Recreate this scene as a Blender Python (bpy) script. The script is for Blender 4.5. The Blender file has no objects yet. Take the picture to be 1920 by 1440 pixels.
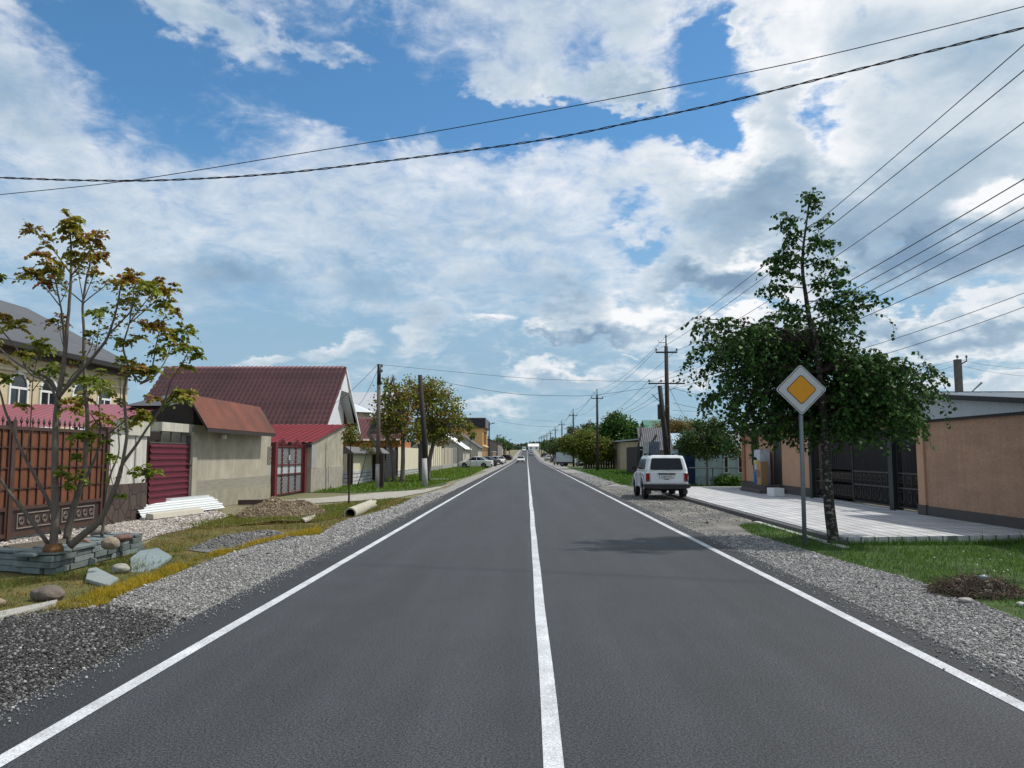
import bpy, bmesh, math, random
import numpy as np
from mathutils import Vector, Matrix, noise as mnoise
R = math.radians
random.seed(7); rng = np.random.default_rng(7)
scene = bpy.context.scene
col = scene.collection

# ------------------------------------------------------------------ camera
CAM_H, FPX, PITCH, YAW = 1.63, 1442.0, R(5.27), R(1.11)
cam_d = bpy.data.cameras.new('camera'); cam = bpy.data.objects.new('camera', cam_d); col.objects.link(cam)
cam.location = (0, 0, CAM_H); cam.rotation_euler = (R(90) + PITCH, 0, YAW)
cam_d.sensor_width = 36; cam_d.lens = 36 * FPX / 1920; cam_d.clip_start = .05; cam_d.clip_end = 9000
scene.camera = cam
scene.render.resolution_x = 1024; scene.render.resolution_y = 768
scene.view_settings.view_transform = 'Standard'; scene.view_settings.look = 'None'
scene.view_settings.exposure = 0.15; scene.view_settings.gamma = 1
RM = Matrix.Rotation(YAW, 3, 'Z') @ Matrix.Rotation(R(90) + PITCH, 3, 'X')
def ray(u, v):
    return (RM @ Vector(((u - 960) / FPX, (720 - v) / FPX, -1))).normalized()
def P(u, v, Y):
    d = ray(u, v); t = Y / d.y
    return Vector((d.x * t, Y, CAM_H + d.z * t))
def G(u, v, z=0.0):
    d = ray(u, v); t = (z - CAM_H) / d.z
    return Vector((d.x * t, d.y * t, z))
def PX(u, v, X):
    d = ray(u, v); t = X / d.x
    return Vector((X, d.y * t, CAM_H + d.z * t))

# ------------------------------------------------------------------ sun
SUN_EL, SUN_AZ = 58, 76            # azimuth from +Y towards +X
sd = Vector((math.sin(R(SUN_AZ)) * math.cos(R(SUN_EL)), math.cos(R(SUN_AZ)) * math.cos(R(SUN_EL)), math.sin(R(SUN_EL))))
sl = bpy.data.lights.new('sun', 'SUN'); sl.energy = 3.6; sl.angle = R(2.0); sl.color = (1, .95, .87)
so = bpy.data.objects.new('sun', sl); so.rotation_euler = sd.to_track_quat('Z', 'Y').to_euler(); col.objects.link(so)

# ------------------------------------------------------------------ sky
W = bpy.data.worlds.new('World'); scene.world = W; W.use_nodes = True
def build_sky():
    nt = W.node_tree; N = nt.nodes; L = nt.links; N.clear()
    def new(t, **k):
        n = N.new(t)
        for a, b in k.items(): setattr(n, a, b)
        return n
    def inp(n, i, v):
        if hasattr(v, 'is_linked') or isinstance(v, bpy.types.NodeSocket): L.new(v, n.inputs[i])
        else: n.inputs[i].default_value = v
    def M(op, a, b=0.0, c=0.0):
        n = new('ShaderNodeMath', operation=op); inp(n, 0, a); inp(n, 1, b); inp(n, 2, c); return n.outputs[0]
    def V(op, a, b=(0, 0, 0)):
        n = new('ShaderNodeVectorMath', operation=op); inp(n, 0, a); inp(n, 1, b)
        return n.outputs['Value'] if op in ('LENGTH', 'DOT_PRODUCT') else n.outputs[0]
    def mr(x, a, b, c, d, smooth=True):
        n = new('ShaderNodeMapRange', interpolation_type='SMOOTHSTEP' if smooth else 'LINEAR'); n.clamp = True
        for i, q in enumerate((x, a, b, c, d)): inp(n, i, q)
        return n.outputs[0]
    def noi(vec, sc, det, rough, colr=False, dist=0.0):
        n = new('ShaderNodeTexNoise'); inp(n, 'Vector', vec); n.inputs['Scale'].default_value = sc
        n.inputs['Detail'].default_value = det; n.inputs['Roughness'].default_value = rough; n.inputs['Distortion'].default_value = dist
        return n.outputs['Color'] if colr else n.outputs[0]
    def mix(f, a, b):
        n = new('ShaderNodeMix', data_type='RGBA'); inp(n, 0, f); inp(n, 6, a); inp(n, 7, b); return n.outputs[2]
    sky = new('ShaderNodeTexSky', sky_type='NISHITA'); sky.sun_disc = False
    sky.sun_elevation = R(SUN_EL); sky.sun_rotation = R(SUN_AZ); sky.air_density = 1.0; sky.dust_density = .6; sky.ozone_density = 2.5; sky.altitude = 700
    tc = new('ShaderNodeTexCoord'); d = tc.outputs['Generated']
    sp = new('ShaderNodeSeparateXYZ'); L.new(d, sp.inputs[0]); x, y, z = sp.outputs
    az = M('ARCTAN2', x, y); el = M('ARCSINE', z)
    # cloud-deck coordinates (a plane overhead seen in perspective)
    zz = M('ADD', M('MAXIMUM', z, 0.0), 0.16)
    cb = new('ShaderNodeCombineXYZ'); inp(cb, 0, M('DIVIDE', x, zz)); inp(cb, 1, M('MULTIPLY', M('DIVIDE', y, zz), 1.0)); pl = cb.outputs[0]
    cq = new('ShaderNodeCombineXYZ'); inp(cq, 0, az); inp(cq, 1, el); q0 = cq.outputs[0]
    cs = new('ShaderNodeCombineXYZ'); inp(cs, 0, az); inp(cs, 1, M('MULTIPLY', el, 1.7)); qs = cs.outputs[0]
    w1 = V('SUBTRACT', noi(qs, 9.0, 4.0, .6, True), (.5, .5, .5))
    w2 = V('SUBTRACT', noi(qs, 34.0, 5.0, .62, True), (.5, .5, .5))
    def scalev(v, s):
        n = new('ShaderNodeVectorMath', operation='SCALE'); inp(n, 0, v); n.inputs['Scale'].default_value = s; return n.outputs[0]
    q = V('ADD', V('ADD', q0, scalev(w1, .115)), scalev(w2, .045))
    qsep = new('ShaderNodeSeparateXYZ'); L.new(q, qsep.inputs[0])
    def blobs(lst, base):
        acc = base
        for (u, v, ru, rv, amp, rot) in lst:
            dd = ray(u, v); a = math.atan2(dd.x, dd.y); e = math.asin(dd.z)
            m = new('ShaderNodeMapping', vector_type='TEXTURE'); cc_ = new('ShaderNodeCombineXYZ'); L.new(qsep.outputs[0], cc_.inputs[0]); L.new(qsep.outputs[1], cc_.inputs[1]); inp(cc_, 2, acc); L.new(cc_.outputs[0], m.inputs['Vector'])
            m.inputs['Location'].default_value = (a, e, 0); m.inputs['Rotation'].default_value = (0, 0, R(-rot))
            k = 1 / 1442 * .93
            m.inputs['Scale'].default_value = (ru * k, rv * k, 1)
            m2 = V('MULTIPLY', m.outputs[0], (1, 1, 0))
            acc = M('ADD', acc, mr(V('LENGTH', m2), 0.0, 1.35, amp, 0.0))
        return acc
    # coverage: (u, v, radius u, radius v, amount, tilt down to the right)
    cover = [
        (300, 200, 260, 130, -.75, 10), (640, 160, 340, 110, -.85, 8), (150, 30, 230, 70, -.7, 0), (560, 10, 130, 60, -.35, 10),
        (860, 235, 330, 55, -.6, 4), (1150, 245, 260, 40, -.75, 0), (1330, 130, 110, 150, -.8, -20), (1310, 230, 120, 50, -.5, -10), (720, 60, 90, 60, -.55, 0),
        (400, 40, 170, 48, 1.0, 24), (560, 85, 110, 24, .7, 22), (650, 105, 70, 18, .55, 20), (20, 15, 60, 30, .5, 0),
        (1000, 50, 110, 50, .15, 30), (830, 90, 60, 120, -.35, -20), (900, 60, 60, 90, -.25, 20), (930, 140, 150, 45, .25, 20), (1090, 110, 40, 90, -.3, 40), (1180, 170, 90, 34, .8, 0), (1180, 40, 90, 50, .3, -30), (1020, 175, 160, 30, .35, 5),
        (60, 180, 130, 100, .45, 20), (1000, 215, 260, 30, -.45, 4), (1290, 30, 60, 16, .3, -20), (1380, 60, 22, 34, .55, 0),
        (1535, 215, 40, 70, -.55, 0), (1505, 110, 30, 24, -.3, 0), (1180, 385, 60, 26, -.5, -10), (1215, 455, 60, 34, -.75, 0), (1450, 250, 70, 120, .3, 0),
        (1590, 540, 60, 40, -.5, 0), (1650, 470, 26, 36, -.5, 0), (1380, 570, 180, 34, -.5, 0), (1700, 560, 150, 34, -.4, 0),
        (560, 610, 250, 60, -.25, 0), (900, 650, 380, 30, -.2, 0), (350, 640, 170, 60, -.2, 0),
        (500, 675, 60, 20, 1.1, 0), (640, 650, 75, 26, .95, -20), (790, 625, 70, 36, .95, -30), (925, 588, 36, 16, 1.2, 0), (1010, 622, 40, 24, 1.0, 0),
        (1035, 700, 115, 32, 1.15, 6), (1190, 600, 115, 50, 1.25, 4), (1080, 595, 90, 55, 1.0, 0), (1390, 606, 70, 36, 1.2, 0), (1175, 662, 14, 8, .6, 0),
        (1850, 605, 180, 46, 1.0, 0), (1650, 615, 140, 40, .85, 0), (900, 765, 110, 18, .7, 0), (1250, 700, 160, 22, .5, 0), (1850, 725, 150, 30, .9, 0), (1330, 520, 130, 60, .35, 0), (1750, 480, 260, 60, .3, 0),
    ]
    shade = [
        (450, 525, 130, 50, .75, 0), (690, 515, 110, 36, .55, 4), (560, 600, 300, 80, .45, 0), (250, 560, 160, 60, .3, 0), (760, 470, 80, 20, .3, 0), (1420, 380, 170, 80, .85, -10), (1340, 525, 110, 50, .85, 0),
        (1620, 420, 160, 80, .6, 10), (1780, 500, 240, 64, .85, 5), (1800, 320, 170, 70, .38, 0), (1850, 110, 200, 80, .38, 0), (1640, 70, 80, 50, .25, 0),
        (1100, 630, 120, 26, .75, 0), (1040, 725, 130, 20, .5, 0), (60, 190, 110, 50, .3, 0), (100, 540, 170, 50, .4, 0), (870, 440, 260, 24, .25, 4), (300, 480, 200, 30, .2, 0),
        (1000, 560, 130, 40, .35, 0), (830, 600, 120, 40, .25, 0), (1750, 620, 260, 30, .4, 0), (930, 520, 240, 30, .2, 0),
        (330, 250, 260, 50, -.3, 0), (1380, 290, 100, 60, -.45, 0), (1500, 60, 80, 70, -.3, 0), (1570, 290, 90, 60, -.35, 0), (1370, 478, 80, 22, -.7, 0),
        (1190, 578, 110, 30, -.8, 0), (500, 665, 60, 18, -.5, 0), (640, 640, 70, 22, -.5, -20), (790, 612, 60, 26, -.45, -20), (925, 583, 40, 16, -.7, 0), (1010, 612, 40, 16, -.5, 0), (1035, 688, 100, 20, -.6, 0), (1390, 598, 60, 26, -.7, 0), (900, 755, 90, 14, -.5, 0), (1860, 375, 80, 30, -.55, 0), (1010, 330, 240, 60, -.25, 0), (1850, 585, 160, 22, -.4, 0),
    ]
    nA = noi(pl, 1.5, 8.0, .60, False, .35)
    nB = noi(qs, 20.0, 7.0, .66, False, .5)
    nC = noi(pl, 5.5, 6.0, .65, False, .8)
    C = blobs(cover, .78)
    C = M('ADD', C, M('MULTIPLY', M('SUBTRACT', nA, .5), .8))
    C = M('ADD', C, M('MULTIPLY', M('SUBTRACT', nB, .5), .9))
    C = M('ADD', C, M('MULTIPLY', M('SUBTRACT', nC, .5), .85))
    C = M('SUBTRACT', C, mr(el, .07, .27, .56, 0.0))
    alpha = mr(C, .12, M('ADD', .12, mr(az, .05, .3, 1.1, .6)), 0.0, 1.0)
    S = blobs(shade, .25)
    S = M('ADD', S, M('MULTIPLY', M('SUBTRACT', nB, .5), -.75))
    S = M('ADD', S, M('MULTIPLY', M('SUBTRACT', noi(qs, 7.5, 7.0, .6, False, .3), .47), .95))
    S = M('ADD', S, M('MULTIPLY', M('SUBTRACT', nC, .5), -.8))
    S = M('ADD', S, mr(C, .45, 1.3, -.12, .42))
    Sh = mr(S, .05, 1.3, 0.0, 1.0, False)
    # clear sky: the Nishita sky, strength folded in, a little deeper blue high up, paler low down
    skyc = new('ShaderNodeMix', data_type='RGBA', blend_type='MULTIPLY'); inp(skyc, 0, 1.0); L.new(sky.outputs[0], skyc.inputs[6]); inp(skyc, 7, SKY_TINT)
    clear = mix(mr(el, .10, .40, .88, 0.0), skyc.outputs[2], LOW_SKY)
    rampn = new('ShaderNodeValToRGB'); inp(rampn, 0, Sh); rp = rampn.color_ramp
    rp.elements[0].position = 0; rp.elements[0].color = (8.6, 8.7, 8.9, 1)
    rp.elements[1].position = 1; rp.elements[1].color = (2.0, 3.0, 4.3, 1)
    e = rp.elements.new(.28); e.color = (6.0, 6.7, 7.35, 1)
    e = rp.elements.new(.6); e.color = (3.6, 4.75, 5.9, 1)
    cl = rampn.outputs[0]
    # far clouds are seen through more air
    cl = mix(mr(el, .0, .2, .35, 0.0), cl, (4.8, 5.9, 6.6, 1))
    out = mix(alpha, clear, cl)
    out = mix(mr(el, -.02, 0.0, 1.0, 0.0), out, (1.2, 1.3, 1.3, 1))
    bg = new('ShaderNodeBackground'); L.new(out, bg.inputs[0]); bg.inputs[1].default_value = .1
    wo = new('ShaderNodeOutputWorld'); L.new(bg.outputs[0], wo.inputs[0])
SKY_TINT = (.74, 1.18, 1.32, 1)
LOW_SKY = (3.0, 4.35, 5.5, 1)
build_sky()
W.cycles.sampling_method = 'MANUAL'; W.cycles.sample_map_resolution = 512

# ------------------------------------------------------------------ helpers
def tag(o, label=None, cat=None, group=None, kind=None):
    if label: o['label'] = label
    if cat: o['category'] = cat
    if group: o['group'] = group
    if kind: o['kind'] = kind
    return o
def empty(name, loc=(0, 0, 0), rz=0.0, label=None, cat=None, group=None):
    o = bpy.data.objects.new(name, None); o.location = loc; o.rotation_euler = (0, 0, rz); o.empty_display_size = .2
    col.objects.link(o); return tag(o, label, cat, group)
def copy_tree(o, parent=None):
    c = o.copy(); col.objects.link(c); c.parent = parent
    for ch in [k for k in bpy.data.objects if k.parent == o and k != c]: copy_tree(ch, c)
    return c
class MB:
    """collects shapes; build() links them as one mesh object"""
    def __init__(s): s.v = []; s.f = []; s.c = []; s.m = []; s.mi = 0
    def add(s, vs, fs, c=None):
        b = len(s.v); s.v += [tuple(p) for p in vs]; s.f += [tuple(i + b for i in f) for f in fs]
        s.c += [c or (1, 1, 1)] * len(vs); s.m += [s.mi] * len(fs); return s
    def box(s, c, sz, rz=0.0, rx=0.0, ry=0.0, cc=None):
        hx, hy, hz = sz[0] / 2, sz[1] / 2, sz[2] / 2
        m = Matrix.Rotation(rz, 3, 'Z') @ Matrix.Rotation(ry, 3, 'Y') @ Matrix.Rotation(rx, 3, 'X'); c = Vector(c)
        vs = [c + m @ Vector((x * hx, y * hy, z * hz)) for x in (-1, 1) for y in (-1, 1) for z in (-1, 1)]
        return s.add(vs, [(0, 1, 3, 2), (4, 6, 7, 5), (0, 4, 5, 1), (2, 3, 7, 6), (0, 2, 6, 4), (1, 5, 7, 3)], cc)
    def bb(s, x0, x1, y0, y1, z0, z1, cc=None):
        return s.box(((x0 + x1) / 2, (y0 + y1) / 2, (z0 + z1) / 2), (abs(x1 - x0), abs(y1 - y0), abs(z1 - z0)), cc=cc)
    def tube(s, pts, rad, n=8, cc=None, cap=True):
        pts = [Vector(p) for p in pts]; k = len(pts)
        if not hasattr(rad, '__len__'): rad = [rad] * k
        vs = []; t0 = (pts[1] - pts[0]).normalized()
        a = t0.orthogonal().normalized()
        for i, p in enumerate(pts):
            t = (pts[min(i + 1, k - 1)] - pts[max(i - 1, 0)])
            t = t.normalized() if t.length > 1e-9 else t0
            a = a - t * a.dot(t); a = a.normalized() if a.length > 1e-6 else t.orthogonal().normalized()
            b = t.cross(a)
            for j in range(n):
                w = 2 * math.pi * j / n; vs.append(p + (a * math.cos(w) + b * math.sin(w)) * rad[i])
        fs = [(i * n + j, i * n + (j + 1) % n, (i + 1) * n + (j + 1) % n, (i + 1) * n + j) for i in range(k - 1) for j in range(n)]
        if cap: fs += [tuple(range(n))[::-1], tuple((k - 1) * n + j for j in range(n))]
        return s.add(vs, fs, cc)
    def cyl(s, p0, p1, r0, r1=None, n=12, cc=None): return s.tube([p0, p1], [r0, r0 if r1 is None else r1], n, cc)
    def prism(s, poly, vec, cc=None):
        k = len(poly); vec = Vector(vec); a = [Vector(p) for p in poly]; vs = a + [p + vec for p in a]
        return s.add(vs, [tuple(range(k))[::-1], tuple(range(k, 2 * k))] + [(i, (i + 1) % k, k + (i + 1) % k, k + i) for i in range(k)], cc)
    def quad(s, a, b, c, d, cc=None): return s.add([a, b, c, d], [(0, 1, 2, 3)], cc)
    def build(s, name, mat, parent=None, smooth=False, bevel=0.0, fixn=True):
        me = bpy.data.meshes.new(name); me.from_pydata(s.v, [], s.f)
        mats = mat if isinstance(mat, (list, tuple)) else [mat]
        for m in mats: me.materials.append(m)
        if len(mats) > 1: me.polygons.foreach_set('material_index', s.m)
        if any(c != (1, 1, 1) for c in s.c):
            at = me.color_attributes.new('Col', 'FLOAT_COLOR', 'POINT')
            at.data.foreach_set('color', np.array([(c[0], c[1], c[2], 1) for c in s.c], dtype=np.float32).ravel())
        if fixn or bevel:
            bm = bmesh.new(); bm.from_mesh(me)
            if bevel:
                bmesh.ops.remove_doubles(bm, verts=bm.verts, dist=1e-4)
                bmesh.ops.recalc_face_normals(bm, faces=bm.faces)
                es = [e for e in bm.edges if len(e.link_faces) == 2 and e.calc_face_angle(0) > .5]
                bmesh.ops.bevel(bm, geom=es, offset=bevel, segments=2, affect='EDGES', clamp_overlap=True)
            else: bmesh.ops.recalc_face_normals(bm, faces=bm.faces)
            bm.to_mesh(me); bm.free()
        if smooth: me.polygons.foreach_set('use_smooth', [True] * len(me.polygons))
        o = bpy.data.objects.new(name, me); col.objects.link(o)
        if parent: o.parent = parent
        me.update(); return o
def np_mesh(name, verts, faces, mat, cols=None, parent=None, smooth=False):
    """verts (n,3); faces (m,k) all the same k"""
    me = bpy.data.meshes.new(name); n = len(verts); m, k = faces.shape
    me.vertices.add(n); me.vertices.foreach_set('co', verts.astype(np.float32).ravel())
    me.loops.add(m * k); me.loops.foreach_set('vertex_index', faces.astype(np.int32).ravel())
    me.polygons.add(m); me.polygons.foreach_set('loop_start', np.arange(0, m * k, k, dtype=np.int32)); me.polygons.foreach_set('loop_total', np.full(m, k, dtype=np.int32))
    if smooth: me.polygons.foreach_set('use_smooth', np.ones(m, dtype=bool))
    me.update(calc_edges=True); me.materials.append(mat)
    if cols is not None:
        at = me.color_attributes.new('Col', 'FLOAT_COLOR', 'POINT')
        c4 = np.ones((n, 4), dtype=np.float32); c4[:, :3] = cols; at.data.foreach_set('color', c4.ravel())
    o = bpy.data.objects.new(name, me); col.objects.link(o)
    if parent: o.parent = parent
    return o
def rot_batch(ax, ay, az):
    cx, sx, cy, sy, cz, sz = np.cos(ax), np.sin(ax), np.cos(ay), np.sin(ay), np.cos(az), np.sin(az)
    m = np.empty((len(ax), 3, 3))
    m[:, 0, 0] = cz * cy; m[:, 0, 1] = cz * sy * sx - sz * cx; m[:, 0, 2] = cz * sy * cx + sz * sx
    m[:, 1, 0] = sz * cy; m[:, 1, 1] = sz * sy * sx + cz * cx; m[:, 1, 2] = sz * sy * cx - cz * sx
    m[:, 2, 0] = -sy; m[:, 2, 1] = cy * sx; m[:, 2, 2] = cy * cx
    return m
def scatter(name, bv, bf, pos, rots, scl, cols, mat, parent=None, smooth=False):
    """copies of a base shape at many places as one mesh"""
    n = len(pos); nv = len(bv); bv = np.asarray(bv, float); bf = np.asarray(bf, int)
    if np.ndim(scl) == 1: scl = scl[:, None] * np.ones(3)
    v = np.einsum('nij,nkj->nki', rots, bv[None] * scl[:, None, :]) + pos[:, None, :]
    f = bf[None] + (np.arange(n) * nv)[:, None, None]
    return np_mesh(name, v.reshape(-1, 3), f.reshape(-1, bf.shape[1]), mat, np.repeat(cols, nv, axis=0), parent, smooth)
def in_poly(pts, poly):
    x, y = pts[:, 0], pts[:, 1]; ins = np.zeros(len(pts), bool); k = len(poly)
    for i in range(k):
        x0, y0 = poly[i][:2]; x1, y1 = poly[(i + 1) % k][:2]
        c = ((y0 > y) != (y1 > y)) & (x < (x1 - x0) * (y - y0) / ((y1 - y0) if y1 != y0 else 1e-9) + x0); ins ^= c
    return ins
def sample_poly(poly, n):
    a = np.array([p[:2] for p in poly]); lo, hi = a.min(0), a.max(0); out = []; got = 0
    while got < n:
        q = rng.uniform(lo, hi, (n * 2, 2)); q = q[in_poly(q, poly)]; out.append(q); got += len(q)
        if len(q) == 0: break
    return np.concatenate(out)[:n]
def area(poly):
    k = len(poly); return abs(sum(poly[i][0] * poly[(i + 1) % k][1] - poly[(i + 1) % k][0] * poly[i][1] for i in range(k))) / 2
def zprof(y):
    """height of the ground along the road: flat, then a slow rise"""
    y = np.asarray(y, float); t = np.clip((y - 150) / 450, 0, 1); return 6.0 * t * t * (3 - 2 * t) * .9
def ragged(poly, step, amp, seed=0, fine=True):
    out = []; k = len(poly)
    for i in range(k):
        a = Vector((poly[i][0], poly[i][1], 0)); b = Vector((poly[(i + 1) % k][0], poly[(i + 1) % k][1], 0)); L = (b - a).length
        n = max(1, int(L / step)); nr = (b - a).normalized(); nr = Vector((-nr.y, nr.x, 0))
        for j in range(n):
            p = a.lerp(b, j / n); w = mnoise.noise(Vector((p.x * .9, p.y * .9, seed))) + .6 * mnoise.noise(Vector((p.x * 3.3, p.y * 3.3, seed + 5)))
            out.append(p + nr * w * amp)
    return out
def sheet(name, poly, z, mat, step=.25, amp=.12, seed=0, kind='structure'):
    pts = ragged(poly, step, amp, seed) if amp else [Vector((p[0], p[1], 0)) for p in poly]
    bm = bmesh.new(); vs = [bm.verts.new((p.x, p.y, z + float(zprof(p.y)))) for p in pts]; f = bm.faces.new(vs)
    if f.normal.z < 0 or sum(pts[i].x * pts[(i + 1) % len(pts)].y - pts[(i + 1) % len(pts)].x * pts[i].y for i in range(len(pts))) < 0: f.normal_flip()
    bmesh.ops.triangulate(bm, faces=bm.faces); me = bpy.data.meshes.new(name); bm.to_mesh(me); bm.free(); me.materials.append(mat)
    o = bpy.data.objects.new(name, me); col.objects.link(o); tag(o, kind=kind); return o
def strip(name, xl, xr, ys, z, mat, kind='structure'):
    """long strip along the road, xl/xr numbers or functions of y"""
    fl = xl if callable(xl) else (lambda y: xl); fr = xr if callable(xr) else (lambda y: xr)
    vs = []; fs = []
    for i, y in enumerate(ys):
        zz = z + float(zprof(y)); vs += [(fl(y), y, zz), (fr(y), y, zz)]
        if i: fs.append((2 * i - 2, 2 * i - 1, 2 * i + 1, 2 * i))
    me = bpy.data.meshes.new(name); me.from_pydata(vs, [], fs); me.materials.append(mat); o = bpy.data.objects.new(name, me); col.objects.link(o)
    return tag(o, kind=kind)

# ------------------------------------------------------------------ materials
def material(name, base, rough=.8, var=.25, vscale=3.0, fine=0.0, fscale=60.0, bump=0.0, bscale=40.0, metal=0.0, spec=.4, base2=None,
             attr=False, trans=0.0, stretch=(1, 1, 1), streak=0.0, coat=0.0):
    m = bpy.data.materials.new(name); m.use_nodes = True; nt = m.node_tree; N = nt.nodes; L = nt.links
    b = N['Principled BSDF']; b.inputs['Roughness'].default_value = rough; b.inputs['Metallic'].default_value = metal
    b.inputs['Specular IOR Level'].default_value = spec; b.inputs['Coat Weight'].default_value = coat
    tc = N.new('ShaderNodeTexCoord'); mp = N.new('ShaderNodeMapping'); mp.inputs['Scale'].default_value = stretch
    L.new(tc.outputs['Object'], mp.inputs[0]); vec = mp.outputs[0]
    def noi(sc, det=5, ro=.6, v=vec):
        n = N.new('ShaderNodeTexNoise'); L.new(v, n.inputs['Vector']); n.inputs['Scale'].default_value = sc; n.inputs['Detail'].default_value = det; n.inputs['Roughness'].default_value = ro; return n.outputs[0]
    def mr(x, a, bq, c, d):
        n = N.new('ShaderNodeMapRange'); L.new(x, n.inputs[0]); n.inputs[1].default_value = a; n.inputs[2].default_value = bq; n.inputs[3].default_value = c; n.inputs[4].default_value = d; return n.outputs[0]
    def mul(a, f):
        n = N.new('ShaderNodeMix'); n.data_type = 'RGBA'; n.blend_type = 'MULTIPLY'; n.inputs[0].default_value = 1; L.new(a, n.inputs[6]); L.new(f, n.inputs[7]); return n.outputs[2]
    rgb = N.new('ShaderNodeRGB'); rgb.outputs[0].default_value = (*base, 1); c = rgb.outputs[0]
    if base2:
        n = N.new('ShaderNodeMix'); n.data_type = 'RGBA'; L.new(mr(noi(vscale), .4, .6, 0, 1), n.inputs[0]); n.inputs[6].default_value = (*base, 1); n.inputs[7].default_value = (*base2, 1); c = n.outputs[2]
    if var: c = mul(c, mr(noi(vscale * 1.7, 6, .65), .25, .75, 1 - var, 1 + var))
    if fine: c = mul(c, mr(noi(fscale, 3, .7), .3, .7, 1 - fine, 1 + fine))
    if streak:
        m2 = N.new('ShaderNodeMapping'); m2.inputs['Scale'].default_value = (7, 7, .6); L.new(tc.outputs['Object'], m2.inputs[0])
        c = mul(c, mr(noi(1.0, 6, .7, m2.outputs[0]), .35, .6, 1 - streak, 1))
    if attr:
        a = N.new('ShaderNodeAttribute'); a.attribute_name = 'Col'; c = mul(c, a.outputs[0])
    L.new(c, b.inputs['Base Color'])
    if bump:
        bn = N.new('ShaderNodeBump'); bn.inputs['Strength'].default_value = bump; bn.inputs['Distance'].default_value = .02; L.new(noi(bscale, 5, .65), bn.inputs['Height']); L.new(bn.outputs[0], b.inputs['Normal'])
    if trans:
        t = N.new('ShaderNodeBsdfTranslucent'); L.new(c, t.inputs[0]); mx = N.new('ShaderNodeMixShader'); mx.inputs[0].default_value = trans
        L.new(b.outputs[0], mx.inputs[1]); L.new(t.outputs[0], mx.inputs[2]); L.new(mx.outputs[0], N['Material Output'].inputs[0])
    return m
MT = {}
def mt(k, *a, **kw):
    if k not in MT: MT[k] = material(k, *a, **kw)
    return MT[k]
def asphalt_mat():
    m = material('asphalt', (.0235, .0250, .0285), .72, .12, .5, 0, 60, .55, 110, spec=.45); nt = m.node_tree; N = nt.nodes; L = nt.links; b = N['Principled BSDF']
    src = b.inputs['Base Color'].links[0].from_socket; tc = [n for n in N if n.type == 'TEX_COORD'][0]
    def noi(sc, st=(1, 1, 1), det=4, ro=.7):
        mp = N.new('ShaderNodeMapping'); mp.inputs['Scale'].default_value = st; L.new(tc.outputs['Object'], mp.inputs[0])
        n = N.new('ShaderNodeTexNoise'); L.new(mp.outputs[0], n.inputs['Vector']); n.inputs['Scale'].default_value = sc; n.inputs['Detail'].default_value = det; n.inputs['Roughness'].default_value = ro; return n.outputs[0]
    def mr(x, a, bq, c, d):
        n = N.new('ShaderNodeMapRange'); L.new(x, n.inputs[0])
        for i, q in enumerate((a, bq, c, d)): n.inputs[i + 1].default_value = q
        return n.outputs[0]
    def mul(a, f):
        n = N.new('ShaderNodeMix'); n.data_type = 'RGBA'; n.blend_type = 'MULTIPLY'; n.inputs[0].default_value = 1; L.new(a, n.inputs[6]); L.new(f, n.inputs[7]); return n.outputs[2]
    c = mul(src, mr(noi(60), .40, .60, .22, 1.9)); c = mul(c, mr(noi(120, det=1), .52, .70, 1, 2.4)); c = mul(c, mr(noi(.7, (2.4, .16, 1)), .3, .7, .86, 1.18))
    c = mul(c, mr(noi(3.2, (1, .5, 1), 6, .7), .38, .66, .95, 1.06)); c = mul(c, mr(noi(1.1, (1.6, .05, 1), 3, .5), .42, .62, .95, 1.12))
    # the outer strip beyond each painted line is laid darker
    sx = N.new('ShaderNodeSeparateXYZ'); L.new(tc.outputs['Object'], sx.inputs[0]); ab = N.new('ShaderNodeMath'); ab.operation = 'ABSOLUTE'
    sb = N.new('ShaderNodeMath'); sb.operation = 'SUBTRACT'; L.new(sx.outputs[0], sb.inputs[0]); sb.inputs[1].default_value = .2; L.new(sb.outputs[0], ab.inputs[0])
    c = mul(c, mr(ab.outputs[0], 3.03, 3.10, 1.0, .66))
    L.new(c, b.inputs['Base Color']); return m
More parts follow.
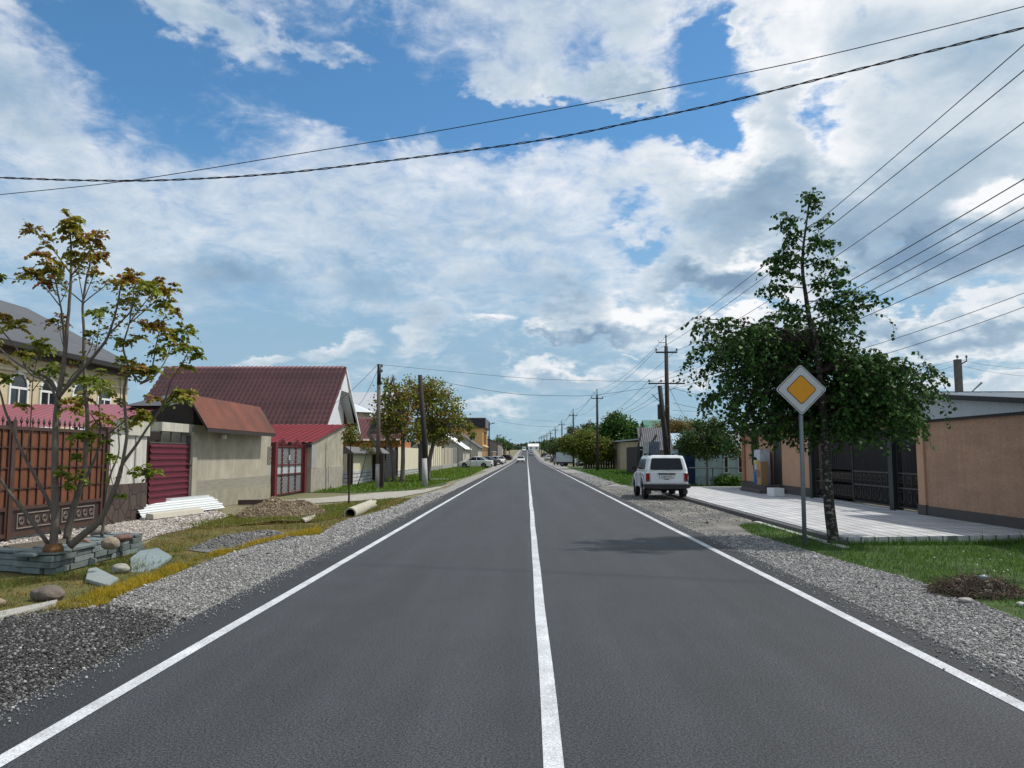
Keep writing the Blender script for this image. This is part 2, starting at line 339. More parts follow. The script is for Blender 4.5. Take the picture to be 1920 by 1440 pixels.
def paving_mat():
    m = bpy.data.materials.new('pale_paving_slabs'); m.use_nodes = True; N = m.node_tree.nodes; L = m.node_tree.links; b = N['Principled BSDF']; b.inputs['Roughness'].default_value = .75
    tc = N.new('ShaderNodeTexCoord'); mp = N.new('ShaderNodeMapping'); mp.inputs['Rotation'].default_value = (0, 0, R(91)); L.new(tc.outputs['Object'], mp.inputs[0])
    br = N.new('ShaderNodeTexBrick'); L.new(mp.outputs[0], br.inputs[0]); br.offset = 0.0
    br.inputs['Scale'].default_value = 1; br.inputs['Brick Width'].default_value = .75; br.inputs['Row Height'].default_value = .27; br.inputs['Mortar Size'].default_value = .02; br.inputs['Mortar Smooth'].default_value = .3
    br.inputs['Color1'].default_value = (.47, .475, .485, 1); br.inputs['Color2'].default_value = (.41, .415, .425, 1); br.inputs['Mortar'].default_value = (.12, .12, .13, 1)
    n = N.new('ShaderNodeTexNoise'); L.new(tc.outputs['Object'], n.inputs['Vector']); n.inputs['Scale'].default_value = 1.3; n.inputs['Detail'].default_value = 7
    mr = N.new('ShaderNodeMapRange'); L.new(n.outputs[0], mr.inputs[0]); mr.inputs[1].default_value = .3; mr.inputs[2].default_value = .7; mr.inputs[3].default_value = .8; mr.inputs[4].default_value = 1.1
    mx = N.new('ShaderNodeMix'); mx.data_type = 'RGBA'; mx.blend_type = 'MULTIPLY'; mx.inputs[0].default_value = 1; L.new(br.outputs[0], mx.inputs[6]); L.new(mr.outputs[0], mx.inputs[7]); L.new(mx.outputs[2], b.inputs['Base Color'])
    bn = N.new('ShaderNodeBump'); bn.inputs['Strength'].default_value = .4; bn.inputs['Distance'].default_value = .01; bn.invert = True; L.new(br.outputs['Fac'], bn.inputs['Height']); L.new(bn.outputs[0], b.inputs['Normal'])
    return m
def mortar_mat(name, c1, c2, mo, bw, rh, ms, rough=.85, axis='yz', bump=.5, scale_noise=3, off=.5):
    """brick or block courses on an upright face; axis picks the face's own plane"""
    m = bpy.data.materials.new(name); m.use_nodes = True; N = m.node_tree.nodes; L = m.node_tree.links; b = N['Principled BSDF']; b.inputs['Roughness'].default_value = rough
    tc = N.new('ShaderNodeTexCoord'); sx = N.new('ShaderNodeSeparateXYZ'); cx = N.new('ShaderNodeCombineXYZ'); L.new(tc.outputs['Object'], sx.inputs[0])
    L.new(sx.outputs['Y' if axis == 'yz' else 'X'], cx.inputs[0]); L.new(sx.outputs[2], cx.inputs[1])
    br = N.new('ShaderNodeTexBrick'); L.new(cx.outputs[0], br.inputs[0]); br.offset = off; br.inputs['Scale'].default_value = 1
    br.inputs['Brick Width'].default_value = bw; br.inputs['Row Height'].default_value = rh; br.inputs['Mortar Size'].default_value = ms
    for k, v in (('Color1', c1), ('Color2', c2), ('Mortar', mo)): br.inputs[k].default_value = (*v, 1)
    n = N.new('ShaderNodeTexNoise'); L.new(tc.outputs['Object'], n.inputs['Vector']); n.inputs['Scale'].default_value = scale_noise; n.inputs['Detail'].default_value = 7
    mr = N.new('ShaderNodeMapRange'); L.new(n.outputs[0], mr.inputs[0])
    for i, q in enumerate((.3, .7, .72, 1.2)): mr.inputs[i + 1].default_value = q
    mx = N.new('ShaderNodeMix'); mx.data_type = 'RGBA'; mx.blend_type = 'MULTIPLY'; mx.inputs[0].default_value = 1; L.new(br.outputs[0], mx.inputs[6]); L.new(mr.outputs[0], mx.inputs[7]); L.new(mx.outputs[2], b.inputs['Base Color'])
    bn = N.new('ShaderNodeBump'); bn.inputs['Strength'].default_value = bump; bn.inputs['Distance'].default_value = .015; bn.invert = True; L.new(br.outputs['Fac'], bn.inputs['Height']); L.new(bn.outputs[0], b.inputs['Normal'])
    return m
def cells_mat(name, c1, c2, mo, scale, edge=.06, rough=.8):
    m = bpy.data.materials.new(name); m.use_nodes = True; N = m.node_tree.nodes; L = m.node_tree.links; b = N['Principled BSDF']; b.inputs['Roughness'].default_value = rough
    tc = N.new('ShaderNodeTexCoord'); v = N.new('ShaderNodeTexVoronoi'); v.feature = 'DISTANCE_TO_EDGE'; v.inputs['Scale'].default_value = scale; L.new(tc.outputs['Object'], v.inputs[0])
    v2 = N.new('ShaderNodeTexVoronoi'); v2.inputs['Scale'].default_value = scale; L.new(tc.outputs['Object'], v2.inputs[0]); sx = N.new('ShaderNodeSeparateColor'); L.new(v2.outputs['Color'], sx.inputs[0])
    a = N.new('ShaderNodeMix'); a.data_type = 'RGBA'; L.new(sx.outputs[0], a.inputs[0]); a.inputs[6].default_value = (*c1, 1); a.inputs[7].default_value = (*c2, 1)
    mr = N.new('ShaderNodeMapRange'); L.new(v.outputs['Distance'], mr.inputs[0]); mr.inputs[1].default_value = edge * .5; mr.inputs[2].default_value = edge
    c = N.new('ShaderNodeMix'); c.data_type = 'RGBA'; L.new(mr.outputs[0], c.inputs[0]); c.inputs[6].default_value = (*mo, 1); L.new(a.outputs[2], c.inputs[7]); L.new(c.outputs[2], b.inputs['Base Color'])
    bn = N.new('ShaderNodeBump'); bn.inputs['Strength'].default_value = .7; bn.inputs['Distance'].default_value = .02; L.new(mr.outputs[0], bn.inputs['Height']); L.new(bn.outputs[0], b.inputs['Normal'])
    return m
GLASS = mt('dark_window_glass', (.015, .02, .025), .08, 0, spec=.8)
WHITE = mt('white_paint', (.72, .73, .74), .5, .08, 4)
BLACKM = mt('black_metal', (.012, .012, .014), .5, .2, 6)
WOOD = mt('dark_weathered_wood', (.045, .032, .024), .9, .4, 3, .3, 30, .6, 30, stretch=(4, 4, .5))
CONC = mt('weathered_concrete', (.36, .335, .27), .92, .28, .8, .1, 45, .3, 50, streak=.12)
CONC2 = mt('grey_concrete', (.30, .30, .29), .9, .2, 2, .12, 40, .4, 50)
WIRE = mt('wire_black', (.012, .012, .014), .6, 0)
LEAF = mt('leaf', (1, 1, 1), .55, 0, attr=True, trans=.35, spec=.3)
DARKLEAF = mt('leaf_matt', (1, 1, 1), .6, 0, attr=True, trans=.18, spec=.25)
BARK = mt('bark', (.15, .13, .11), .9, .3, 5, .25, 40, .6, 30, stretch=(3, 3, .8))
# ================================================================== the ground
DIRT = mt('dry_dirt', (.21, .185, .15), .95, .3, .8, .25, 35, .5, 30, base2=(.14, .13, .10))
GRASSBASE = mt('grass_soil', (.055, .085, .018), .95, .3, 1.5, .35, 40, .6, 35, base2=(.07, .07, .03))
DRYBASE = mt('dry_grass_soil', (.14, .105, .03), .95, .3, 1.6, .4, 45, .6, 35, base2=(.075, .085, .02))
GRAVBASE = mt('gravel_bed', (.23, .225, .215), .95, .2, 1.5, .5, 60, .8, 60)
PATH = mt('grey_path', (.30, .285, .25), .95, .2, 1.2, .15, 50, .4, 50)
YS = list(np.arange(-14, 60, 2.0)) + list(np.arange(60, 150, 6.0)) + list(np.arange(150, 700, 12.0))
def make_ground():
    xs = np.concatenate([-np.geomspace(3000, 15, 14), np.linspace(-12, 12, 9), np.geomspace(15, 3000, 14)])
    ys = np.concatenate([[-400, -60], np.array(YS), np.geomspace(720, 6000, 12)])
    X, Y = np.meshgrid(xs, ys); Z = zprof(Y) - .03
    v = np.stack([X, Y, Z], -1).reshape(-1, 3); nx = len(xs); i = np.arange((len(ys) - 1) * nx).reshape(-1, nx)[:, :-1].ravel()
    f = np.stack([i, i + 1, i + nx + 1, i + nx], 1)
    o = np_mesh('ground', v, f, mt('ground_soil', (.13, .13, .06), .95, .3, .15, .3, 8, .4, 20, base2=(.17, .15, .09))); tag(o, kind='structure')
make_ground()
XL, XR = -3.40, 3.61
def edgeL(y): return XL + .05 * mnoise.noise(Vector((0, y * .35, 3))) + .025 * mnoise.noise(Vector((0, y * 2.1, 9)))
def edgeR(y): return XR + .05 * mnoise.noise(Vector((5, y * .35, 3))) + .025 * mnoise.noise(Vector((5, y * 2.1, 9)))
YR = list(np.arange(-12, 30, .2)) + list(np.arange(30, 150, 1.5)) + list(np.arange(150, 640, 8.0))
def road():
    vs = []; fs = []
    for i, y in enumerate(YR):
        zz = float(zprof(y)); l, r = edgeL(y), edgeR(y)
        vs += [(l - .03, y, zz - .03), (l, y, zz - .004), (l + .35, y, zz), (r - .35, y, zz), (r, y, zz - .004), (r + .03, y, zz - .03)]
        if i:
            b = 6 * i
            for j in range(5): fs.append((b - 6 + j, b - 5 + j, b + j + 1, b + j))
    me = bpy.data.meshes.new('road'); me.from_pydata(vs, [], fs); me.materials.append(asphalt_mat()); o = bpy.data.objects.new('road', me); col.objects.link(o); tag(o, kind='structure')
road()
def line_mat():
    m = material('road_marking_paint', (.47, .485, .51), .7, .34, 1.3, .45, 90, .3, 110); nt = m.node_tree; N = nt.nodes; L = nt.links
    # worn holes show the asphalt below
    b = N['Principled BSDF']; tc = [n for n in N if n.type == 'TEX_COORD'][0]; n = N.new('ShaderNodeTexNoise'); L.new(tc.outputs['Object'], n.inputs['Vector']); n.inputs['Scale'].default_value = 42; n.inputs['Detail'].default_value = 5; n.inputs['Roughness'].default_value = .8
    mr = N.new('ShaderNodeMapRange'); L.new(n.outputs[0], mr.inputs[0]); mr.inputs[1].default_value = .33; mr.inputs[2].default_value = .42; mr.inputs[3].default_value = .25; mr.inputs[4].default_value = 1
    src = b.inputs['Base Color'].links[0].from_socket; mx = N.new('ShaderNodeMix'); mx.data_type = 'RGBA'; mx.blend_type = 'MULTIPLY'; mx.inputs[0].default_value = 1; L.new(src, mx.inputs[6]); L.new(mr.outputs[0], mx.inputs[7]); L.new(mx.outputs[2], b.inputs['Base Color']); return m
LM = line_mat()
def mark(xc, w, y0, y1, name='road_marking'):
    ys = [y for y in YR if y0 < y < y1]; ys = [y0] + ys + [y1]
    wob = lambda y: .012 * mnoise.noise(Vector((xc, y * .25, 0)))
    strip(name, lambda y: xc + wob(y) - w / 2, lambda y: xc + wob(y) + w / 2, ys, .004, LM)
mark(-2.815, .115, -10, 600); mark(3.22, .115, -10, 31); mark(3.22, .09, 31.0, 33.5); mark(3.22, .11, 33.5, 600); mark(.135, .108, -10, 600)

# gravel shoulders --------------------------------------------------
Lout = [(-60, 1168), (60, 1150), (190, 1135), (240, 1108), (330, 1074), (400, 1046), (470, 1024), (545, 1006), (600, 1002), (625, 985), (655, 972), (700, 962), (745, 948), (775, 934), (800, 925), (845, 912), (856, 903), (885, 893), (912, 884), (940, 873)]
Rout = [(1990, 1195), (1920, 1161), (1800, 1115), (1700, 1082), (1590, 1054), (1500, 1027), (1416, 1003), (1380, 1001), (1340, 996), (1305, 985)]
LoutG = [G(u, v) for u, v in Lout]; RoutG = [G(u, v) for u, v in Rout]
gl = [(XL + .1, 1.5)] + [(XL + .1, y) for y in (8, 14, 20, 30, 45, 60, 90, 120)] + [(p.x, p.y) for p in reversed(LoutG)] + [(-8, 5.5), (-8, 1.5)]
sheet('gravel_shoulder', gl, -.016, GRAVBASE, .3, .07, 1)
gr = [(XR - .1, .5)] + [(XR - .1, y) for y in (4, 8, 12, 16, 17.4)] + [(p.x, p.y) for p in reversed(RoutG)] + [(5.3, .5)]
sheet('gravel_shoulder', gr, -.016, GRAVBASE, .3, .06, 2)
# far gravel edges
strip('gravel_shoulder', lambda y: -5.0 + .3 * mnoise.noise(Vector((0, y * .12, 0))), XL + .1, [y for y in YR if y > 80], -.0225, GRAVBASE)
strip('gravel_shoulder', XR - .1, lambda y: 5.3 + .35 * mnoise.noise(Vector((4, y * .1, 0))), [y for y in YR if y > 34], -.0185, GRAVBASE)
# dirt pull-out around the parked car, path and yard surfaces
sheet('dirt_pullout', [(3.55, 16.6), (4.6, 15.9), (5.2, 17.2), (5.6, 19.5), (5.83, 20), (5.83, 28.0), (6.3, 34.5), (7.0, 36.5), (6.2, 38.5), (5.0, 40), (3.6, 43)], -.012, mt('packed_dirt', (.19, .18, .16), .95, .32, .6, .3, 30, .6, 22, base2=(.10, .098, .092)), .3, .12, 3)
yard = [G(*p) for p in [(-160, 1062), (-60, 1046), (0, 1040), (60, 1030), (180, 1030), (268, 1012), (300, 1002), (372, 985), (430, 967)]]
sheet('gravel_yard', [(p.x, p.y) for p in yard] + [(-9.9, 24), (-10.3, 14), (-10.3, 9)], -.013, mt('pink_gravel_bed', (.33, .29, .25), .95, .15, 1, .4, 55, .7, 55), .3, .1, 4)
verge = [G(*p) for p in [(-200, 1075), (-60, 1050), (0, 1046), (270, 1020), (300, 1003), (372, 986), (430, 968), (520, 962), (590, 962), (640, 950), (745, 934)]]
sheet('dry_verge', [(p.x, p.y) for p in verge] + [(p.x - .02, p.y) for p in reversed(LoutG[:14])] + [(-8.5, 5.2)], -.020, DRYBASE, .3, .06, 5)
sheet('dirt_path', [(p.x, p.y) for p in [G(*q) for q in [(488, 938), (600, 933), (700, 924), (790, 918), (850, 907), (800, 922), (740, 934), (640, 940), (560, 944)]]] , -.009, PATH, .4, .12, 6)
sheet('grey_path', [(p.x, p.y) for p in [G(*q) for q in [(350, 1030), (420, 1003), (500, 993), (545, 1000), (560, 1008), (520, 1020), (470, 1024), (400, 1036)]]], -.006, mt('grey_grit', (.12, .12, .125), .95, .2, 1, .4, 55, .7, 55), .2, .08, 7)
dk = [G(*p) for p in [(-260, 1180), (0, 1163), (110, 1146), (190, 1140), (280, 1150), (330, 1172), (250, 1215), (130, 1270), (0, 1335), (-260, 1440)]]
sheet('asphalt_millings', [(p.x, p.y) for p in dk], -.008, mt('millings_bed', (.022, .022, .024), .9, .2, 2, .5, 60, .8, 60), .25, .12, 8)
# grass sheets
Ggreen = mt('green_grass_ground', (.045, .085, .012), .95, .35, 1.2, .4, 25, .7, 30, base2=(.03, .055, .01))
rv = [(4.9, 1.5), (4.93, 6.0)] + [(p.x, p.y) for p in RoutG[1:7]] + [(4.75, 17.0), (4.95, 18.4), (5.3, 18.8), (5.78, 18.2), (5.78, 14.75), (9.2, 15.0), (14, 15.6), (14, 1.5)]
sheet('grass_verge', rv, -.010, Ggreen, .3, .05, 9)
sheet('grass_verge', [(5.15, 43), (5.5, 42), (6.6, 38.6), (10.2, 38.2), (14, 38.2), (14, 110), (5.6, 110), (5.3, 80)], -.008, Ggreen, .5, .2, 10)
sheet('grass_verge', [(-9.6, 33.8), (-7.5, 33.5), (-5.4, 37.0), (-4.6, 42), (-4.9, 48), (-4.5, 60), (-4.9, 80), (-4.8, 108), (-9.6, 108)], -.011, Ggreen, .5, .2, 11)
lm = [G(*q) for q in [(335, 985), (430, 965), (445, 975), (560, 962), (600, 948), (740, 934), (700, 957), (650, 966), (600, 978), (520, 975), (440, 985), (380, 990)]]
sheet('grass_verge', [(p.x, p.y) for p in lm], -.007, mt('patchy_grass_ground', (.075, .095, .018), .95, .4, 1.2, .4, 25, .7, 30, base2=(.12, .09, .035)), .3, .12, 12)

# paved forecourt --------------------------------------------------
def forecourt():
    b = MB(); z = .11
    poly = [(5.86, 14.55), (5.86, 36.6), (7.6, 37.6), (10.35, 37.6), (10.35, 15.2)]
    b.prism([(x, y, -.04) for x, y in poly], (0, 0, z + .04)); o = b.build('paving', paving_mat()); tag(o, kind='structure')
    c = MB()
    c.bb(5.72, 5.855, 14.4, 33, -.05, .085)
    o = c.build('kerb', mt('dark_kerb', (.10, .095, .10), .9, .2, 3, .15, 50), bevel=.008); tag(o, kind='structure')
    o = MB().bb(5.55, 5.70, 13.9, 19.2, -.05, .012).build('kerb', mt('pale_concrete', (.4, .4, .38), .9, .2, 3, .15, 50)); tag(o, kind='structure')
forecourt()
# grit and small stones strewn over the packed dirt
# loose stones, real geometry ---------------------------------------
def rock_base(n=0):
    bm = bmesh.new(); bmesh.ops.create_icosphere(bm, subdivisions=1, radius=.5)
    for v in bm.verts: v.co *= 1 + .28 * mnoise.noise(v.co * 2.3 + Vector((n * 7.7, 0, 0)))
    bm.verts.ensure_lookup_table(); V_ = np.array([v.co[:] for v in bm.verts]); F_ = np.array([[v.index for v in f.verts] for f in bm.faces]); bm.free(); return V_, F_
RV, RF = rock_base(2)
STONE = mt('loose_stone', (1, 1, 1), .9, .15, 20, 0, attr=True)
def stones(name, poly, n, size, tones, z, label=None, keep=None, flat=.6, jit=1.0, warm=0.02):
    p = sample_poly(poly, n)
    if keep is not None: p = p[keep(p)]
    n = len(p); s = size * np.exp(rng.normal(0, .38, n)) * jit
    if True: s *= np.clip(1 + (p[:, 1] - 8) * .035, 1, 2.2)
    t = rng.choice(tones, n) * rng.uniform(.8, 1.2, n); c = np.stack([t * (1 + warm), t, t * (1 - warm)], 1)
    pos = np.column_stack([p, z + s * .12 + zprof(p[:, 1])]); sc = np.column_stack([s * rng.uniform(.8, 1.4, n), s * rng.uniform(.7, 1.1, n), s * flat * rng.uniform(.7, 1.1, n)])
    o = scatter(name, RV, RF, pos, rot_batch(rng.normal(0, .35, n), rng.normal(0, .35, n), rng.uniform(0, 6.28, n)), sc, c, STONE); return tag(o, kind='stuff')
T1 = [.17, .21, .25, .30, .38, .11]
stones('gravel', [(XL - .02, 3.5)] + [(XL - .02, 16)] + [(p.x, p.y) for p in reversed(LoutG[:11])] + [(-7.5, 4.5)], 52000, .0165, T1, -.012, keep=lambda p: ~in_poly(p, [(q.x, q.y) for q in dk]))
stones('gravel', [(XL - .02, 16), (XL - .02, 34)] + [(p.x, p.y) for p in reversed(LoutG[10:15])], 26000, .019, T1, -.012)
stones('gravel', [(XR + .01, 2.0), (XR + .01, 17.0)] + [(p.x, p.y) for p in reversed(RoutG[:9])] + [(5.0, 2.0)], 52000, .0165, T1, -.012)
stones('gravel', [(XR + .01, 40), (XR + .01, 70), (5.2, 70), (5.0, 44)], 9000, .024, T1, -.012)
stones('gravel', [(p.x, p.y) for p in dk], 36000, .014, [.022, .03, .042, .06, .16], -.004, flat=.7)
stones('gravel', [(p.x, p.y) for p in yard] + [(-9.9, 24), (-10.2, 14), (-10.2, 10)], 26000, .021, [.24, .32, .4, .5, .18], -.010, warm=.09)
stones('gravel', [(p.x, p.y) for p in [G(*q) for q in [(350, 1030), (420, 1003), (500, 993), (560, 1008), (470, 1024)]]], 1800, .025, [.1, .14, .2], -.004)
dkc = [(p.x, p.y) for p in dk]; cx_, cy_ = np.mean([p[0] for p in dkc]), np.mean([p[1] for p in dkc]); big = [(cx_ + (x - cx_) * 1.16, cy_ + (y - cy_) * 1.16) for x, y in dkc]
stones('gravel', big, 9000, .015, [.03, .05, .08], -.002, keep=lambda p: ~in_poly(p, dkc) & (p[:, 0] < XL))
stones('gravel', dkc, 700, .017, T1, -.001, keep=lambda p: p[:, 0] < XL)
# grit spilling over the asphalt edge
for sx, ed in ((-1, XL), (1, XR)):
    n = 4200; y = rng.uniform(3, 30, n); x = ed - sx * np.abs(rng.normal(0, .13, n)); s = .010 * np.exp(rng.normal(0, .4, n)); t = rng.choice(T1, n); c = np.stack([t] * 3, 1)
    tag(scatter('gravel', RV, RF, np.column_stack([x, y, .002 + s * .2]), rot_batch(rng.normal(0, .4, n), rng.normal(0, .4, n), rng.uniform(0, 6, n)), s, c, STONE), kind='stuff')

stones('gravel', [(3.7, 17.5), (5.6, 18.5), (5.8, 28), (5.9, 34), (4.0, 38), (3.7, 34)], 2600, .017, T1, -.008)
# grass blades, real geometry ----------------------------------------
BLV = np.array([(-.5, 0, 0), (.5, 0, 0), (-.36, .16, .55), (.36, .16, .55), (0, .55, 1.0)]); BLF = np.array([(0, 1, 3), (0, 3, 2), (2, 3, 4)])
def grass(poly, n, h, w, cols, z=-.012, clump=.7, keep=None, lean=.35, name='grass'):
    p = sample_poly(poly, n); nz = np.array([mnoise.noise(Vector((a * 1.3, b * 1.3, 2))) + .6 * mnoise.noise(Vector((a * 4, b * 4, 6))) for a, b in p])
    k = rng.uniform(-1, 1, n) * .6 + nz * clump > -.35
    if keep is not None: k &= keep(p)
    p = p[k]; nz = nz[k]; n = len(p); cols = np.array(cols)
    hh = h * np.exp(rng.normal(0, .35, n)) * (1 + .6 * nz); ci = np.clip(((nz + rng.normal(0, .35, n)) * .5 + .5) * len(cols), 0, len(cols) - 1).astype(int)
    c = cols[ci] * rng.uniform(.75, 1.25, n)[:, None]
    sc = np.column_stack([np.full(n, w) * rng.uniform(.7, 1.4, n) * np.clip(1 + (p[:, 1] - 10) * .03, 1, 3.5), hh * rng.uniform(.2, 1.6, n), hh])
    o = scatter(name, BLV, BLF, np.column_stack([p, np.full(n, z) + zprof(p[:, 1])]), rot_batch(rng.normal(0, lean, n), rng.normal(0, lean, n), rng.uniform(0, 6.28, n)), sc, c, LEAF)
    return tag(o, kind='stuff')
GR = [(.042, .11, .010), (.055, .145, .012), (.038, .09, .010), (.08, .17, .015), (.11, .18, .025)]
YL = [(.10, .12, .02), (.22, .17, .03), (.34, .25, .03), (.45, .31, .03), (.26, .20, .05), (.30, .20, .06)]
grass([(p[0], p[1]) for p in rv if p[1] > 1][:], 120000, .055, .006, GR, keep=lambda p: (p[:, 1] > 4.5) & (p[:, 0] < p[:, 1] * .75 + 1))
grass([(5.2, 43), (6.6, 38.6), (14, 38.4), (14, 80), (5.6, 80)], 22000, .13, .022, GR)
grass([(-9.4, 34), (-7.5, 33.7), (-5.4, 37.2), (-4.8, 48), (-4.6, 60), (-5, 100), (-9.4, 100)], 26000, .10, .022, [(.07, .14, .012), (.09, .17, .014), (.12, .20, .016), (.15, .21, .025)])
vpoly = [(p.x, p.y) for p in verge] + [(p.x - .02, p.y) for p in reversed(LoutG[:14])] + [(-8.5, 5.2)]
def off_planter(p): return ~((p[:, 0] < -6.45) & (p[:, 1] > 10.3) & (p[:, 1] < 13.6)) & ~in_poly(p, [(q.x, q.y) for q in [G(*k) for k in [(350, 1030), (420, 1003), (500, 993), (545, 1000), (520, 1020), (470, 1024), (400, 1036)]]])
grass(vpoly, 46000, .04, .006, [(.07, .11, .015), (.16, .13, .03), (.22, .15, .035), (.15, .10, .035), (.09, .14, .02), (.30, .21, .04)], keep=off_planter, lean=.6)
ys_ = [G(*k) for k in [(70, 1146), (150, 1120), (240, 1092), (330, 1060), (420, 1030), (520, 1008), (600, 990), (600, 1002), (545, 1006), (470, 1024), (400, 1046), (330, 1074), (240, 1108), (190, 1136)]]
grass([(p.x, p.y) for p in ys_], 19000, .05, .006, [(.08, .13, .02), (.20, .19, .02), (.30, .24, .02), (.42, .31, .02), (.50, .34, .02), (.36, .27, .03)], clump=1.8)
grass([(5.5, 14.25), (11.5, 14.5), (11.5, 14.95), (5.6, 14.5)], 5000, .10, .007, GR)
grass([(p.x, p.y) for p in lm], 16000, .06, .009, [(.07, .11, .015), (.11, .16, .02), (.18, .2, .03), (.25, .2, .05)], keep=lambda p: p[:, 0] < -3.9)
def edge_tufts():
    # thin growth along the wall feet and gravel edges
    n = 3000; y = rng.uniform(34, 60, n); x = -9.45 + rng.uniform(0, .25, n)
    return None
# little white daisies in the right verge
n = 120; pp = sample_poly([(6, 8), (12, 11), (12, 14.3), (6.2, 14.2)], n); sv = np.array([(-.5, -.5, 0), (.5, -.5, 0), (.5, .5, 0), (-.5, .5, 0)]); sf = np.array([(0, 1, 2, 3)])
grass([(-8.2, 9.3), (-6.7, 9.0), (-5.4, 11.5), (-5.9, 13.5), (-6.4, 12.8), (-6.5, 10.4)], 7000, .055, .006, [(.07, .13, .015), (.10, .15, .02), (.2, .16, .04)], clump=1.6, keep=off_planter)
tag(scatter('grass_flowers', sv, sf, np.column_stack([pp, rng.uniform(.05, .09, n)]), rot_batch(rng.normal(0, .5, n), rng.normal(0, .5, n), rng.uniform(0, 6, n)), np.full(n, .018), np.full((n, 3), .7), LEAF), kind='stuff')
# ================================================================== left side buildings
X0 = -9.9                                   # the fence line on the left
ROOFRED = mt('maroon_metal_tile', (.19, .070, .072), .36, .15, .6, .12, 30, metal=.0, spec=.6, base2=(.15, .058, .058))
ROOFRED2 = mt('red_metal_tile', (.24, .035, .045), .45, .2, .8, .1, 30, spec=.5)
ROOFBRN = mt('rust_brown_sheet', (.20, .068, .042), .6, .25, .8, .12, 30, spec=.4, base2=(.15, .06, .045))
DARKROOF = mt('dark_grey_sheet', (.075, .078, .085), .6, .2, .8, .1, 30)
PLASTER = mt('cream_plaster', (.56, .48, .32), .9, .12, 1.2, .05, 50, .15, 60, streak=.12)
PALEPL = mt('pale_plaster', (.50, .49, .42), .9, .15, 1.5, .06, 50, .2, 60, streak=.25)
CRIMSON = mt('crimson_painted_sheet', (.105, .008, .024), .5, .25, 2.5, .1, 25, spec=.5)
MAROONP = mt('maroon_paint', (.12, .014, .020), .5, .25, 5, 0, spec=.5)
RUSTP = mt('rust_orange_panel', (.155, .055, .026), .65, .2, 1.5, .08, 30, streak=.15)
BRNP = mt('brown_metal_paint', (.065, .034, .027), .5, .25, 4, 0)
def tile_roof(p0, eu, ev, w, h, nrm, mat, name, parent, pitch=.2, row=.35, amp=.022, step=.028, sub=5, steps=()):
    """pressed metal tiles: waves across, small steps down the slope; p0 is the ridge start"""
    p0, eu, ev, nrm = (Vector(q) for q in (p0, eu, ev, nrm)); nx = int(w / pitch * sub); xs = np.linspace(0, w, nx + 1)
    vs_, lift = [], []
    r = 0.0
    while r < h - .01:
        e = min(r + row, h); vs_ += [r, e]; lift += [0.0, step * (e - r) / row]; r = e
    for i, q in enumerate(vs_): lift[i] += sum(a for (t, a) in steps if q < t)
    vs_ = np.array(vs_); lift = np.array(lift); U, V = np.meshgrid(xs, vs_); Hh = amp * (np.sin(2 * math.pi * U / pitch) ** 3 * .5 + .5) + lift[:, None]
    base = np.array(p0)[None, None]; pts = base + U[..., None] * np.array(eu) + V[..., None] * np.array(ev) + Hh[..., None] * np.array(nrm)
    nx1 = nx + 1; i = np.arange((len(vs_) - 1) * nx1).reshape(-1, nx1)[:, :-1].ravel()
    f = np.stack([i, i + 1, i + nx1 + 1, i + nx1], 1); return np_mesh(name, pts.reshape(-1, 3), f, mat, parent=parent, smooth=False)
def corr(name, p0, eu, ev, w, h, nrm, mat, parent=None, pitch=.2, amp=.02, trap=True, thick=0):
    """corrugated sheet, ribs run along ev"""
    p0, eu, ev, nrm = (Vector(q) for q in (p0, eu, ev, nrm)); xs = []; hs = []; x = 0
    while x < w:
        for a, b in ((0, 0), (.55, 0), (.65, 1), (.9, 1)) if trap else ((0, 0), (.25, .7), (.5, 1), (.75, .7)):
            if x + a * pitch < w: xs.append(x + a * pitch); hs.append(b * amp)
        x += pitch
    xs.append(w); hs.append(0); b = MB(); n = len(xs)
    vs = [p0 + eu * xs[i] + nrm * hs[i] for i in range(n)] + [p0 + eu * xs[i] + nrm * hs[i] + ev * h for i in range(n)]
    b.add(vs, [(i, i + 1, n + i + 1, n + i) for i in range(n - 1)])
    return b.build(name, mat, parent, fixn=False)

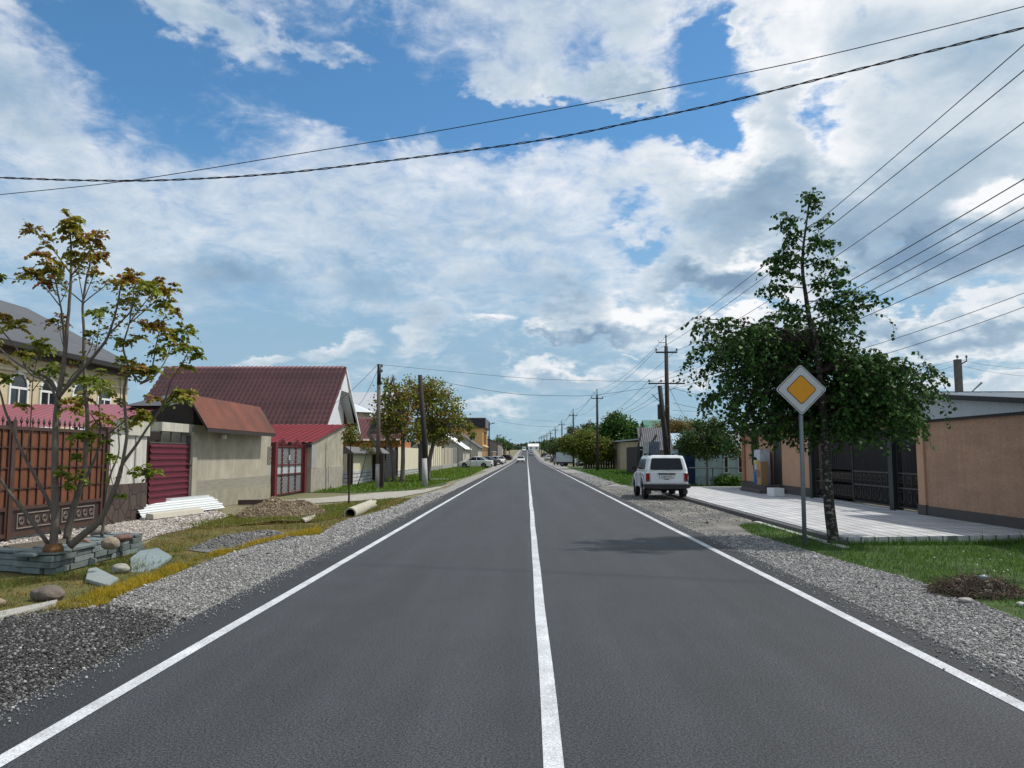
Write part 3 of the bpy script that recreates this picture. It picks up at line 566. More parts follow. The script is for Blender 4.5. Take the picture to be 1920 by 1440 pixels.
# brown double gate -------------------------------------------------
def brown_gate():
    t = empty('metal_gate', (X0, 14.6, 0), 0, 'tall rust brown double gate with spear finials, behind the multi-stemmed tree', 'gate')
    z1 = 2.18
    for (a, b_) in ((-3.2, -.02), (.02, 3.25)):
        p = MB()
        p.bb(-.015, .015, a + .1, b_ - .1, .62, z1 - .05); p.build('panel', RUSTP, t)
        f = MB()
        for y in (a + .04, b_ - .05): f.bb(-.03, .05, y - .04, y + .04, .06, z1)
        for z in (.10, .60, z1 - .03): f.bb(-.03, .052, a + .08, b_ - .09, z - .035, z + .035)
        n = 12
        for i in range(1, n):
            y = a + (b_ - a) * i / n; f.bb(.02, .045, y - .014, y + .014, .64, z1 - .065)
        for z in (.98, 1.38, 1.78): f.bb(.021, .042, a + .08, b_ - .09, z - .012, z + .012)
        for i in range(1, n):
            y = a + (b_ - a) * i / n
            for z in (.98, 1.38, 1.78): f.box((.048, y, z), (.02, .055, .055))
        f.build('frame', BRNP, t)
        lo = MB(); lo.bb(-.012, .012, a + .08, b_ - .09, .135, .565); lo.build('lower_panel', mt('dark_brown_panel', (.045, .028, .026), .5, .2, 3), t)
        s = MB()
        for q in range(2):
            ya = a + .25 + q * (b_ - a - .35) / 2; yb = ya + (b_ - a - .35) / 2 - .22
            for (y0, y1, za, zb) in ((ya, yb, .20, .22), (ya, yb, .48, .50), (ya, ya + .02, .22, .48), (yb - .02, yb, .22, .48)): s.bb(.013, .035, y0, y1, za, zb)
            m_ = (ya + yb) / 2; k = 5
            for j in range(k):
                yc = ya + (yb - ya) * (j + .5) / k
                for sg in (-1, 1):
                    pts = [(.03, yc + .085 * math.cos(w) * (1 - w / 9), .35 + sg * .085 * math.sin(w) * (1 - w / 9)) for w in np.linspace(0, 5.6, 12)]
                    s.tube(pts, .007, 5)
        s.build('scrollwork', mt('tarnished_silver_paint', (.22, .19, .16), .5, .2, 5), t)
    for y in (-3.3, 0.0, 3.35): MB().bb(-.07, .075, y - .06, y + .06, 0, z1 + .1).build('post', BRNP, t)
    n = 36
    for i in range(n):
        y = -3.2 + 6.4 * (i + .5) / n; z = z1
        MB().tube([(.01, y, z), (.01, y, z + .06), (.01, y, z + .11), (.01, y, z + .2)], [.009, .012, .03, .002], 6).build('spear_finial', BRNP, t)
brown_gate()

# pier of stone and pale plaster between the brown gate and the crimson gate
def stone_pier():
    t = empty('wall_pier', (X0, 18.95, 0), 0, 'short pale plaster wall on brown crazy stone base, left of the crimson gate', 'wall')
    MB().bb(-.25, .0, -.95, .95, .92, 2.12).build('wall', mt('white_weathered_plaster', (.55, .54, .50), .9, .15, 1.5, .05, 50, .2, 60, streak=.3), t)
    MB().bb(-.25, .05, -.95, .97, 0, .92).build('stone_base', cells_mat('crazy_brown_stone', (.075, .05, .04), (.05, .033, .028), (.022, .018, .016), 3.2), t)
    MB().bb(-.26, .03, .35, .39, .92, 2.3).build('strip', CONC2, t)
    MB().bb(-.3, .06, -.1, .98, 2.12, 2.5).build('coping', PALEPL, t)
stone_pier()

def crimson_gate():
    t = empty('sheet_gate', (X0, 21.2, 0), 0, 'crimson gate of horizontal corrugated sheet under a concrete lintel, beside the concrete wall', 'gate')
    corr('gate_leaf', (.03, -1.17, .08), (0, 0, 1), (0, 1, 0), 1.84, 2.3, (1, 0, 0), CRIMSON, t, .165, .03)
    b = MB(); b.bb(-.04, .0, -1.17, 1.15, .06, 1.93); b.build('gate_backing', MAROONP, t)
    f = MB(); f.bb(-.05, .07, 1.13, 1.19, .02, 2.2); f.bb(-.04, .02, -1.18, 1.12, 1.94, 1.98)
    for y in (-.5, .1, .75): f.bb(-.04, .0, y - .02, y + .02, 1.98, 2.27)
    f.build('frame', mt('grey_brown_steel', (.07, .06, .055), .6), t)
    MB().bb(.05, .1, 1.0, 1.3, 1.32, 1.345).build('bolt', BLACKM, t)
    MB().bb(-.22, .06, -.62, 1.28, 2.28, 2.52).build('lintel', PALEPL, t)
    # yard wall of the shed seen through the gap
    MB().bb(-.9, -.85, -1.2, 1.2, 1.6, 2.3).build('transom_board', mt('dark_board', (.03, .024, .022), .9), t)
crimson_gate()

def concrete_shed():
    t = empty('concrete_shed', (X0 + .08, 22.4, 0), 0, 'raw concrete shed with rust brown ribbed roof, between crimson gate and lattice gate', 'shed')
    w = MB(); w.bb(-3.2, 0, .12, 7.0, -.02, 2.52); w.build('wall', CONC, t)
    MB().bb(.0, .05, .0, .32, 0, 2.3).build('pilaster', CONC, t)
    MB().bb(-.3, -.0, -.02, .115, 0, 2.45).build('jamb', CONC2, t)
    MB().bb(0, .035, .33, 7.02, -.02, .52).build('plinth', mt('rough_plinth', (.27, .255, .20), .95, .25, 1.5, .2, 30, .5, 25), t)
    MB().bb(0, .022, .33, 7.01, .52, .86).build('board_marked_band', mt('board_marked_concrete', (.25, .24, .20), .95, .2, 3, .1, 30, .4, 20, stretch=(1, .4, 5)), t)
    ex, ez, rx, rz_ = .50, 2.42, -.12, 3.40
    ev = Vector((ex - rx, 0, ez - rz_)); L = ev.length; ev.normalize(); nn = Vector((-ev.z, 0, ev.x)); nn = nn if nn.z > 0 else -nn
    corr('roof', (rx, -.1, rz_), (0, 1, 0), ev, 6.1, L, nn, ROOFBRN, t, .12, .018)
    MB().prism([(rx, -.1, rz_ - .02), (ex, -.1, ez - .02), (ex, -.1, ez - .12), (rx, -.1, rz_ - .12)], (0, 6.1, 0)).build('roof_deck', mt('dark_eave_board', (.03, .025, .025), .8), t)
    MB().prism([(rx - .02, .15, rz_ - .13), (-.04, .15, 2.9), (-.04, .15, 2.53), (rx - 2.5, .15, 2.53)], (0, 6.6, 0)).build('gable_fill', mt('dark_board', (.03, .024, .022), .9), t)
    MB().bb(.1, .2, 2.0, 2.12, 2.14, 2.26).build('lamp', WHITE, t)
concrete_shed()

# maroon canopy roof that shows above the brown gate
def canopy():
    t = empty('yard_canopy', (-14.8, 24, 0), 0, 'low dusky pink canopy roof above the brown gate, before the cream house', 'canopy')
    ev = Vector((0, -3.0, -.86)); L = ev.length; ev.normalize(); nn = Vector((0, -ev.z, ev.y)); nn = nn if nn.z > 0 else -nn
    PK = mt('dusky_pink_sheet', (.235, .075, .095), .5, .12, 1, .05, 30)
    corr('roof', (-3.2, 1.2, 3.30), (1, 0, 0), ev, 6.15, L, nn, PK, t, .25, .015)
    for x in (-3, 0, 2.8):
        for y in (-1.6, 1.0): MB().cyl((x, y, 0), (x, y, 2.4 if y < 0 else 3.1), .05).build('post', BRNP, t)
canopy()
def dark_dormer():
    t = empty('yard_outbuilding', (-12.1, 25.6, 0), 0, 'small dark maroon outbuilding with grey hipped cap, behind the crimson gate', 'outbuilding')
    MB().bb(-.5, .75, -1.1, 1.6, 0, 3.2).build('wall', mt('dark_maroon_board', (.045, .012, .014), .7), t)
    b = MB(); b.add([(-.8, -1.3, 3.2), (1.0, -1.3, 3.2), (1.0, 1.8, 3.2), (-.8, 1.8, 3.2), (.1, -.3, 3.62), (.1, .8, 3.62)], [(0, 1, 4), (1, 2, 5, 4), (2, 3, 5), (3, 0, 4, 5), (0, 3, 2, 1)]); b.build('roof', DARKROOF, t)
dark_dormer()

# arched window helper: local frame, wall faces +X at x, window centre y
def arched_window(t, x, y, z0, w, h, name='window', frame=WHITE, arch=True, surround=None):
    n = 10; out = [(x + .05, y - w / 2, z0), (x + .05, y + w / 2, z0)]
    if arch: out += [(x + .05, y + w / 2 * math.cos(a), z0 + h - w / 2 + w / 2 * math.sin(a)) for a in np.linspace(0, math.pi, n)]
    else: out += [(x + .05, y + w / 2, z0 + h), (x + .05, y - w / 2, z0 + h)]
    def ring(o, k, dx):
        c = (y, z0 + h / 2); return [(p[0] + dx, c[0] + (p[1] - c[0]) * k, c[1] + (p[2] - c[1]) * (1 - (1 - k) * w / h)) for p in o]
    a, b = ring(out, 1.0, 0), ring(out, .84, 0); m = len(a); f = MB()
    a2, b2 = [(p[0] - .05, p[1], p[2]) for p in a], [(p[0] - .05, p[1], p[2]) for p in b]
    vs = a + b + a2 + b2; fs = []
    for i in range(m):
        j = (i + 1) % m; fs += [(i, j, m + j, m + i), (i, 2 * m + i, 2 * m + j, j), (m + i, m + j, 3 * m + j, 3 * m + i)]
    f.add(vs, fs); f.bb(x + .012, x + .045, y - .03, y + .03, z0 + .08, z0 + h - w * .55)
    if arch: f.bb(x + .014, x + .043, y - w * .42, y + w * .42, z0 + h - w * .58, z0 + h - w * .50)
    fo = f.build(name, frame, t); pn = [(x + .008, p[1], p[2]) for p in b]
    MB().add(pn, [tuple(range(m))]).build('pane', GLASS, fo); return fo

def cream_house():
    ex = -17.5; t = empty('cream_house', (ex - .45, 30, 0), 0, 'large cream house with arched windows and dark grey hipped roof at the left edge', 'house')
    wall = MB().bb(-9.3, 0, -14, 4.1, 0, 5.45); wall.build('wall', PLASTER, t)
    MB().bb(-.02, .1, -14.02, 4.15, 5.1, 5.4).build('cornice', mt('dark_cornice', (.10, .085, .07), .7), t)
    MB().bb(-.02, .06, -14.02, 4.13, 4.55, 4.62).build('string_course', mt('pale_trim', (.6, .55, .42), .8), t)
    for y in (-8.6, -6.1, -3.3, -1.6, .4, 2.2): arched_window(t, 0, y, 2.6, 1.05, 1.95, frame=WHITE)
    r = MB(); e = 5.46; x1, x0, ya, yb = .5, -9.8, -14.5, 4.65
    r.add([(x1, ya, e), (x1, yb, e), (x0, yb, e), (x0, ya, e), (-4.65, 3.9, 8.25), (-4.65, -14.5, 8.25)], [(0, 1, 4, 5), (1, 2, 4), (2, 3, 5, 4), (3, 0, 5)])
    r.add([(x1, ya, e - .12), (x1, yb, e - .12), (x0, yb, e - .12), (x0, ya, e - .12)], [(0, 1, 2, 3)]); r.build('roof', DARKROOF, t)
    g = MB(); g.bb(x1 - .02, x1 + .1, ya, yb, e - .16, e + .02); g.bb(x0, x1 + .1, yb + .01, yb + .1, e - .16, e + .02); g.build('gutter', mt('dark_gutter', (.025, .022, .022), .5), t)
    MB().cyl((.65, 3.4, 2.45), (.65, 3.4, 3.0), .02).build('dish_arm', CONC2, t)
    b = MB(); b.tube([(.78, 3.4, 3.0), (.72, 3.45, 3.02), (.68, 3.5, 3.03)], [.42, .3, .05], 16); b.build('satellite_dish', WHITE, t)
cream_house()

def maroon_house():
    y0, y1, xf = 42.6, 51.6, -11.25; ym = 47.3; ze, zr = 3.1, 6.98; W_ = 11.2
    t = empty('gabled_house', (xf, ym, 0), 0, 'house with long maroon tiled roof and tall white clad gable facing the road', 'house')
    a, b_ = y0 - ym, y1 - ym
    w = MB(); w.bb(-W_ + .6, -1.3, a + .5, b_ - .5, 0, ze + .3); w.build('wall', PALEPL, t)
    ev = Vector((0, a, ze - (zr - 0))); L = ev.length; ev.normalize(); nn = Vector((0, -1, 0)); nn = (Vector((1, 0, 0)).cross(ev)); nn = nn if nn.z > 0 else -nn
    tile_roof((-W_, 0, zr), (1, 0, 0), ev, W_, L, nn, ROOFRED, 'roof', t, .28, .43, .075, .10, 6, steps=((1.15, .09), (4.3, .05)))
    ev2 = Vector((0, b_, ze - zr)); L2 = ev2.length; ev2.normalize(); n2 = Vector((1, 0, 0)).cross(ev2); n2 = n2 if n2.z > 0 else -n2
    MB().prism([(0, 0, zr), (0, b_, ze), (0, b_, ze - .1), (0, 0, zr - .12)], (-W_, 0, 0)).build('roof', ROOFRED, t)
    v = MB(); v.prism([(.04, a - .06, ze), (.04, .0, zr + .1), (.04, 0, zr - .22), (.04, a + .12, ze - .08)], (-.3, 0, 0)); v.build('verge_board', mt('maroon_verge', (.09, .025, .03), .5), t)
    v = MB(); v.prism([(.06, 0, zr + .08), (.06, b_ + .05, ze), (.06, b_ - .1, ze - .08), (.06, 0, zr - .16)], (-.2, 0, 0)); v.build('verge_board', WHITE, t)
    MB().bb(-W_, .02, -.1, .1, zr - .02, zr + .09).build('ridge_cap', mt('maroon_verge', (.09, .025, .03), .5), t)
    # white siding: the gable wall with a deep trapezoid recess
    SID = mt('white_siding', (.66, .68, .72), .6, .06, 3)
    s = MB(); h = zr - ze
    def at(y): return zr - (h * (y / a) if y < 0 else h * (y / b_))
    ra, rb, rt = -1.35, 2.6, zr - 1.45    # recess edges and head
    yl = -(rt - zr) * 0 ; ta = -1.0; tb = .95
    s.prism([(0, ta, rt), (0, tb, rt), (0, 0, zr - .2)], (-.06, 0, 0))
    s.prism([(0, ta, rt), (0, a + .25, ze + .05), (0, a + .25, 2.6), (0, ra - 1.0, 2.6), (0, ra - 1.0, ze + .5)], (-.06, 0, 0))
    s.prism([(0, tb, rt), (0, rb + .8, ze + .6), (0, rb + .8, 2.6), (0, b_ - .2, 2.6), (0, b_ - .2, ze + .05)], (-.06, 0, 0))
    s.build('gable_cladding', SID, t)
    s = MB(); s.bb(-.68, -.62, -2.5, 2.3, 2.4, 4.6); s.prism([(-.62, -2.4, 4.6), (-.62, 2.3, 4.6), (-.62, tb, rt), (-.62, ta, rt)], (-.06, 0, 0)); s.build('recess_wall', SID, t)
    s = MB(); s.prism([(-.06, tb, rt), (-.06, rb + .8, ze + .6), (-.62, rb + .8, ze + .6), (-.62, tb, rt)], (0, .05, 0)); s.prism([(-.06, ta, rt), (-.06, ra - 1, ze + .5), (-.62, ra - 1, ze + .5), (-.62, ta, rt)], (0, -.05, 0)); s.prism([(-.06, ta, rt), (-.06, tb, rt), (-.62, tb, rt), (-.62, ta, rt)], (0, 0, .05)); s.build('recess_lining', SID, t)
    arched_window(t, -.62, -1.2, 3.75, .75, 1.4, arch=False, frame=mt('brown_frame', (.08, .05, .04), .6))
    b = MB(); pts = [(.05 + .35 * math.sin(q), ra - 1.0 + (rb + 1.8 - ra) * q / math.pi, 3.0) for q in np.linspace(0, math.pi, 12)]
    b.prism([(p[0], p[1], 2.95) for p in pts], (0, 0, .28)); b.build('balcony', mt('greige_balcony', (.32, .29, .27), .8), t)
maroon_house()

def tile_outhouse():
    t = empty('tiled_outhouse', (-9.55, 36.6, 0), 0, 'low outhouse with bright red tiled roof and concrete side, right of lattice gate', 'outhouse')
    a, b_ = -3.0, 3.3; ze, zr = 2.12, 3.18
    MB().prism([(0, a + .35, -.02), (0, b_, -.02), (0, b_, zr - .06), (0, a + .35, ze + .02)], (-.25, 0, 0)).build('wall', CONC, t)
    MB().bb(0, .03, a + .35, b_, -.02, 1.05).build('plinth', mt('rough_plinth_grey', (.30, .28, .24), .95, .25, 1.8, .2, 30, .5, 25), t)
    MB().bb(0.03, .05, .35, .42, 0, 1.1).build('strip', CONC2, t)
    MB().bb(0, .04, a + .35, a + 1.3, 1.05, 2.1).build('jamb', CONC2, t)
    MB().bb(-6, -.26, b_ - .25, b_, 0, 3.1).build('back_wall', CONC, t)
    ev = Vector((0, a - b_, ze - zr)); L = ev.length; ev.normalize(); nn = Vector((1, 0, 0)).cross(ev); nn = nn if nn.z > 0 else -nn
    tile_roof((-3.6, b_, zr), (1, 0, 0), ev, 3.75, L, nn, ROOFRED2, 'roof', t, .3, .4, .045, .045, 6)
    MB().bb(-3.6, .14, a - .06, a + .0, ze - .16, ze - .03).build('eave_board', mt('dark_eave_board', (.03, .025, .025), .8), t)
    MB().bb(-3.55, -3.3, a + .3, b_, 0, 2.2).build('side_wall', CONC, t)
tile_outhouse()

def lattice_gate():
    t = empty('lattice_gate', (X0 + .1, 31.4, 0), 0, 'ornate maroon wrought iron gate with white lattice panels between two red posts', 'gate')
    a, b_ = -2.0, 2.35
    for y in (a + .25, b_ - .12): MB().bb(-.14, .14, y - .14, y + .14, 0, 2.12).build('post', MAROONP, t)
    pn = MB(); pn.bb(-.03, -.02, a + .4, b_ - .28, .1, 1.95); pn.bb(-.03, -.02, a - .4, a + .1, .1, 1.95); pn.build('panel', mt('pale_lattice_back', (.36, .40, .42), .7, .12, 4), t)
    w = .008
    for (ya, yb) in ((a + .4, b_ - .28), (a - .4, a + .1)):
        lt = MB()
        for (za, zb) in ((.1, .85), (1.25, 1.95)):
            k = .17; n = int((yb - ya + zb - za) / k)
            for sg in (1, -1):
                for i in range(n):
                    c = i * k; p0 = (c, 0) if c <= yb - ya else (yb - ya, c - (yb - ya)); p1 = (0, c) if c <= zb - za else (c - (zb - za), zb - za)
                    q = [(x if sg == 1 else (yb - ya) - x, z) for x, z in (p0, p1)]
                    lt.tube([(-.008, ya + q[0][0], za + q[0][1]), (-.008, ya + q[1][0], za + q[1][1])], w, 4, cap=False)
        lt.build('lattice', mt('dark_lattice', (.09, .06, .065), .6), t)
    f = MB(); n = 4
    for i in range(n + 1):
        y = a + .42 + (b_ - a - .72) * i / n; r = .022
        f.cyl((.02, y, .05), (.02, y, 2.05), r, n=6)
        for z in np.arange(.15, 2.0, .16):
            for sg in (-1, 1):
                f.tube([(.02, y + sg * (.015 + .05 * math.sin(w_)), z + .08 * (w_ / 3.14) - .02 * math.sin(2 * w_)) for w_ in np.linspace(0, 3.14, 6)], .008, 4)
    for z in (.08, .86, 1.24, 1.97): f.bb(-.01, .035, a + .3, b_ - .25, z - .018, z + .018)
    f.build('frame', MAROONP, t)
    for c in (a + 1.25, b_ - 1.15):
        f = MB()
        for i in range(-6, 7):
            y = c + i * .12; h = .34 - .045 * abs(i) + .05 * (i % 2)
            f.tube([(.02, y, 1.97), (.02, y + .03 * math.sin(i), 1.97 + h * .6), (.02, y, 1.97 + h)], [.02, .028, .004], 5)
            f.tube([(.02, y + .06 * math.cos(w_), 2.06 + .05 * math.sin(w_)) for w_ in np.linspace(0, 5, 8)], .01, 4)
        f.build('crest', MAROONP, t)
    MB().bb(.03, .07, .1, .16, 1.42, 1.62).build('notice', WHITE, t)
lattice_gate()
# ------------------------------------------------------------------ left side, farther houses and walls
def window_box(t, face, at, w, h, name='window', frame=WHITE, pane=GLASS, bar=True):
    """face: '+x','-x','-y'; at: centre point on the wall; frame stands proud of the wall"""
    ax = {'+x': (0, 1, 1), '-x': (0, 1, -1), '-y': (1, 0, -1)}[face]; x, y, z = at; f = MB(); p = MB(); q = .07
    def bx(B, u0, u1, z0, z1, d0, d1):
        if face[1] == 'x': B.bb(x + ax[2] * d0, x + ax[2] * d1, y + u0, y + u1, z + z0, z + z1)
        else: B.bb(x + u0, x + u1, y - d0, y - d1, z + z0, z + z1)
    for a in ((-w / 2, w / 2, -h / 2, -h / 2 + q), (-w / 2, w / 2, h / 2 - q, h / 2), (-w / 2, -w / 2 + q, -h / 2 + q, h / 2 - q), (w / 2 - q, w / 2, -h / 2 + q, h / 2 - q)): bx(f, *a, 0, .06)
    if bar: bx(f, -.02, .02, -h / 2 + q, h / 2 - q, .01, .045)
    fo = f.build(name, frame, t); bx(p, -w / 2 + q, w / 2 - q, -h / 2 + q, h / 2 - q, 0.0, .012); p.build('pane', pane, fo); return fo
def gable_house(name, label, x0, x1, y0, y1, h, rise, wallm, roofm, axis='y', over=.35, wins=(), trim=WHITE, cat='house', roof_name='roof', dx=0):
    """ridge along axis; wins: (face, along, z, w, h)"""
    t = empty(name, ((x0 + x1) / 2, (y0 + y1) / 2, float(zprof((y0 + y1) / 2))), 0, label, cat); a, b = (x1 - x0) / 2, (y1 - y0) / 2; w = MB(); o = over
    w.bb(-a, a, -b, b, -.6, h)
    if axis == 'y': w.prism([(-a, -b, h), (a, -b, h), (dx, -b, h + rise)], (0, 2 * b, 0))
    else: w.prism([(-a, -b, h), (-a, b, h), (-a, 0, h + rise)], (2 * a, 0, 0))
    w.build('wall', wallm, t); r = MB(); k = o * rise / (a if axis == 'y' else b); th = .07
    if axis == 'y':
        for s in (-1, 1):
            e = (s * (a + o), h - k * a / abs(s * a - dx) ); pr = [(dx, h + rise + .03), (e[0], e[1] + .03), (e[0], e[1] + .03 + th), (dx, h + rise + .03 + th)]
            r.prism([(p[0], -b - o, p[1]) for p in pr], (0, 2 * (b + o), 0))
    else:
        for s in (-1, 1):
            e = (s * (b + o), h - k); pr = [(0, h + rise + .03), (e[0], e[1] + .03), (e[0], e[1] + .03 + th), (0, h + rise + .03 + th)]
            r.prism([(-a - o, p[0], p[1]) for p in pr], (2 * (a + o), 0, 0))
    r.build(roof_name, roofm, t)
    for (fc, al, z, ww, hh) in wins:
        pt = {'+x': (a, al, z), '-x': (-a, al, z), '-y': (al, -b, z)}[fc]; window_box(t, fc, pt, ww, hh, frame=trim)
    return t
XF = -9.45
# cream fence with stone base and grey coping
def fence_cream():
    t = empty('garden_wall', (XF, 45.6, 0), 0, 'cream ribbed garden wall on white block base with grey coping, behind slim saplings', 'wall')
    a, b = -5.2, 5.6
    MB().bb(-.2, 0, a, b, .78, 1.72).build('wall', mt('ribbed_cream_plaster', (.55, .52, .36), .9, .1, 2, .1, 30, .5, 5, stretch=(1, 3, .3)), t)
    MB().bb(-.22, .03, a, b, -.02, .78).build('stone_base', mortar_mat('white_block_base', (.56, .57, .58), (.46, .47, .49), (.12, .12, .12), .42, .2, .02), t)
    c = MB(); c.prism([(.32, a, 1.70), (.32, a, 1.76), (-.1, a, 2.08), (-.5, a, 1.76), (-.5, a, 1.70)], (0, b - a, 0)); c.build('coping', mt('grey_coping', (.13, .125, .13), .7, .15, 2), t)
    for y in (a + .15, b - 4.1): MB().bb(.04, .28, y - .1, y + .1, 0, 1.7).build('post', mt('dark_post', (.03, .015, .015), .6), t)
fence_cream()
def slat_gate():
    t = empty('slatted_gate', (XF, 53.5, 0), 0, 'dark horizontally slatted gate at the right end of the cream garden wall', 'gate'); b = MB()
    b.bb(-.03, 0, -2.2, 2.2, .1, 2.0); b.build('gate_leaf', mt('dark_maroon_leaf', (.02, .012, .016), .5), t); s = MB()
    for z in np.arange(.15, 2.0, .17): s.bb(0.002, .04, -2.15, 2.15, z, z + .09)
    s.build('slats', mt('dark_slat', (.035, .03, .04), .45), t); MB().bb(-.1, .1, -2.4, -2.21, 0, 2.2).build('post', BLACKM, t); MB().bb(-.1, .1, 2.21, 2.4, 0, 2.2).build('post', BLACKM, t)
slat_gate()
def plain_wall(label, y0, y1, h, mat, name='garden_wall', base=.5, basem=CONC2, x=XF, strips=0, coping=None):
    t = empty(name, (x, (y0 + y1) / 2, 0), 0, label, 'wall'); L = (y1 - y0) / 2
    MB().bb(-.2, 0, -L, L, base, h).build('wall', mat, t); MB().bb(-.22, .03, -L, L, -.05, base).build('stone_base', basem, t)
    if strips:
        s = MB()
        for i in range(strips): y = -L + 2 * L * (i + .5) / strips; s.bb(.003, .03, y - .06, y + .06, base, h)
        s.build('pilaster', mt('brown_strip', (.12, .09, .07), .8), t)
    if coping: MB().bb(-.3, .1, -L, L, h, h + .1).build('coping', coping, t)
    return t
CREAM2 = mt('light_cream_wall', (.62, .57, .44), .9, .1, 2, .06, 30, streak=.15)
plain_wall('pale cream wall partly hidden behind the rusty leaved trees', 56, 67, 2.2, CREAM2, basem=mortar_mat('block_base_grey', (.42, .42, .41), (.35, .35, .34), (.12, .12, .12), .4, .2, .02))
def far_gate(label, y, w, h, m):
    t = empty('sheet_gate', (XF, y, 0), 0, label, 'gate'); MB().bb(-.04, 0, -w / 2, w / 2, .08, h).build('gate_leaf', m, t)
    for s in (-1, 1): MB().bb(-.1, .06, s * w / 2 - .07, s * w / 2 + .07, 0, h + .15).build('post', BLACKM, t)
    b = MB()
    for k in np.arange(-w / 2 + .3, w / 2, .4): b.bb(.002, .03, k - .02, k + .02, .15, h - .05)
    b.build('frame', BLACKM, t)
far_gate('black gate directly behind the leaning dark utility pole', 70.2, 5.6, 2.4, mt('black_sheet', (.02, .02, .024), .5))
plain_wall('pale cream wall with thin brown pilasters, right of the leaning utility pole', 73.5, 86, 2.55, CREAM2, basem=mt('grey_base', (.25, .24, .22), .9), strips=7)
plain_wall('beige wall with dark posts in front, left of the parked white sedan', 86.2, 98, 2.5, mt('beige_plaster', (.42, .38, .30), .9, .15, 2, streak=.3), basem=CONC2, strips=3)
plain_wall('grey green panelled wall behind the parked white sedan', 98.3, 104.5, 2.6, mt('grey_green_plaster', (.30, .33, .32), .9, .15, 2, streak=.3), basem=CONC2, strips=6)
# houses
gable_house('white_roofed_house', 'big pale building with light grey metal roof rising behind the gabled house', -26, -13.4, 72, 84, 5.0, 2.9, mt('beige_wall2', (.42, .40, .34), .9, .1, 1), mt('light_grey_metal', (.40, .42, .45), .5, .08, .6), axis='x', wins=(('+x', 0, 3.8, 1.4, 1.3), ('-y', 4, 3.6, 1.5, 1.2)))
def porch_roof():
    t = empty('porch', (-14.6, 66, 0), 0, 'small bright white porch roof on beige walls, just right of the white gable', 'porch'); b = MB()
    b.add([(-1.5, -1.6, 5.3), (1.5, -1.6, 5.2), (1.5, 1.6, 5.2), (-1.5, 1.6, 5.3), (-1.4, 0, 6.5)], [(0, 1, 4), (1, 2, 4), (2, 3, 4), (3, 0, 4), (0, 3, 2, 1)]); b.build('roof', mt('white_sheet_roof', (.62, .66, .68), .45, .05), t)
    MB().bb(-1.4, .8, -1.2, 1.2, 0, 5.2).build('wall', mt('beige_wall2', (.42, .40, .34)), t)
porch_roof()
def maroon_low_house():
    t = empty('low_tiled_house', (-11.2, 60.5, 0), 0, 'low house with maroon tiled roof and orange trimmed wall, half hidden by rusty leaved trees', 'house')
    MB().bb(-3.2, 1.6, -2.6, 3, -.02, 2.7).build('wall', mt('orange_trim_wall', (.38, .14, .05), .8, .1, 2), t)
    MB().bb(-3.2, 1.63, -2.63, -2.6, 1.9, 2.15).build('trim', mt('pale_trim', (.6, .55, .42), .8), t)
    ev = Vector((0, -5.6, -1.9)); L = ev.length; ev.normalize(); nn = Vector((1, 0, 0)).cross(ev); nn = nn if nn.z > 0 else -nn
    tile_roof((-3.4, 2.2, 4.65), (1, 0, 0), ev, 5.3, L, nn, ROOFRED, 'roof', t, .3, .4, .04, .04, 5)
    window_box(t, '+x', (1.6, -.5, 1.6), 1.2, 1.0); window_box(t, '-y', (.3, -2.6, 1.35), 1.4, .7)
maroon_low_house()
WR = mt('whitish_sheet_roof', (.66, .68, .70), .45, .1, .5)
gable_house('small_house', 'long low house with bright white roof, right of the rusty leaved trees', -15.6, -8.7, 105, 117, 2.6, 2.35, mt('grey_wall3', (.40, .38, .33), .9, .12, 1), WR, wins=(('-y', 1.5, 1.8, 1.0, 1.0), ('+x', -3, 1.6, 1.2, 1.2)))
gable_house('small_house', 'low house with steep dark slate roof behind the parked white sedan', -15.2, -8.2, 129, 141, 3.0, 2.45, mt('grey_wall3', (.40, .38, .33)), DARKROOF, wins=(('-y', 1.5, 1.8, 1.0, 1.0),))
gable_house('small_house', 'narrow pale house with grey roof between dark slate roof and orange building', -14.5, -9.2, 143, 149, 3.0, 1.8, mt('pale_teal_wall', (.42, .46, .44), .9, .1, 1), mt('mid_grey_roof', (.2, .21, .22), .6), wins=(('-y', 1.2, 1.6, 1.1, 1.1), ('+x', 0, 1.6, 1.2, 1.2)))
def orange_building():
    t = empty('two_storey_shop', (-8.6, 150, float(zprof(150))), 0, 'orange two storey building topped by a black boxed parapet, far left', 'building')
    MB().bb(-13, 0, 0, 17, -.5, 6.9).build('wall', mt('orange_render', (.62, .36, .15), .85, .08, 1), t)
    MB().bb(-13.3, .5, -.5, 17.5, 6.9, 8.85).build('parapet', mt('black_cladding', (.018, .019, .023), .5, .1), t)
    MB().bb(.50, .56, -.5, 17.5, 6.95, 8.8).build('parapet_panel', mt('grey_cladding', (.10, .10, .115), .5, .1), t)
    MB().bb(-13.3, .56, -.56, -.5, 8.8, 8.9).build('parapet_edge', WHITE, t)
    for y in (3, 6, 9, 12):
        window_box(t, '+x', (0, y, 5.0), 1.3, 2.6, frame=mt('brown_frame', (.08, .05, .04)))
    MB().bb(-.02, .5, -.2, 17, 3.2, 3.4).build('ledge', mt('cream_ledge', (.7, .62, .42), .8), t)
    for x in (-9, -5, -2): window_box(t, '-y', (x, 0, 5.2), 1.2, 1.4)
    for y in (3, 8, 13): window_box(t, '+x', (0, y, 1.5), 2.2, 2.2, frame=mt('grey_pilaster', (.3, .3, .3), .7))
orange_building()
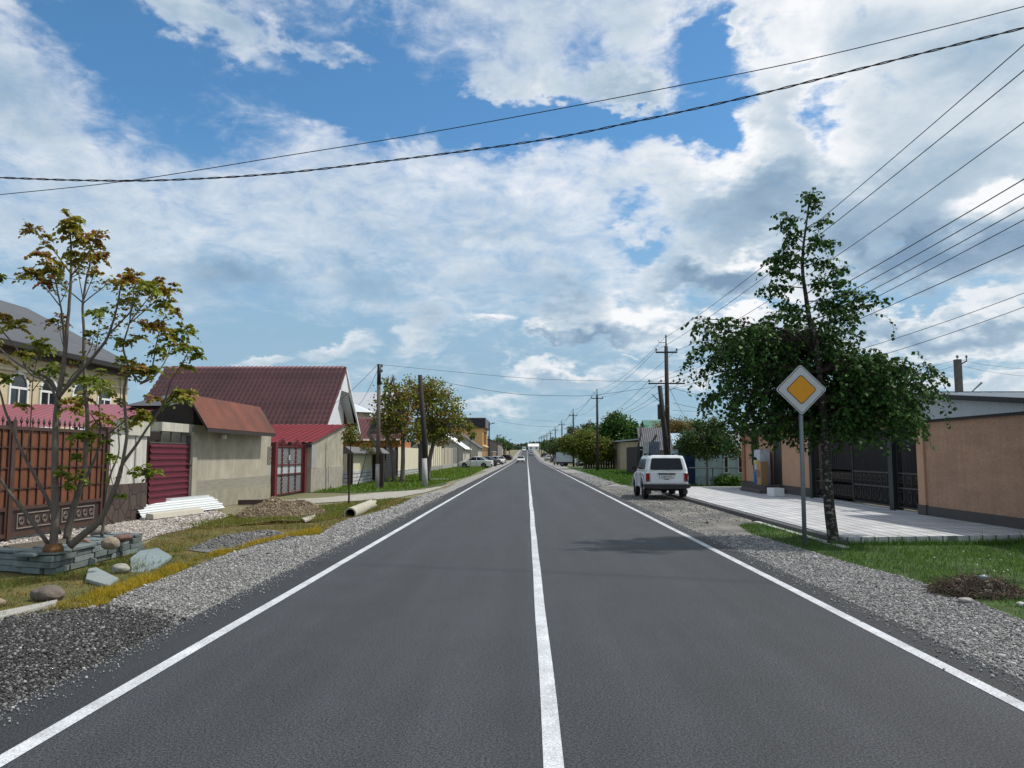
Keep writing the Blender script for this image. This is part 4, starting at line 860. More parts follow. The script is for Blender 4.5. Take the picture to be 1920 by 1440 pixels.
gable_house('long_grey_building', 'long grey building with low grey pitched roof, right of the orange building', -20, -7.6, 192, 236, 4.6, 2.1, mt('grey_brown_wall', (.19, .17, .15), .9, .15, .5), mt('mid_grey_roof', (.2, .21, .22), .6), wins=tuple(('+x', k, 2.6, 2, 1.6) for k in (-16, -8, 0, 8, 16)) + (('-y', -2, 3, 1.6, 1.4),))
t_ = plain_wall('dull red brick yard wall between the orange building and the far cars', 168, 188, 2.2, mortar_mat('red_brick', (.20, .08, .06), (.15, .06, .05), (.2, .18, .16), .25, .08, .012), x=-7.5, base=.4, coping=WHITE); t_.location.z = .1
FW = [mt('far_wall_a', (.34, .30, .24), .9, .1, .4), mt('far_wall_b', (.45, .42, .36), .9, .1, .4), mt('far_wall_c', (.25, .16, .13), .9, .1, .4)]
FR = [mt('far_roof_a', (.16, .08, .07), .7, .1, .4), mt('mid_grey_roof', (.2, .21, .22)), mt('far_roof_c', (.30, .22, .20), .7, .1, .4), mt('whitish_sheet_roof', (.66, .68, .70))]
for i, (x0, x1, y0, y1, h, rs, wm, rm, lb) in enumerate([
    (-21, -8.2, 250, 264, 3.4, 2.2, 1, 0, 'far house with brown red roof beyond the long grey building'),
    (-19, -8.6, 276, 288, 3.2, 2.0, 0, 1, 'far grey roofed house just before the distant trees on the left'),
    (-19, -8.4, 305, 318, 3.3, 2.4, 2, 2, 'distant house with dull pink roof on the left of the road'),
    (-18, -8.8, 340, 352, 3.4, 2.0, 1, 3, 'distant house with pale roof on the left near the vanishing point')]):
    gable_house('far_house', lb, x0, x1, y0, y1, h, rs, FW[wm], FR[rm], wins=(('+x', -2, 1.8, 1.4, 1.3), ('+x', 2.5, 1.8, 1.4, 1.3), ('-y', 2, 1.8, 1.4, 1.3)))
t_ = gable_house('white_hall', 'large white building with bright roof closing the far end of the road', 1.0, 8.8, 560, 590, 2.4, 2.2, mt('white_wall', (.78, .78, .76), .8), mt('bright_white_roof', (.6, .6, .58), .6), axis='x', wins=(('-y', -2, 1.3, 1.6, 1.2), ('-y', 2, 1.3, 1.6, 1.2)), cat='building')
# ================================================================== right side buildings
XW = 10.15
ORANGE = mt('orange_bark_plaster', (.45, .275, .185), .9, .20, 1.0, .20, 26, .9, 20, stretch=(1, .35, 1.8), streak=.14)
ORANGE2 = mt('orange_smooth_plaster', (.50, .30, .195), .9, .1, 1.5, .05, 40)
PLINTH = mt('dark_grey_plinth', (.085, .075, .072), .85, .1, 2, .1, 40)
SIDING = mt('pale_blue_grey_siding', (.40, .44, .47), .55, .06, 2)
def roof_house():
    t = empty('roadside_outbuilding', (XW, 15, 0), 0, 'orange textured plaster outbuilding with grey siding gable and blue grey roof at the right edge', 'building')
    ya, yb = -1.7, 4.9
    MB().bb(0, 5, ya, yb,   .32, 2.46).build('wall', ORANGE, t)
    MB().bb(-.035, 5.03, ya - .03, yb + .02, -.05, .34).build('plinth', PLINTH, t)
    MB().bb(-.055, 0, yb - .02, yb + .32, .36, 2.5).build('pilaster', ORANGE2, t)
    MB().bb(-.07, .1, yb - .05, yb + .36, -.05, .36).build('pilaster_base', PLINTH, t)
    b = MB(); b.bb(-.06, .02, ya, yb + .1, 2.45, 2.51); b.build('trim', BLACKM, t)
    zr, rate = 3.20, .104       # roof falls towards the camera
    f = lambda y: zr - (yb + .35 - y) * rate
    s = MB(); xs = -.12; y = ya
    # vertical boards
    k = .105; n = int((yb + .1 - ya) / k)
    for i in range(n):
        y0 = ya + i * k; y1 = y0 + k; s.prism([(xs, y0 + .006, 2.51), (xs, y1, 2.51), (xs, y1, f(y1) - .05), (xs, y0 + .006, f(y0) - .05)], (.04, 0, 0))
    s.build('gable_siding', SIDING, t)
    MB().prism([(xs + .042, ya, 2.5), (xs + .042, yb + .1, 2.5), (xs + .042, yb + .1, f(yb) - .06), (xs + .042, ya, f(ya) - .06)], (.05, 0, 0)).build('siding_backing', mt('dark_gap', (.1, .11, .12), .9), t)
    s = MB(); s.prism([(-.10, yb + .12, 2.51), (4, yb + .12, 2.51), (4, yb + .4, f(yb + .4) - .06), (-.2, yb + .42, f(yb + .4) - .06)], (0, .03, 0)); s.build('soffit_panel', SIDING, t)
    ev = Vector((0, -1, -rate)).normalized(); corr('roof', (-.25, yb + .45, zr + .05), (1, 0, 0), ev, 6.2, 7.1, Vector((0, -rate, 1)).normalized(), mt('blue_grey_roof_sheet', (.17, .20, .24), .45, .1, 1), t, .3, .02)
    MB().prism([(-.27, ya, f(ya) - .05), (-.27, yb + .45, zr - .06), (-.27, yb + .45, zr + .05), (-.27, ya, f(ya) + .07)], (.05, 0, 0)).build('fascia', BLACKM, t)
    MB().bb(-.25, 5.6, yb + .44, yb + .5, zr - .02, zr + .09).build('ridge_trim', mt('dark_blue_trim', (.05, .07, .08), .5), t)
    s = MB(); s.prism([(-.23, ya, f(ya) - .06), (-.23, yb + .4, f(yb + .4) - .06), (-.08, yb + .4, f(yb + .4) - .06), (-.08, ya, f(ya) - .06)], (0, 0, .02)); s.build('eave_soffit', SIDING, t)
    # little tiled cap over the pilaster
    s = MB()
    for i in range(6): s.cyl((-.42 , yb + .1 + i * .09 - .2, 2.42), (.05, yb + .1 + i * .09 - .2, 2.72), .045, n=8)
    s.build('tile_cap', mt('dark_tile_cap', (.06, .065, .07), .4), t)
roof_house()
def dark_gate():
    t = empty('wrought_iron_gate', (XW + .05, 23.9, .11), 0, 'wide dark wrought iron gate with scroll panels behind the birch trunk', 'gate'); ya, yb = -3.6, 3.9
    for y in (ya + 1.35, yb - .1): MB().bb(-.13, .13, y - .13, y + .13, -.1, 2.6).build('post', mt('dark_green_post', (.012, .018, .02), .5), t)
    for (a, b) in ((ya, ya + 1.2), (ya + 1.5, yb - 1.5 + 1.2 - 2.2 + .95), (ya + 1.5 + 2.58, yb - .25)):
        f = MB(); g = MB()
        for z in (.1, .62, 1.02, 2.35): f.bb(-.02, .025, a, b, z - .022, z + .022)
        for y in (a + .02, b - .02): f.bb(-.025, .03, y - .025, y + .025, .05, 2.4)
        n = max(4, int((b - a) / .16))
        for i in range(1, n): y = a + (b - a) * i / n; f.cyl((0, y, 1.02), (0, y, 2.6 + .1 * math.sin(3.1 * i / n)), .009, n=5)
        m = max(2, int((b - a) / .34))
        for i in range(m):
            yc = a + (b - a) * (i + .5) / m; r = .13
            g.bb(-.015, .015, yc - .17 - .008, yc - .17 + .008, .64, 1.0)
            for sg in (-1, 1):
                g.tube([(0, yc + sg * (.13 - .11 * math.cos(w)) * (1 - w / 11) - sg * .05, .83 + .13 * math.sin(w) * (1 - w / 11)) for w in np.linspace(0, 5.5, 12)], .009, 4)
                g.tube([(0, yc + sg * .14 * math.sin(w) * (1 - w / 12), .36 + .19 * math.cos(w) * (1 - w / 12)) for w in np.linspace(0, 5.5, 12)], .009, 4)
        f.build('frame', mt('wrought_iron', (.03, .028, .03), .5), t); g.build('scrollwork', mt('bronzed_iron', (.05, .04, .035), .5), t)
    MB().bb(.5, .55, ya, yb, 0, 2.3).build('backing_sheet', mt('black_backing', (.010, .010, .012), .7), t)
    MB().bb(-.1, .25, ya, yb, -.1, .02).build('sill', mt('pale_sill', (.5, .5, .5), .8), t)
dark_gate()
def orange_house():
    t = empty('roadside_house', (XW + .1, 32.6, .11), 0, 'orange plastered house with grey plinth, dark doorway and entrance steps, behind the road sign', 'house'); ya, yb = -4.7, 4.5
    MB().bb(0, 7, ya, yb, .3, 2.55).build('wall', ORANGE2, t); MB().bb(-.04, 7.03, ya - .03, yb + .03, -.1, .32).build('plinth', PLINTH, t)
    MB().bb(-.08, .0, yb - .7, yb - .35, .32, 2.5).build('pilaster', mt('darker_orange', (.36, .16, .09), .9), t)
    r = MB(); r.prism([(-.5, ya - .4, 2.55), (7.5, ya - .4, 2.55), (3.4, ya - .4, 3.5)], (0, yb - ya + .8, 0)); r.build('roof', mt('dull_maroon_roof', (.10, .045, .045), .6, .1, 1), t)
    window_box(t, '-x', (0, 2.2, 1.75), .9, 1.4, frame=mt('brown_frame', (.08, .05, .04)))
    MB().bb(-.02, .0, -1.3, -.35, .32, 2.3).build('door', mt('dark_door', (.03, .03, .032), .4), t)
    s = MB(); s.bb(-1.1, -.05, -1.9, .9, -.1, .14); s.bb(-.75, -.05, -1.5, .6, .14, .30); s.build('step', PLINTH, t, bevel=.01)
    p = empty('advert_fridge', (XW - .28, 32.75, .405), 0, 'white fridge printed with blue water bottles, on the steps of the orange house', 'fridge')
    MB().bb(-.18, .24, -.42, .42, 0, 1.45).build('cabinet', mt('fridge_white', (.5, .54, .58), .35), p, bevel=.01)
    MB().bb(-.2, .22, .44, .49, 0, 1.48).build('side_panel', mt('navy_panel', (.012, .03, .075), .4), p)
    MB().bb(-.22, -.185, -.34, .36, .82, 1.0).build('header_band', mt('yellow_band', (.45, .42, .12), .6), p)
    b = MB(); b.tube([(-.2, .12, .03), (-.2, .12, .42), (-.2, .12, .5), (-.2, .12, .55), (-.2, .12, .62)], [.1, .1, .07, .035, .035], 12); b.tube([(-.2, .26, .03), (-.2, .26, .3), (-.2, .26, .38), (-.2, .26, .43)], [.065, .065, .03, .025], 10)
    b.build('printed_bottles', mt('bottle_blue', (.02, .13, .36), .4), p)
    q = empty('cardboard_box', (XW - .42, 32.2, .405), .2, 'tall tan cardboard box standing beside the white fridge', 'box')
    MB().bb(-.16, .16, -.18, .18, 0, .95).build('carton', mt('cardboard', (.40, .25, .13), .9, .1, 3), q); MB().bb(-.163, -.158, -.14, .14, .3, .62).build('printed_patch', mt('dim_print', (.26, .15, .09), .9), q)
    q = empty('plastic_crate', (XW - .95, 28.9, .115), .1, 'small white crate on the paving behind the sign post', 'crate'); b = MB()
    for (x0, x1, y0, y1, z0, z1) in ((-.2, .2, -.3, .3, 0, .04), (-.2, -.17, -.3, .3, .04, .3), (.17, .2, -.3, .3, .04, .3), (-.17, .17, -.3, -.27, .04, .3), (-.17, .17, .27, .3, .04, .3)): b.bb(x0, x1, y0, y1, z0, z1)
    b.build('crate_body', WHITE, q)
orange_house()
def blue_house():
    t = empty('blue_walled_house', (12.6, 41.6, 0), 0, 'pale blue rendered house with narrow windows behind the low pipe railing', 'house')
    BL = mt('pale_blue_render', (.38, .49, .52), .9, .12, 1.2, .06, 30, .2, 40, streak=.2)
    MB().bb(-3.55, 4, 0, 8, -.05, 1.86).build('wall', BL, t); MB().bb(-3.58, 4.0, -.04, 0, -.05, .5).build('plinth', mt('stained_blue_plinth', (.33, .42, .45), .95, .3, 2, .1, 20, streak=.3), t)
    for x in (-1.95, -1.2): window_box(t, '-y', (x, 0, 1.12), .3, .95, frame=mt('pale_frame', (.5, .55, .56), .7), bar=False)
    for x in (-.5, .35): MB().cyl((x, -.12, 0), (x, -.12, 1.9), .04).build('drainpipe', mt('dark_pipe', (.05, .06, .07), .6), t)
    MB().prism([(-3.3, -.02, 1.86), (-1.5, -.02, 1.86), (-2.55, -.02, 3.08)], (0, .1, 0)).build('gable', mt('pale_lilac_board', (.40, .42, .48), .8), t)
    sl = Vector((1.4, 0, -1.35)).normalized(); corr('roof', (-2.55, -.3, 3.13), (0, 1, 0), sl, 8, 2.0, Vector((1.35, 0, 1.4)).normalized(), mt('weathered_slate_sheet', (.17, .18, .18), .8, .25, 2), t, .2, .03, False)
    sl = Vector((-.9, 0, -1.35)).normalized(); corr('roof', (-2.55, -.3, 3.13), (0, 1, 0), sl, 8, 1.6, Vector((-1.35, 0, .9)).normalized(), mt('weathered_slate_sheet', (.17, .18, .18)), t, .2, .03, False)
    sl = Vector((0, -1, -.42)).normalized(); corr('lean_to_roof', (-1.2, 3, 3.0), (1, 0, 0), sl, 5, 3.3, Vector((0, -.42, 1)).normalized(), mt('weathered_slate_sheet', (.17, .18, .18)), t, .2, .03, False)
    g = empty('blue_gate', (8.75, 41.9, 0), 0, 'navy blue metal gate left of the pale blue house', 'gate'); MB().bb(-.42, .28, 0, .05, .05, 1.8).build('gate_leaf', mt('navy_paint', (.012, .035, .10), .45, .2, 3), g)
    MB().bb(-.38, .24, -.03, 0, 1.2, 1.26).build('crossbar', mt('navy_dark', (.008, .015, .04), .5), g)
    for x in (-.5, .34): MB().bb(x - .06, x + .06, -.04, .08, 0, 1.95).build('post', mt('navy_dark', (.008, .015, .04), .5), g)
blue_house()
def sheds():
    t = empty('corrugated_shed', (9.75, 62, 0), 0, 'dark shed clad in weathered corrugated sheet with arched gable, behind the parked off-roader', 'shed')
    DK = mt('weathered_corrugated', (.13, .13, .145), .75, .25, 2, .1, 20); MB().bb(-.75, .9, .05, 8, -.05, 2.3).build('wall', mt('dark_board', (.03, .024, .022)), t)
    corr('front_sheet', (-.3, 0, 0), (1, 0, 0), (0, 0, 1), 1.2, 2.7, (0, -1, 0), mt('blue_grey_corrugated', (.10, .12, .16), .7, .3, 2), t, .17, .04, False)
    corr('roof', (-.72, .0, 2.0), (1, 0, 0), Vector((.0, 1.6, 1.85)).normalized(), 2.7, 2.45, Vector((0, -1.85, 1.6)).normalized(), DK, t, .17, .04, False)
    corr('side_sheet', (-.6, -.15, 0.2), (1, 0, 0), (.06, 0, 1), .45, 2.5, (0, -1, 0), mt('pale_grey_sheet', (.32, .33, .35), .7), t, .17, .03, False)
    MB().tube([(-.95, -.1, 0), (-.92, -.1, 1.8), (-.8, -.1, 2.6), (-.55, .3, 3.3), (-.4, 1.2, 3.95)], .08, 6).build('edge_frame', BLACKM, t)
    t = empty('small_house', (12.0, 63, 0), 0, 'small beige house with light blue corrugated roof behind the double utility pole', 'house')
    MB().bb(-1.6, 3, 0, 7, -.05, 2.35).build('wall', mt('beige_plaster', (.42, .38, .30)), t)
    corr('roof', (-1.5, -.4, 2.4), (1, 0, 0), Vector((0, 2.4, 1.0)).normalized(), 4.6, 2.75, Vector((0, -1.0, 2.4)).normalized(), mt('light_blue_roof_sheet', (.36, .47, .56), .5, .1, 1), t, .2, .03)
    MB().prism([(-2.3, -.45, 2.2), (-1.5, -.45, 3.3), (-1.45, -.45, 3.2), (-2.2, -.45, 2.1)], (0, 3, 0)).build('verge_board', BLACKM, t)
    MB().bb(-1.5, 3.2, 2.1, 2.3, 3.4, 3.55).build('ridge', BLACKM, t); window_box(t, '-y', (.4, 0, 1.4), .9, 1.0)
    t = empty('beige_shed', (12.0, 87, 0), 0, 'plain beige flat roofed shed between the big green tree and the dark fence', 'shed')
    MB().bb(-1.5, 1.4, 0, 8, -.05, 3.1).build('wall', mt('tan_beige', (.36, .30, .22), .9, .1, 1, streak=.2), t); MB().prism([(-1.9, -.3, 3.1), (1.8, -.3, 3.42), (1.8, -.3, 3.55), (-1.9, -.3, 3.25)], (0, 8.6, 0)).build('roof', mt('pale_edge_roof', (.30, .33, .38), .6), t)
    MB().bb(.45, .85, -.12, 0, 2.6, 2.8).build('lamp_box', WHITE, t)
    t = empty('sheet_fence', (12.35, 74, 0), 0, 'short dark metal fence in front of the beige shed', 'fence'); MB().bb(-.15, .5, 0, .06, 0, 2.35).build('panel', mt('dark_blue_fence', (.03, .035, .05), .6), t)
    b = MB()
    for x in (-.15, .1, .35, .55): b.bb(x - .03, x + .03, -.05, 0, 0, 2.5)
    b.build('bars', BLACKM, t)
    t = empty('plank_fence', (9.2, 93, 0), 0, 'dark plank fence in the shade below the big green tree', 'fence'); b = MB()
    for i in range(14): b.bb(-2.2 + .3 * i, -2.0 + .3 * i + .05, 0, .05, 0, 1.9 + .1 * math.sin(i * 2.3))
    b.bb(-2.2, 2.1, .05, .1, .5, .6); b.bb(-2.2, 2.1, .05, .1, 1.4, 1.5); b.build('planks', mt('old_grey_planks', (.09, .075, .06), .9, .3, 2), t)
    gable_house('green_roofed_house', 'house with green metal roof rising behind the big green tree', 15.2, 22, 95, 104, 4.0, 2.0, FW[1], mt('green_roof', (.05, .16, .12), .5), axis='x', wins=(('-y', -2, 2, 1.2, 1.2),))
    for i, (x0, x1, y0, y1, h, rs, wm, rm, lb) in enumerate([
        (9.5, 17, 128, 139, 3.0, 2.2, 1, 0, 'house with brown roof just beyond the olive tree on the right'),
        (9.2, 18, 168, 180, 3.4, 2.8, 0, 2, 'house with dusty pink roof beside the receding right hand poles'),
        (9.4, 18, 200, 212, 3.3, 2.6, 2, 0, 'dark walled house with brown roof on the far right side'),
        (9.0, 17, 236, 248, 3.2, 2.6, 1, 2, 'pale far house with pinkish roof on the right'),
        (9.4, 18, 275, 288, 3.3, 2.8, 0, 1, 'distant grey roofed house on the right of the road'),
        (9.2, 18, 330, 344, 3.4, 3.0, 1, 0, 'most distant brown roofed house on the right, beside the white hall')]):
        gable_house('far_house', lb, x0, x1, y0, y1, h, rs, FW[wm], FR[rm], wins=(('-x', -2, 1.8, 1.4, 1.3), ('-x', 2.5, 1.8, 1.4, 1.3), ('-y', -1.5, 1.8, 1.4, 1.3)))
sheds()
def railing():
    t = empty('pipe_railing', (10.0, 37.9, 0), 0, 'low dark pipe railing at the far edge of the paving', 'railing')
    for x in (-.95, 1.15): MB().cyl((x, 0, 0), (x, 0, 1.02), .035, n=8).build('post', mt('dark_pipe', (.05, .06, .07)), t)
    MB().cyl((-2.1, 0, 1.0), (1.15, 0, 1.0), .028, n=8).build('rail', mt('dark_pipe', (.05, .06, .07)), t)
railing()
# ================================================================== trees and plants
LFV = np.array([(0, 0, 0), (.5, .42, .10), (0, 1, 0), (-.5, .42, .10)]); LFF = np.array([(0, 1, 2), (0, 2, 3)])
def leaves(name, pos, size, cols, mat, parent, aspect=.45, up=.6, dirs=None):
    n = len(pos); pos = np.asarray(pos, float)
    if dirs is None: rots = rot_batch(rng.normal(0, up, n), rng.normal(0, up, n), rng.uniform(0, 6.283, n))
    else:   # leaf axis (local y) along dirs
        d = dirs / np.linalg.norm(dirs, axis=1, keepdims=True); r = rng.normal(0, 1, (n, 3)) + np.array([0, 0, 1.2]); x = np.cross(d, r); x /= np.linalg.norm(x, axis=1, keepdims=True); z = np.cross(x, d); rots = np.stack([x, d, z], -1)
    s = np.asarray(size) * rng.uniform(.7, 1.3, n); sc = np.column_stack([s * aspect * 2, s, s])
    return scatter(name, LFV, LFF, pos, rots, sc, cols, mat, parent)
def smooth_pts(pts, k=4):
    pts = [Vector(p) for p in pts]
    if len(pts) < 3: return pts
    out = []
    for i in range(len(pts) - 1):
        p0, p1, p2, p3 = pts[max(i - 1, 0)], pts[i], pts[i + 1], pts[min(i + 2, len(pts) - 1)]
        for j in range(k):
            t = j / k; out.append(.5 * ((2 * p1) + (p2 - p0) * t + (2 * p0 - 5 * p1 + 4 * p2 - p3) * t * t + (3 * p1 - p0 - 3 * p2 + p3) * t ** 3))
    return out + [pts[-1]]

# ---- multi-stemmed tree in the stone planter (left foreground)
def left_tree():
    YB = 10.75; base = P(100, 1030, YB)
    t = empty('ailanthus_tree', (base.x, base.y, .0), 0, 'multi stemmed young tree with reddish leaf tufts, growing from the slate planter', 'tree')
    off = Vector((base.x, base.y, 0)); wood = MB(); segs = []
    def stem(pts, r0, r1, d0=0.0, d1=0.0):
        """pts: traced points; depth runs from d0 to d1 beyond the planter"""
        L = [0]
        for i in range(1, len(pts)): L.append(L[-1] + math.hypot(pts[i][0] - pts[i - 1][0], pts[i][1] - pts[i - 1][1]))
        w = [P(u, v, YB + d0 + (d1 - d0) * (l / L[-1])) - off for (u, v), l in zip(pts, L)]
        q = smooth_pts(w, 4); n = len(q)
        q = [p + Vector((mnoise.noise(p * 3), mnoise.noise(p * 3 + Vector((9, 0, 0))), 0)) * .012 for p in q]
        wood.tube(q, [.86 * (r0 + (r1 - r0) * i / (n - 1)) for i in range(n)], 8); segs.append((q, r1))
    stem([(100, 1034), (103, 960), (103, 860), (105, 779), (116, 706), (123, 650), (127, 604), (133, 512), (133, 444), (132, 410)], .066, .008, 0, .1)
    stem([(133, 514), (105, 475), (78, 446), (58, 425)], .012, .005, .08, .3)
    stem([(134, 516), (155, 490), (173, 460), (184, 435)], .014, .005, .08, -.3)
    stem([(134, 520), (150, 511), (168, 500)], .008, .004, .08, -.1)
    stem([(124, 1010), (132, 970), (156, 885), (162, 830), (163.6, 779), (158, 687), (157, 620), (156, 566), (163, 520), (169, 493), (170, 470)], .048, .008, .2, .5)
    stem([(156, 566), (149, 520), (147, 500)], .010, .004, .45, .6); stem([(158, 560), (168, 535), (177, 512)], .010, .004, .45, .3)
    stem([(157, 568), (185, 545), (204, 530)], .011, .005, .45, .1); stem([(156, 568), (125, 542), (101, 520), (95, 505)], .013, .005, .45, .8)
    stem([(121, 655), (118, 600), (113, 569), (105, 530), (98, 500), (92, 485)], .02, .005, .1, -.3); stem([(112, 573), (90, 545), (66, 523)], .011, .005, 0, -.4)
    stem([(114, 566), (122, 550), (129, 530)], .008, .004, 0, .1); stem([(112, 560), (98, 538), (88, 525)], .008, .004, 0, -.5)
    stem([(110, 745), (132, 718), (165, 680), (193, 647), (205, 625), (217, 588), (225, 543), (230, 528)], .036, .007, .0, -.5)
    stem([(205, 626), (225, 606), (243, 586), (256, 560), (271, 542)], .016, .005, -.3, -.7)
    stem([(132, 1024), (158, 1000), (185, 977), (214, 919), (224, 890), (230, 870), (253, 837), (288, 787), (332, 724)], .062, .010, .1, .3)
    stem([(226, 886), (237, 821), (234, 770), (232, 735), (240, 690), (232, 650), (243, 604), (248, 570), (252, 538)], .03, .006, .2, -.2)
    stem([(243, 605), (262, 580), (288, 548)], .012, .005, -.1, -.4); stem([(243, 606), (275, 580), (305, 553)], .012, .005, -.1, .2); stem([(243, 604), (244, 570), (243, 545)], .01, .005, -.1, .4)
    stem([(240, 690), (262, 716), (281, 700), (293, 647), (305, 604), (312, 590)], .018, .006, 0, .5)
    stem([(262, 720), (290, 705), (314, 668), (322, 630)], .016, .006, .1, .8); stem([(288, 787), (310, 748), (323, 710), (343, 680), (352, 660)], .018, .006, .2, -.3)
    stem([(128, 1020), (137, 964), (160, 900), (185, 837), (187, 790), (186, 753), (190, 722)], .036, .008, .4, .9)
    stem([(185, 838), (205, 812), (240, 785), (262, 776)], .016, .006, .7, .5); stem([(187, 800), (165, 770), (150, 745)], .012, .005, .8, .9)
    stem([(90, 1020), (47, 961), (18, 924), (0, 898), (-35, 862), (-60, 800)], .034, .014, .0, -.4)
    stem([(112, 1002), (92, 943), (70, 900), (50, 863), (26, 816), (10, 770), (0, 734), (-20, 690)], .036, .012, .3, .1)
    stem([(50, 860), (57, 790), (60, 734), (64, 700), (72, 660)], .012, .005, .15, .2)
    stem([(112, 762), (100, 734), (80, 712), (55, 698), (31, 652), (8, 625), (-6, 605)], .024, .008, 0, -.3)
    stem([(110, 740), (94, 712), (65, 698), (38, 685), (12, 665), (-10, 642)], .024, .010, .1, .4)
    stem([(112, 745), (135, 705), (150, 690), (172, 650), (175, 630)], .014, .005, .1, .3); stem([(60, 734), (75, 715), (95, 695)], .008, .004, .2, .3)
    stem([(187, 835), (215, 812), (250, 795)], .010, .004, .6, .9); stem([(130, 955), (142, 915), (125, 892)], .009, .004, .3, 0); stem([(228, 935), (210, 905), (206, 862)], .008, .004, .2, .1)
    stem([(230, 868), (252, 890), (268, 885)], .007, .004, .1, -.3)
    stem([(191, 1006), (196, 970), (200, 930), (207, 890), (222, 850), (222, 800)], .030, .010, 1.1, 1.2)
    stem([(170, 680), (183, 640), (186, 600)], .010, .004, 0, .2); stem([(225, 760), (225, 710), (226, 685)], .008, .004, .3, .5); stem([(120, 655), (112, 620), (108, 600)], .007, .003, .1, .1)
    WOODMAT = (mt('pale_grey_bark', (.13, .11, .095), .9, .30, 6, .3, 50, .7, 30, stretch=(3, 3, .8)))
    tufts = [(133, 412, 20), (137, 440, 22), (60, 430, 14), (85, 440, 8), (80, 475, 16), (97, 500, 18), (60, 515, 20), (85, 525, 12), (180, 445, 20), (145, 480, 20), (178, 480, 16), (190, 480, 14), (120, 495, 12), (185, 512, 12), (130, 425, 16), (150, 455, 12),
             (228, 525, 20), (250, 520, 20), (272, 535, 20), (295, 535, 20), (322, 540, 14), (235, 565, 14), (245, 560, 10), (310, 572, 18), (325, 585, 12), (275, 610, 16), (260, 632, 12), (300, 618, 20), (320, 630, 20), (345, 622, 20), (335, 650, 18), (355, 652, 16), (370, 668, 12), (300, 655, 16),
             (185, 585, 18), (110, 600, 15), (170, 625, 10), (30, 610, 22), (5, 590, 10), (-2, 520, 8), (75, 650, 24), (50, 665, 15), (95, 690, 18), (15, 710, 15), (170, 705, 24), (190, 720, 20), (225, 680, 14), (235, 640, 13), (258, 690, 20), (280, 700, 18), (345, 740, 20), (330, 746, 16), (265, 780, 18), (245, 790, 15), (275, 775, 14),
             (190, 785, 18), (150, 750, 24), (130, 762, 16), (150, 815, 17), (175, 820, 12), (120, 885, 14), (150, 893, 14), (135, 907, 10), (268, 880, 15), (288, 887, 11), (210, 855, 8), (200, 828, 9), (145, 855, 10), (352, 688, 13), (0, 640, 12), (88, 460, 10), (40, 760, 10), (225, 930, 7), (290, 745, 12), (215, 745, 14), (10, 680, 12)]
    pos, dr, cl, sz = [], [], [], []; tw = wood
    allp = [(q[i], i) for q, r in segs for i in range(len(q))]
    for (u, v, r) in tufts:
        d = ray(u, v); best = None
        # nearest traced twig gives the tuft its depth
        for q, r1 in segs:
            for p in q:
                w = p + off - Vector((0, 0, CAM_H)); a = w.cross(d).length
                if best is None or a < best[0]: best = (a, w.length, p)
        c = d * best[1] + Vector((0, 0, CAM_H)) - off; Rr = r * best[1] / FPX * 1.08
        if (best[2] - c).length > .05: tw.tube(smooth_pts([best[2], (best[2] + c) / 2 + Vector((0, 0, -.02)), c + Vector((0, 0, Rr * .2))], 3), .0035, 4)
        nl = 9 if r > 14 else 6
        if r > 17: nl = 12
        young = np.clip(random.gauss(.55 if v < 620 else .35, .25), 0, 1)
        if v > 810: young = .1
        for k in range(nl):
            a = random.uniform(0, 6.283); el = random.uniform(-.3, 1.1); D = Vector((math.cos(a) * math.cos(el), math.sin(a) * math.cos(el), math.sin(el))); L = Rr * random.uniform(.8, 1.35); p = c + Vector((0, 0, random.uniform(-.3, .3) * Rr)); st = 6
            mid = []
            for j in range(st):
                f = (j + 1) / st; q = p + D * L * f + Vector((0, 0, -.55 * L * f * f)); mid.append(q)
            tang = (mid[-1] - mid[0]).normalized(); side = tang.cross(Vector((0, 0, 1)))
            side = side.normalized() if side.length > .01 else Vector((1, 0, 0))
            for j, q in enumerate(mid):
                for sg in ((-1, 1) if j < st - 1 else (0,)):
                    pos.append(q[:]); dr.append((side * sg * .9 + tang * .5 + Vector((0, 0, -.25)))[:]); sz.append(.066 * (1 - .3 * abs(j / st - .4)) * (.8 + .02 * r))
                    red = np.clip(young * .98 + .35 * (q.z - c.z) / Rr * .6 + random.gauss(0, .16), 0, 1)
                    A = np.array([.13, .18, .018]); B = np.array([.26, .25, .028]); C_ = np.array([.25, .075, .03])
                    col_ = A + (B - A) * min(1, red * 2) if red < .5 else B + (C_ - B) * (red - .5) * 2
                    if v > 800: col_ = np.array([.17, .22, .02]) * random.uniform(.7, 1.2)
                    cl.append(col_ * random.uniform(.7, 1.3))
    for q, r1 in segs:
        if r1 > .0075: continue
        for p in q[len(q) // 2:]:
            for k in range(3):
                a = random.uniform(0, 6.28); D = Vector((math.cos(a), math.sin(a), random.uniform(-.1, .8))).normalized(); L = random.uniform(.05, .16)
                for j in range(3):
                    pos.append((p + D * L * (j + 1) / 3)[:]); dr.append((D.x + random.gauss(0, .6), D.y + random.gauss(0, .6), D.z - .5)); sz.append(.048); cl.append(np.array(random.choice([(.14, .19, .02), (.22, .22, .025), (.22, .12, .03)])) * random.uniform(.7, 1.3))
    wood.build('trunk', WOODMAT, t, smooth=True)
    leaves('foliage', pos, sz, np.array(cl), LEAF, t, aspect=.40, dirs=np.array(dr))
    b = MB(); b.tube([(0, .0, .28), (0, 0, .33), (0, 0, .40)], [.13, .135, .10], 9); b.build('root_collar', mt('rust_brown_root', (.14, .07, .03), .95, .4, 6, .3, 30, .8, 20), t)
left_tree()

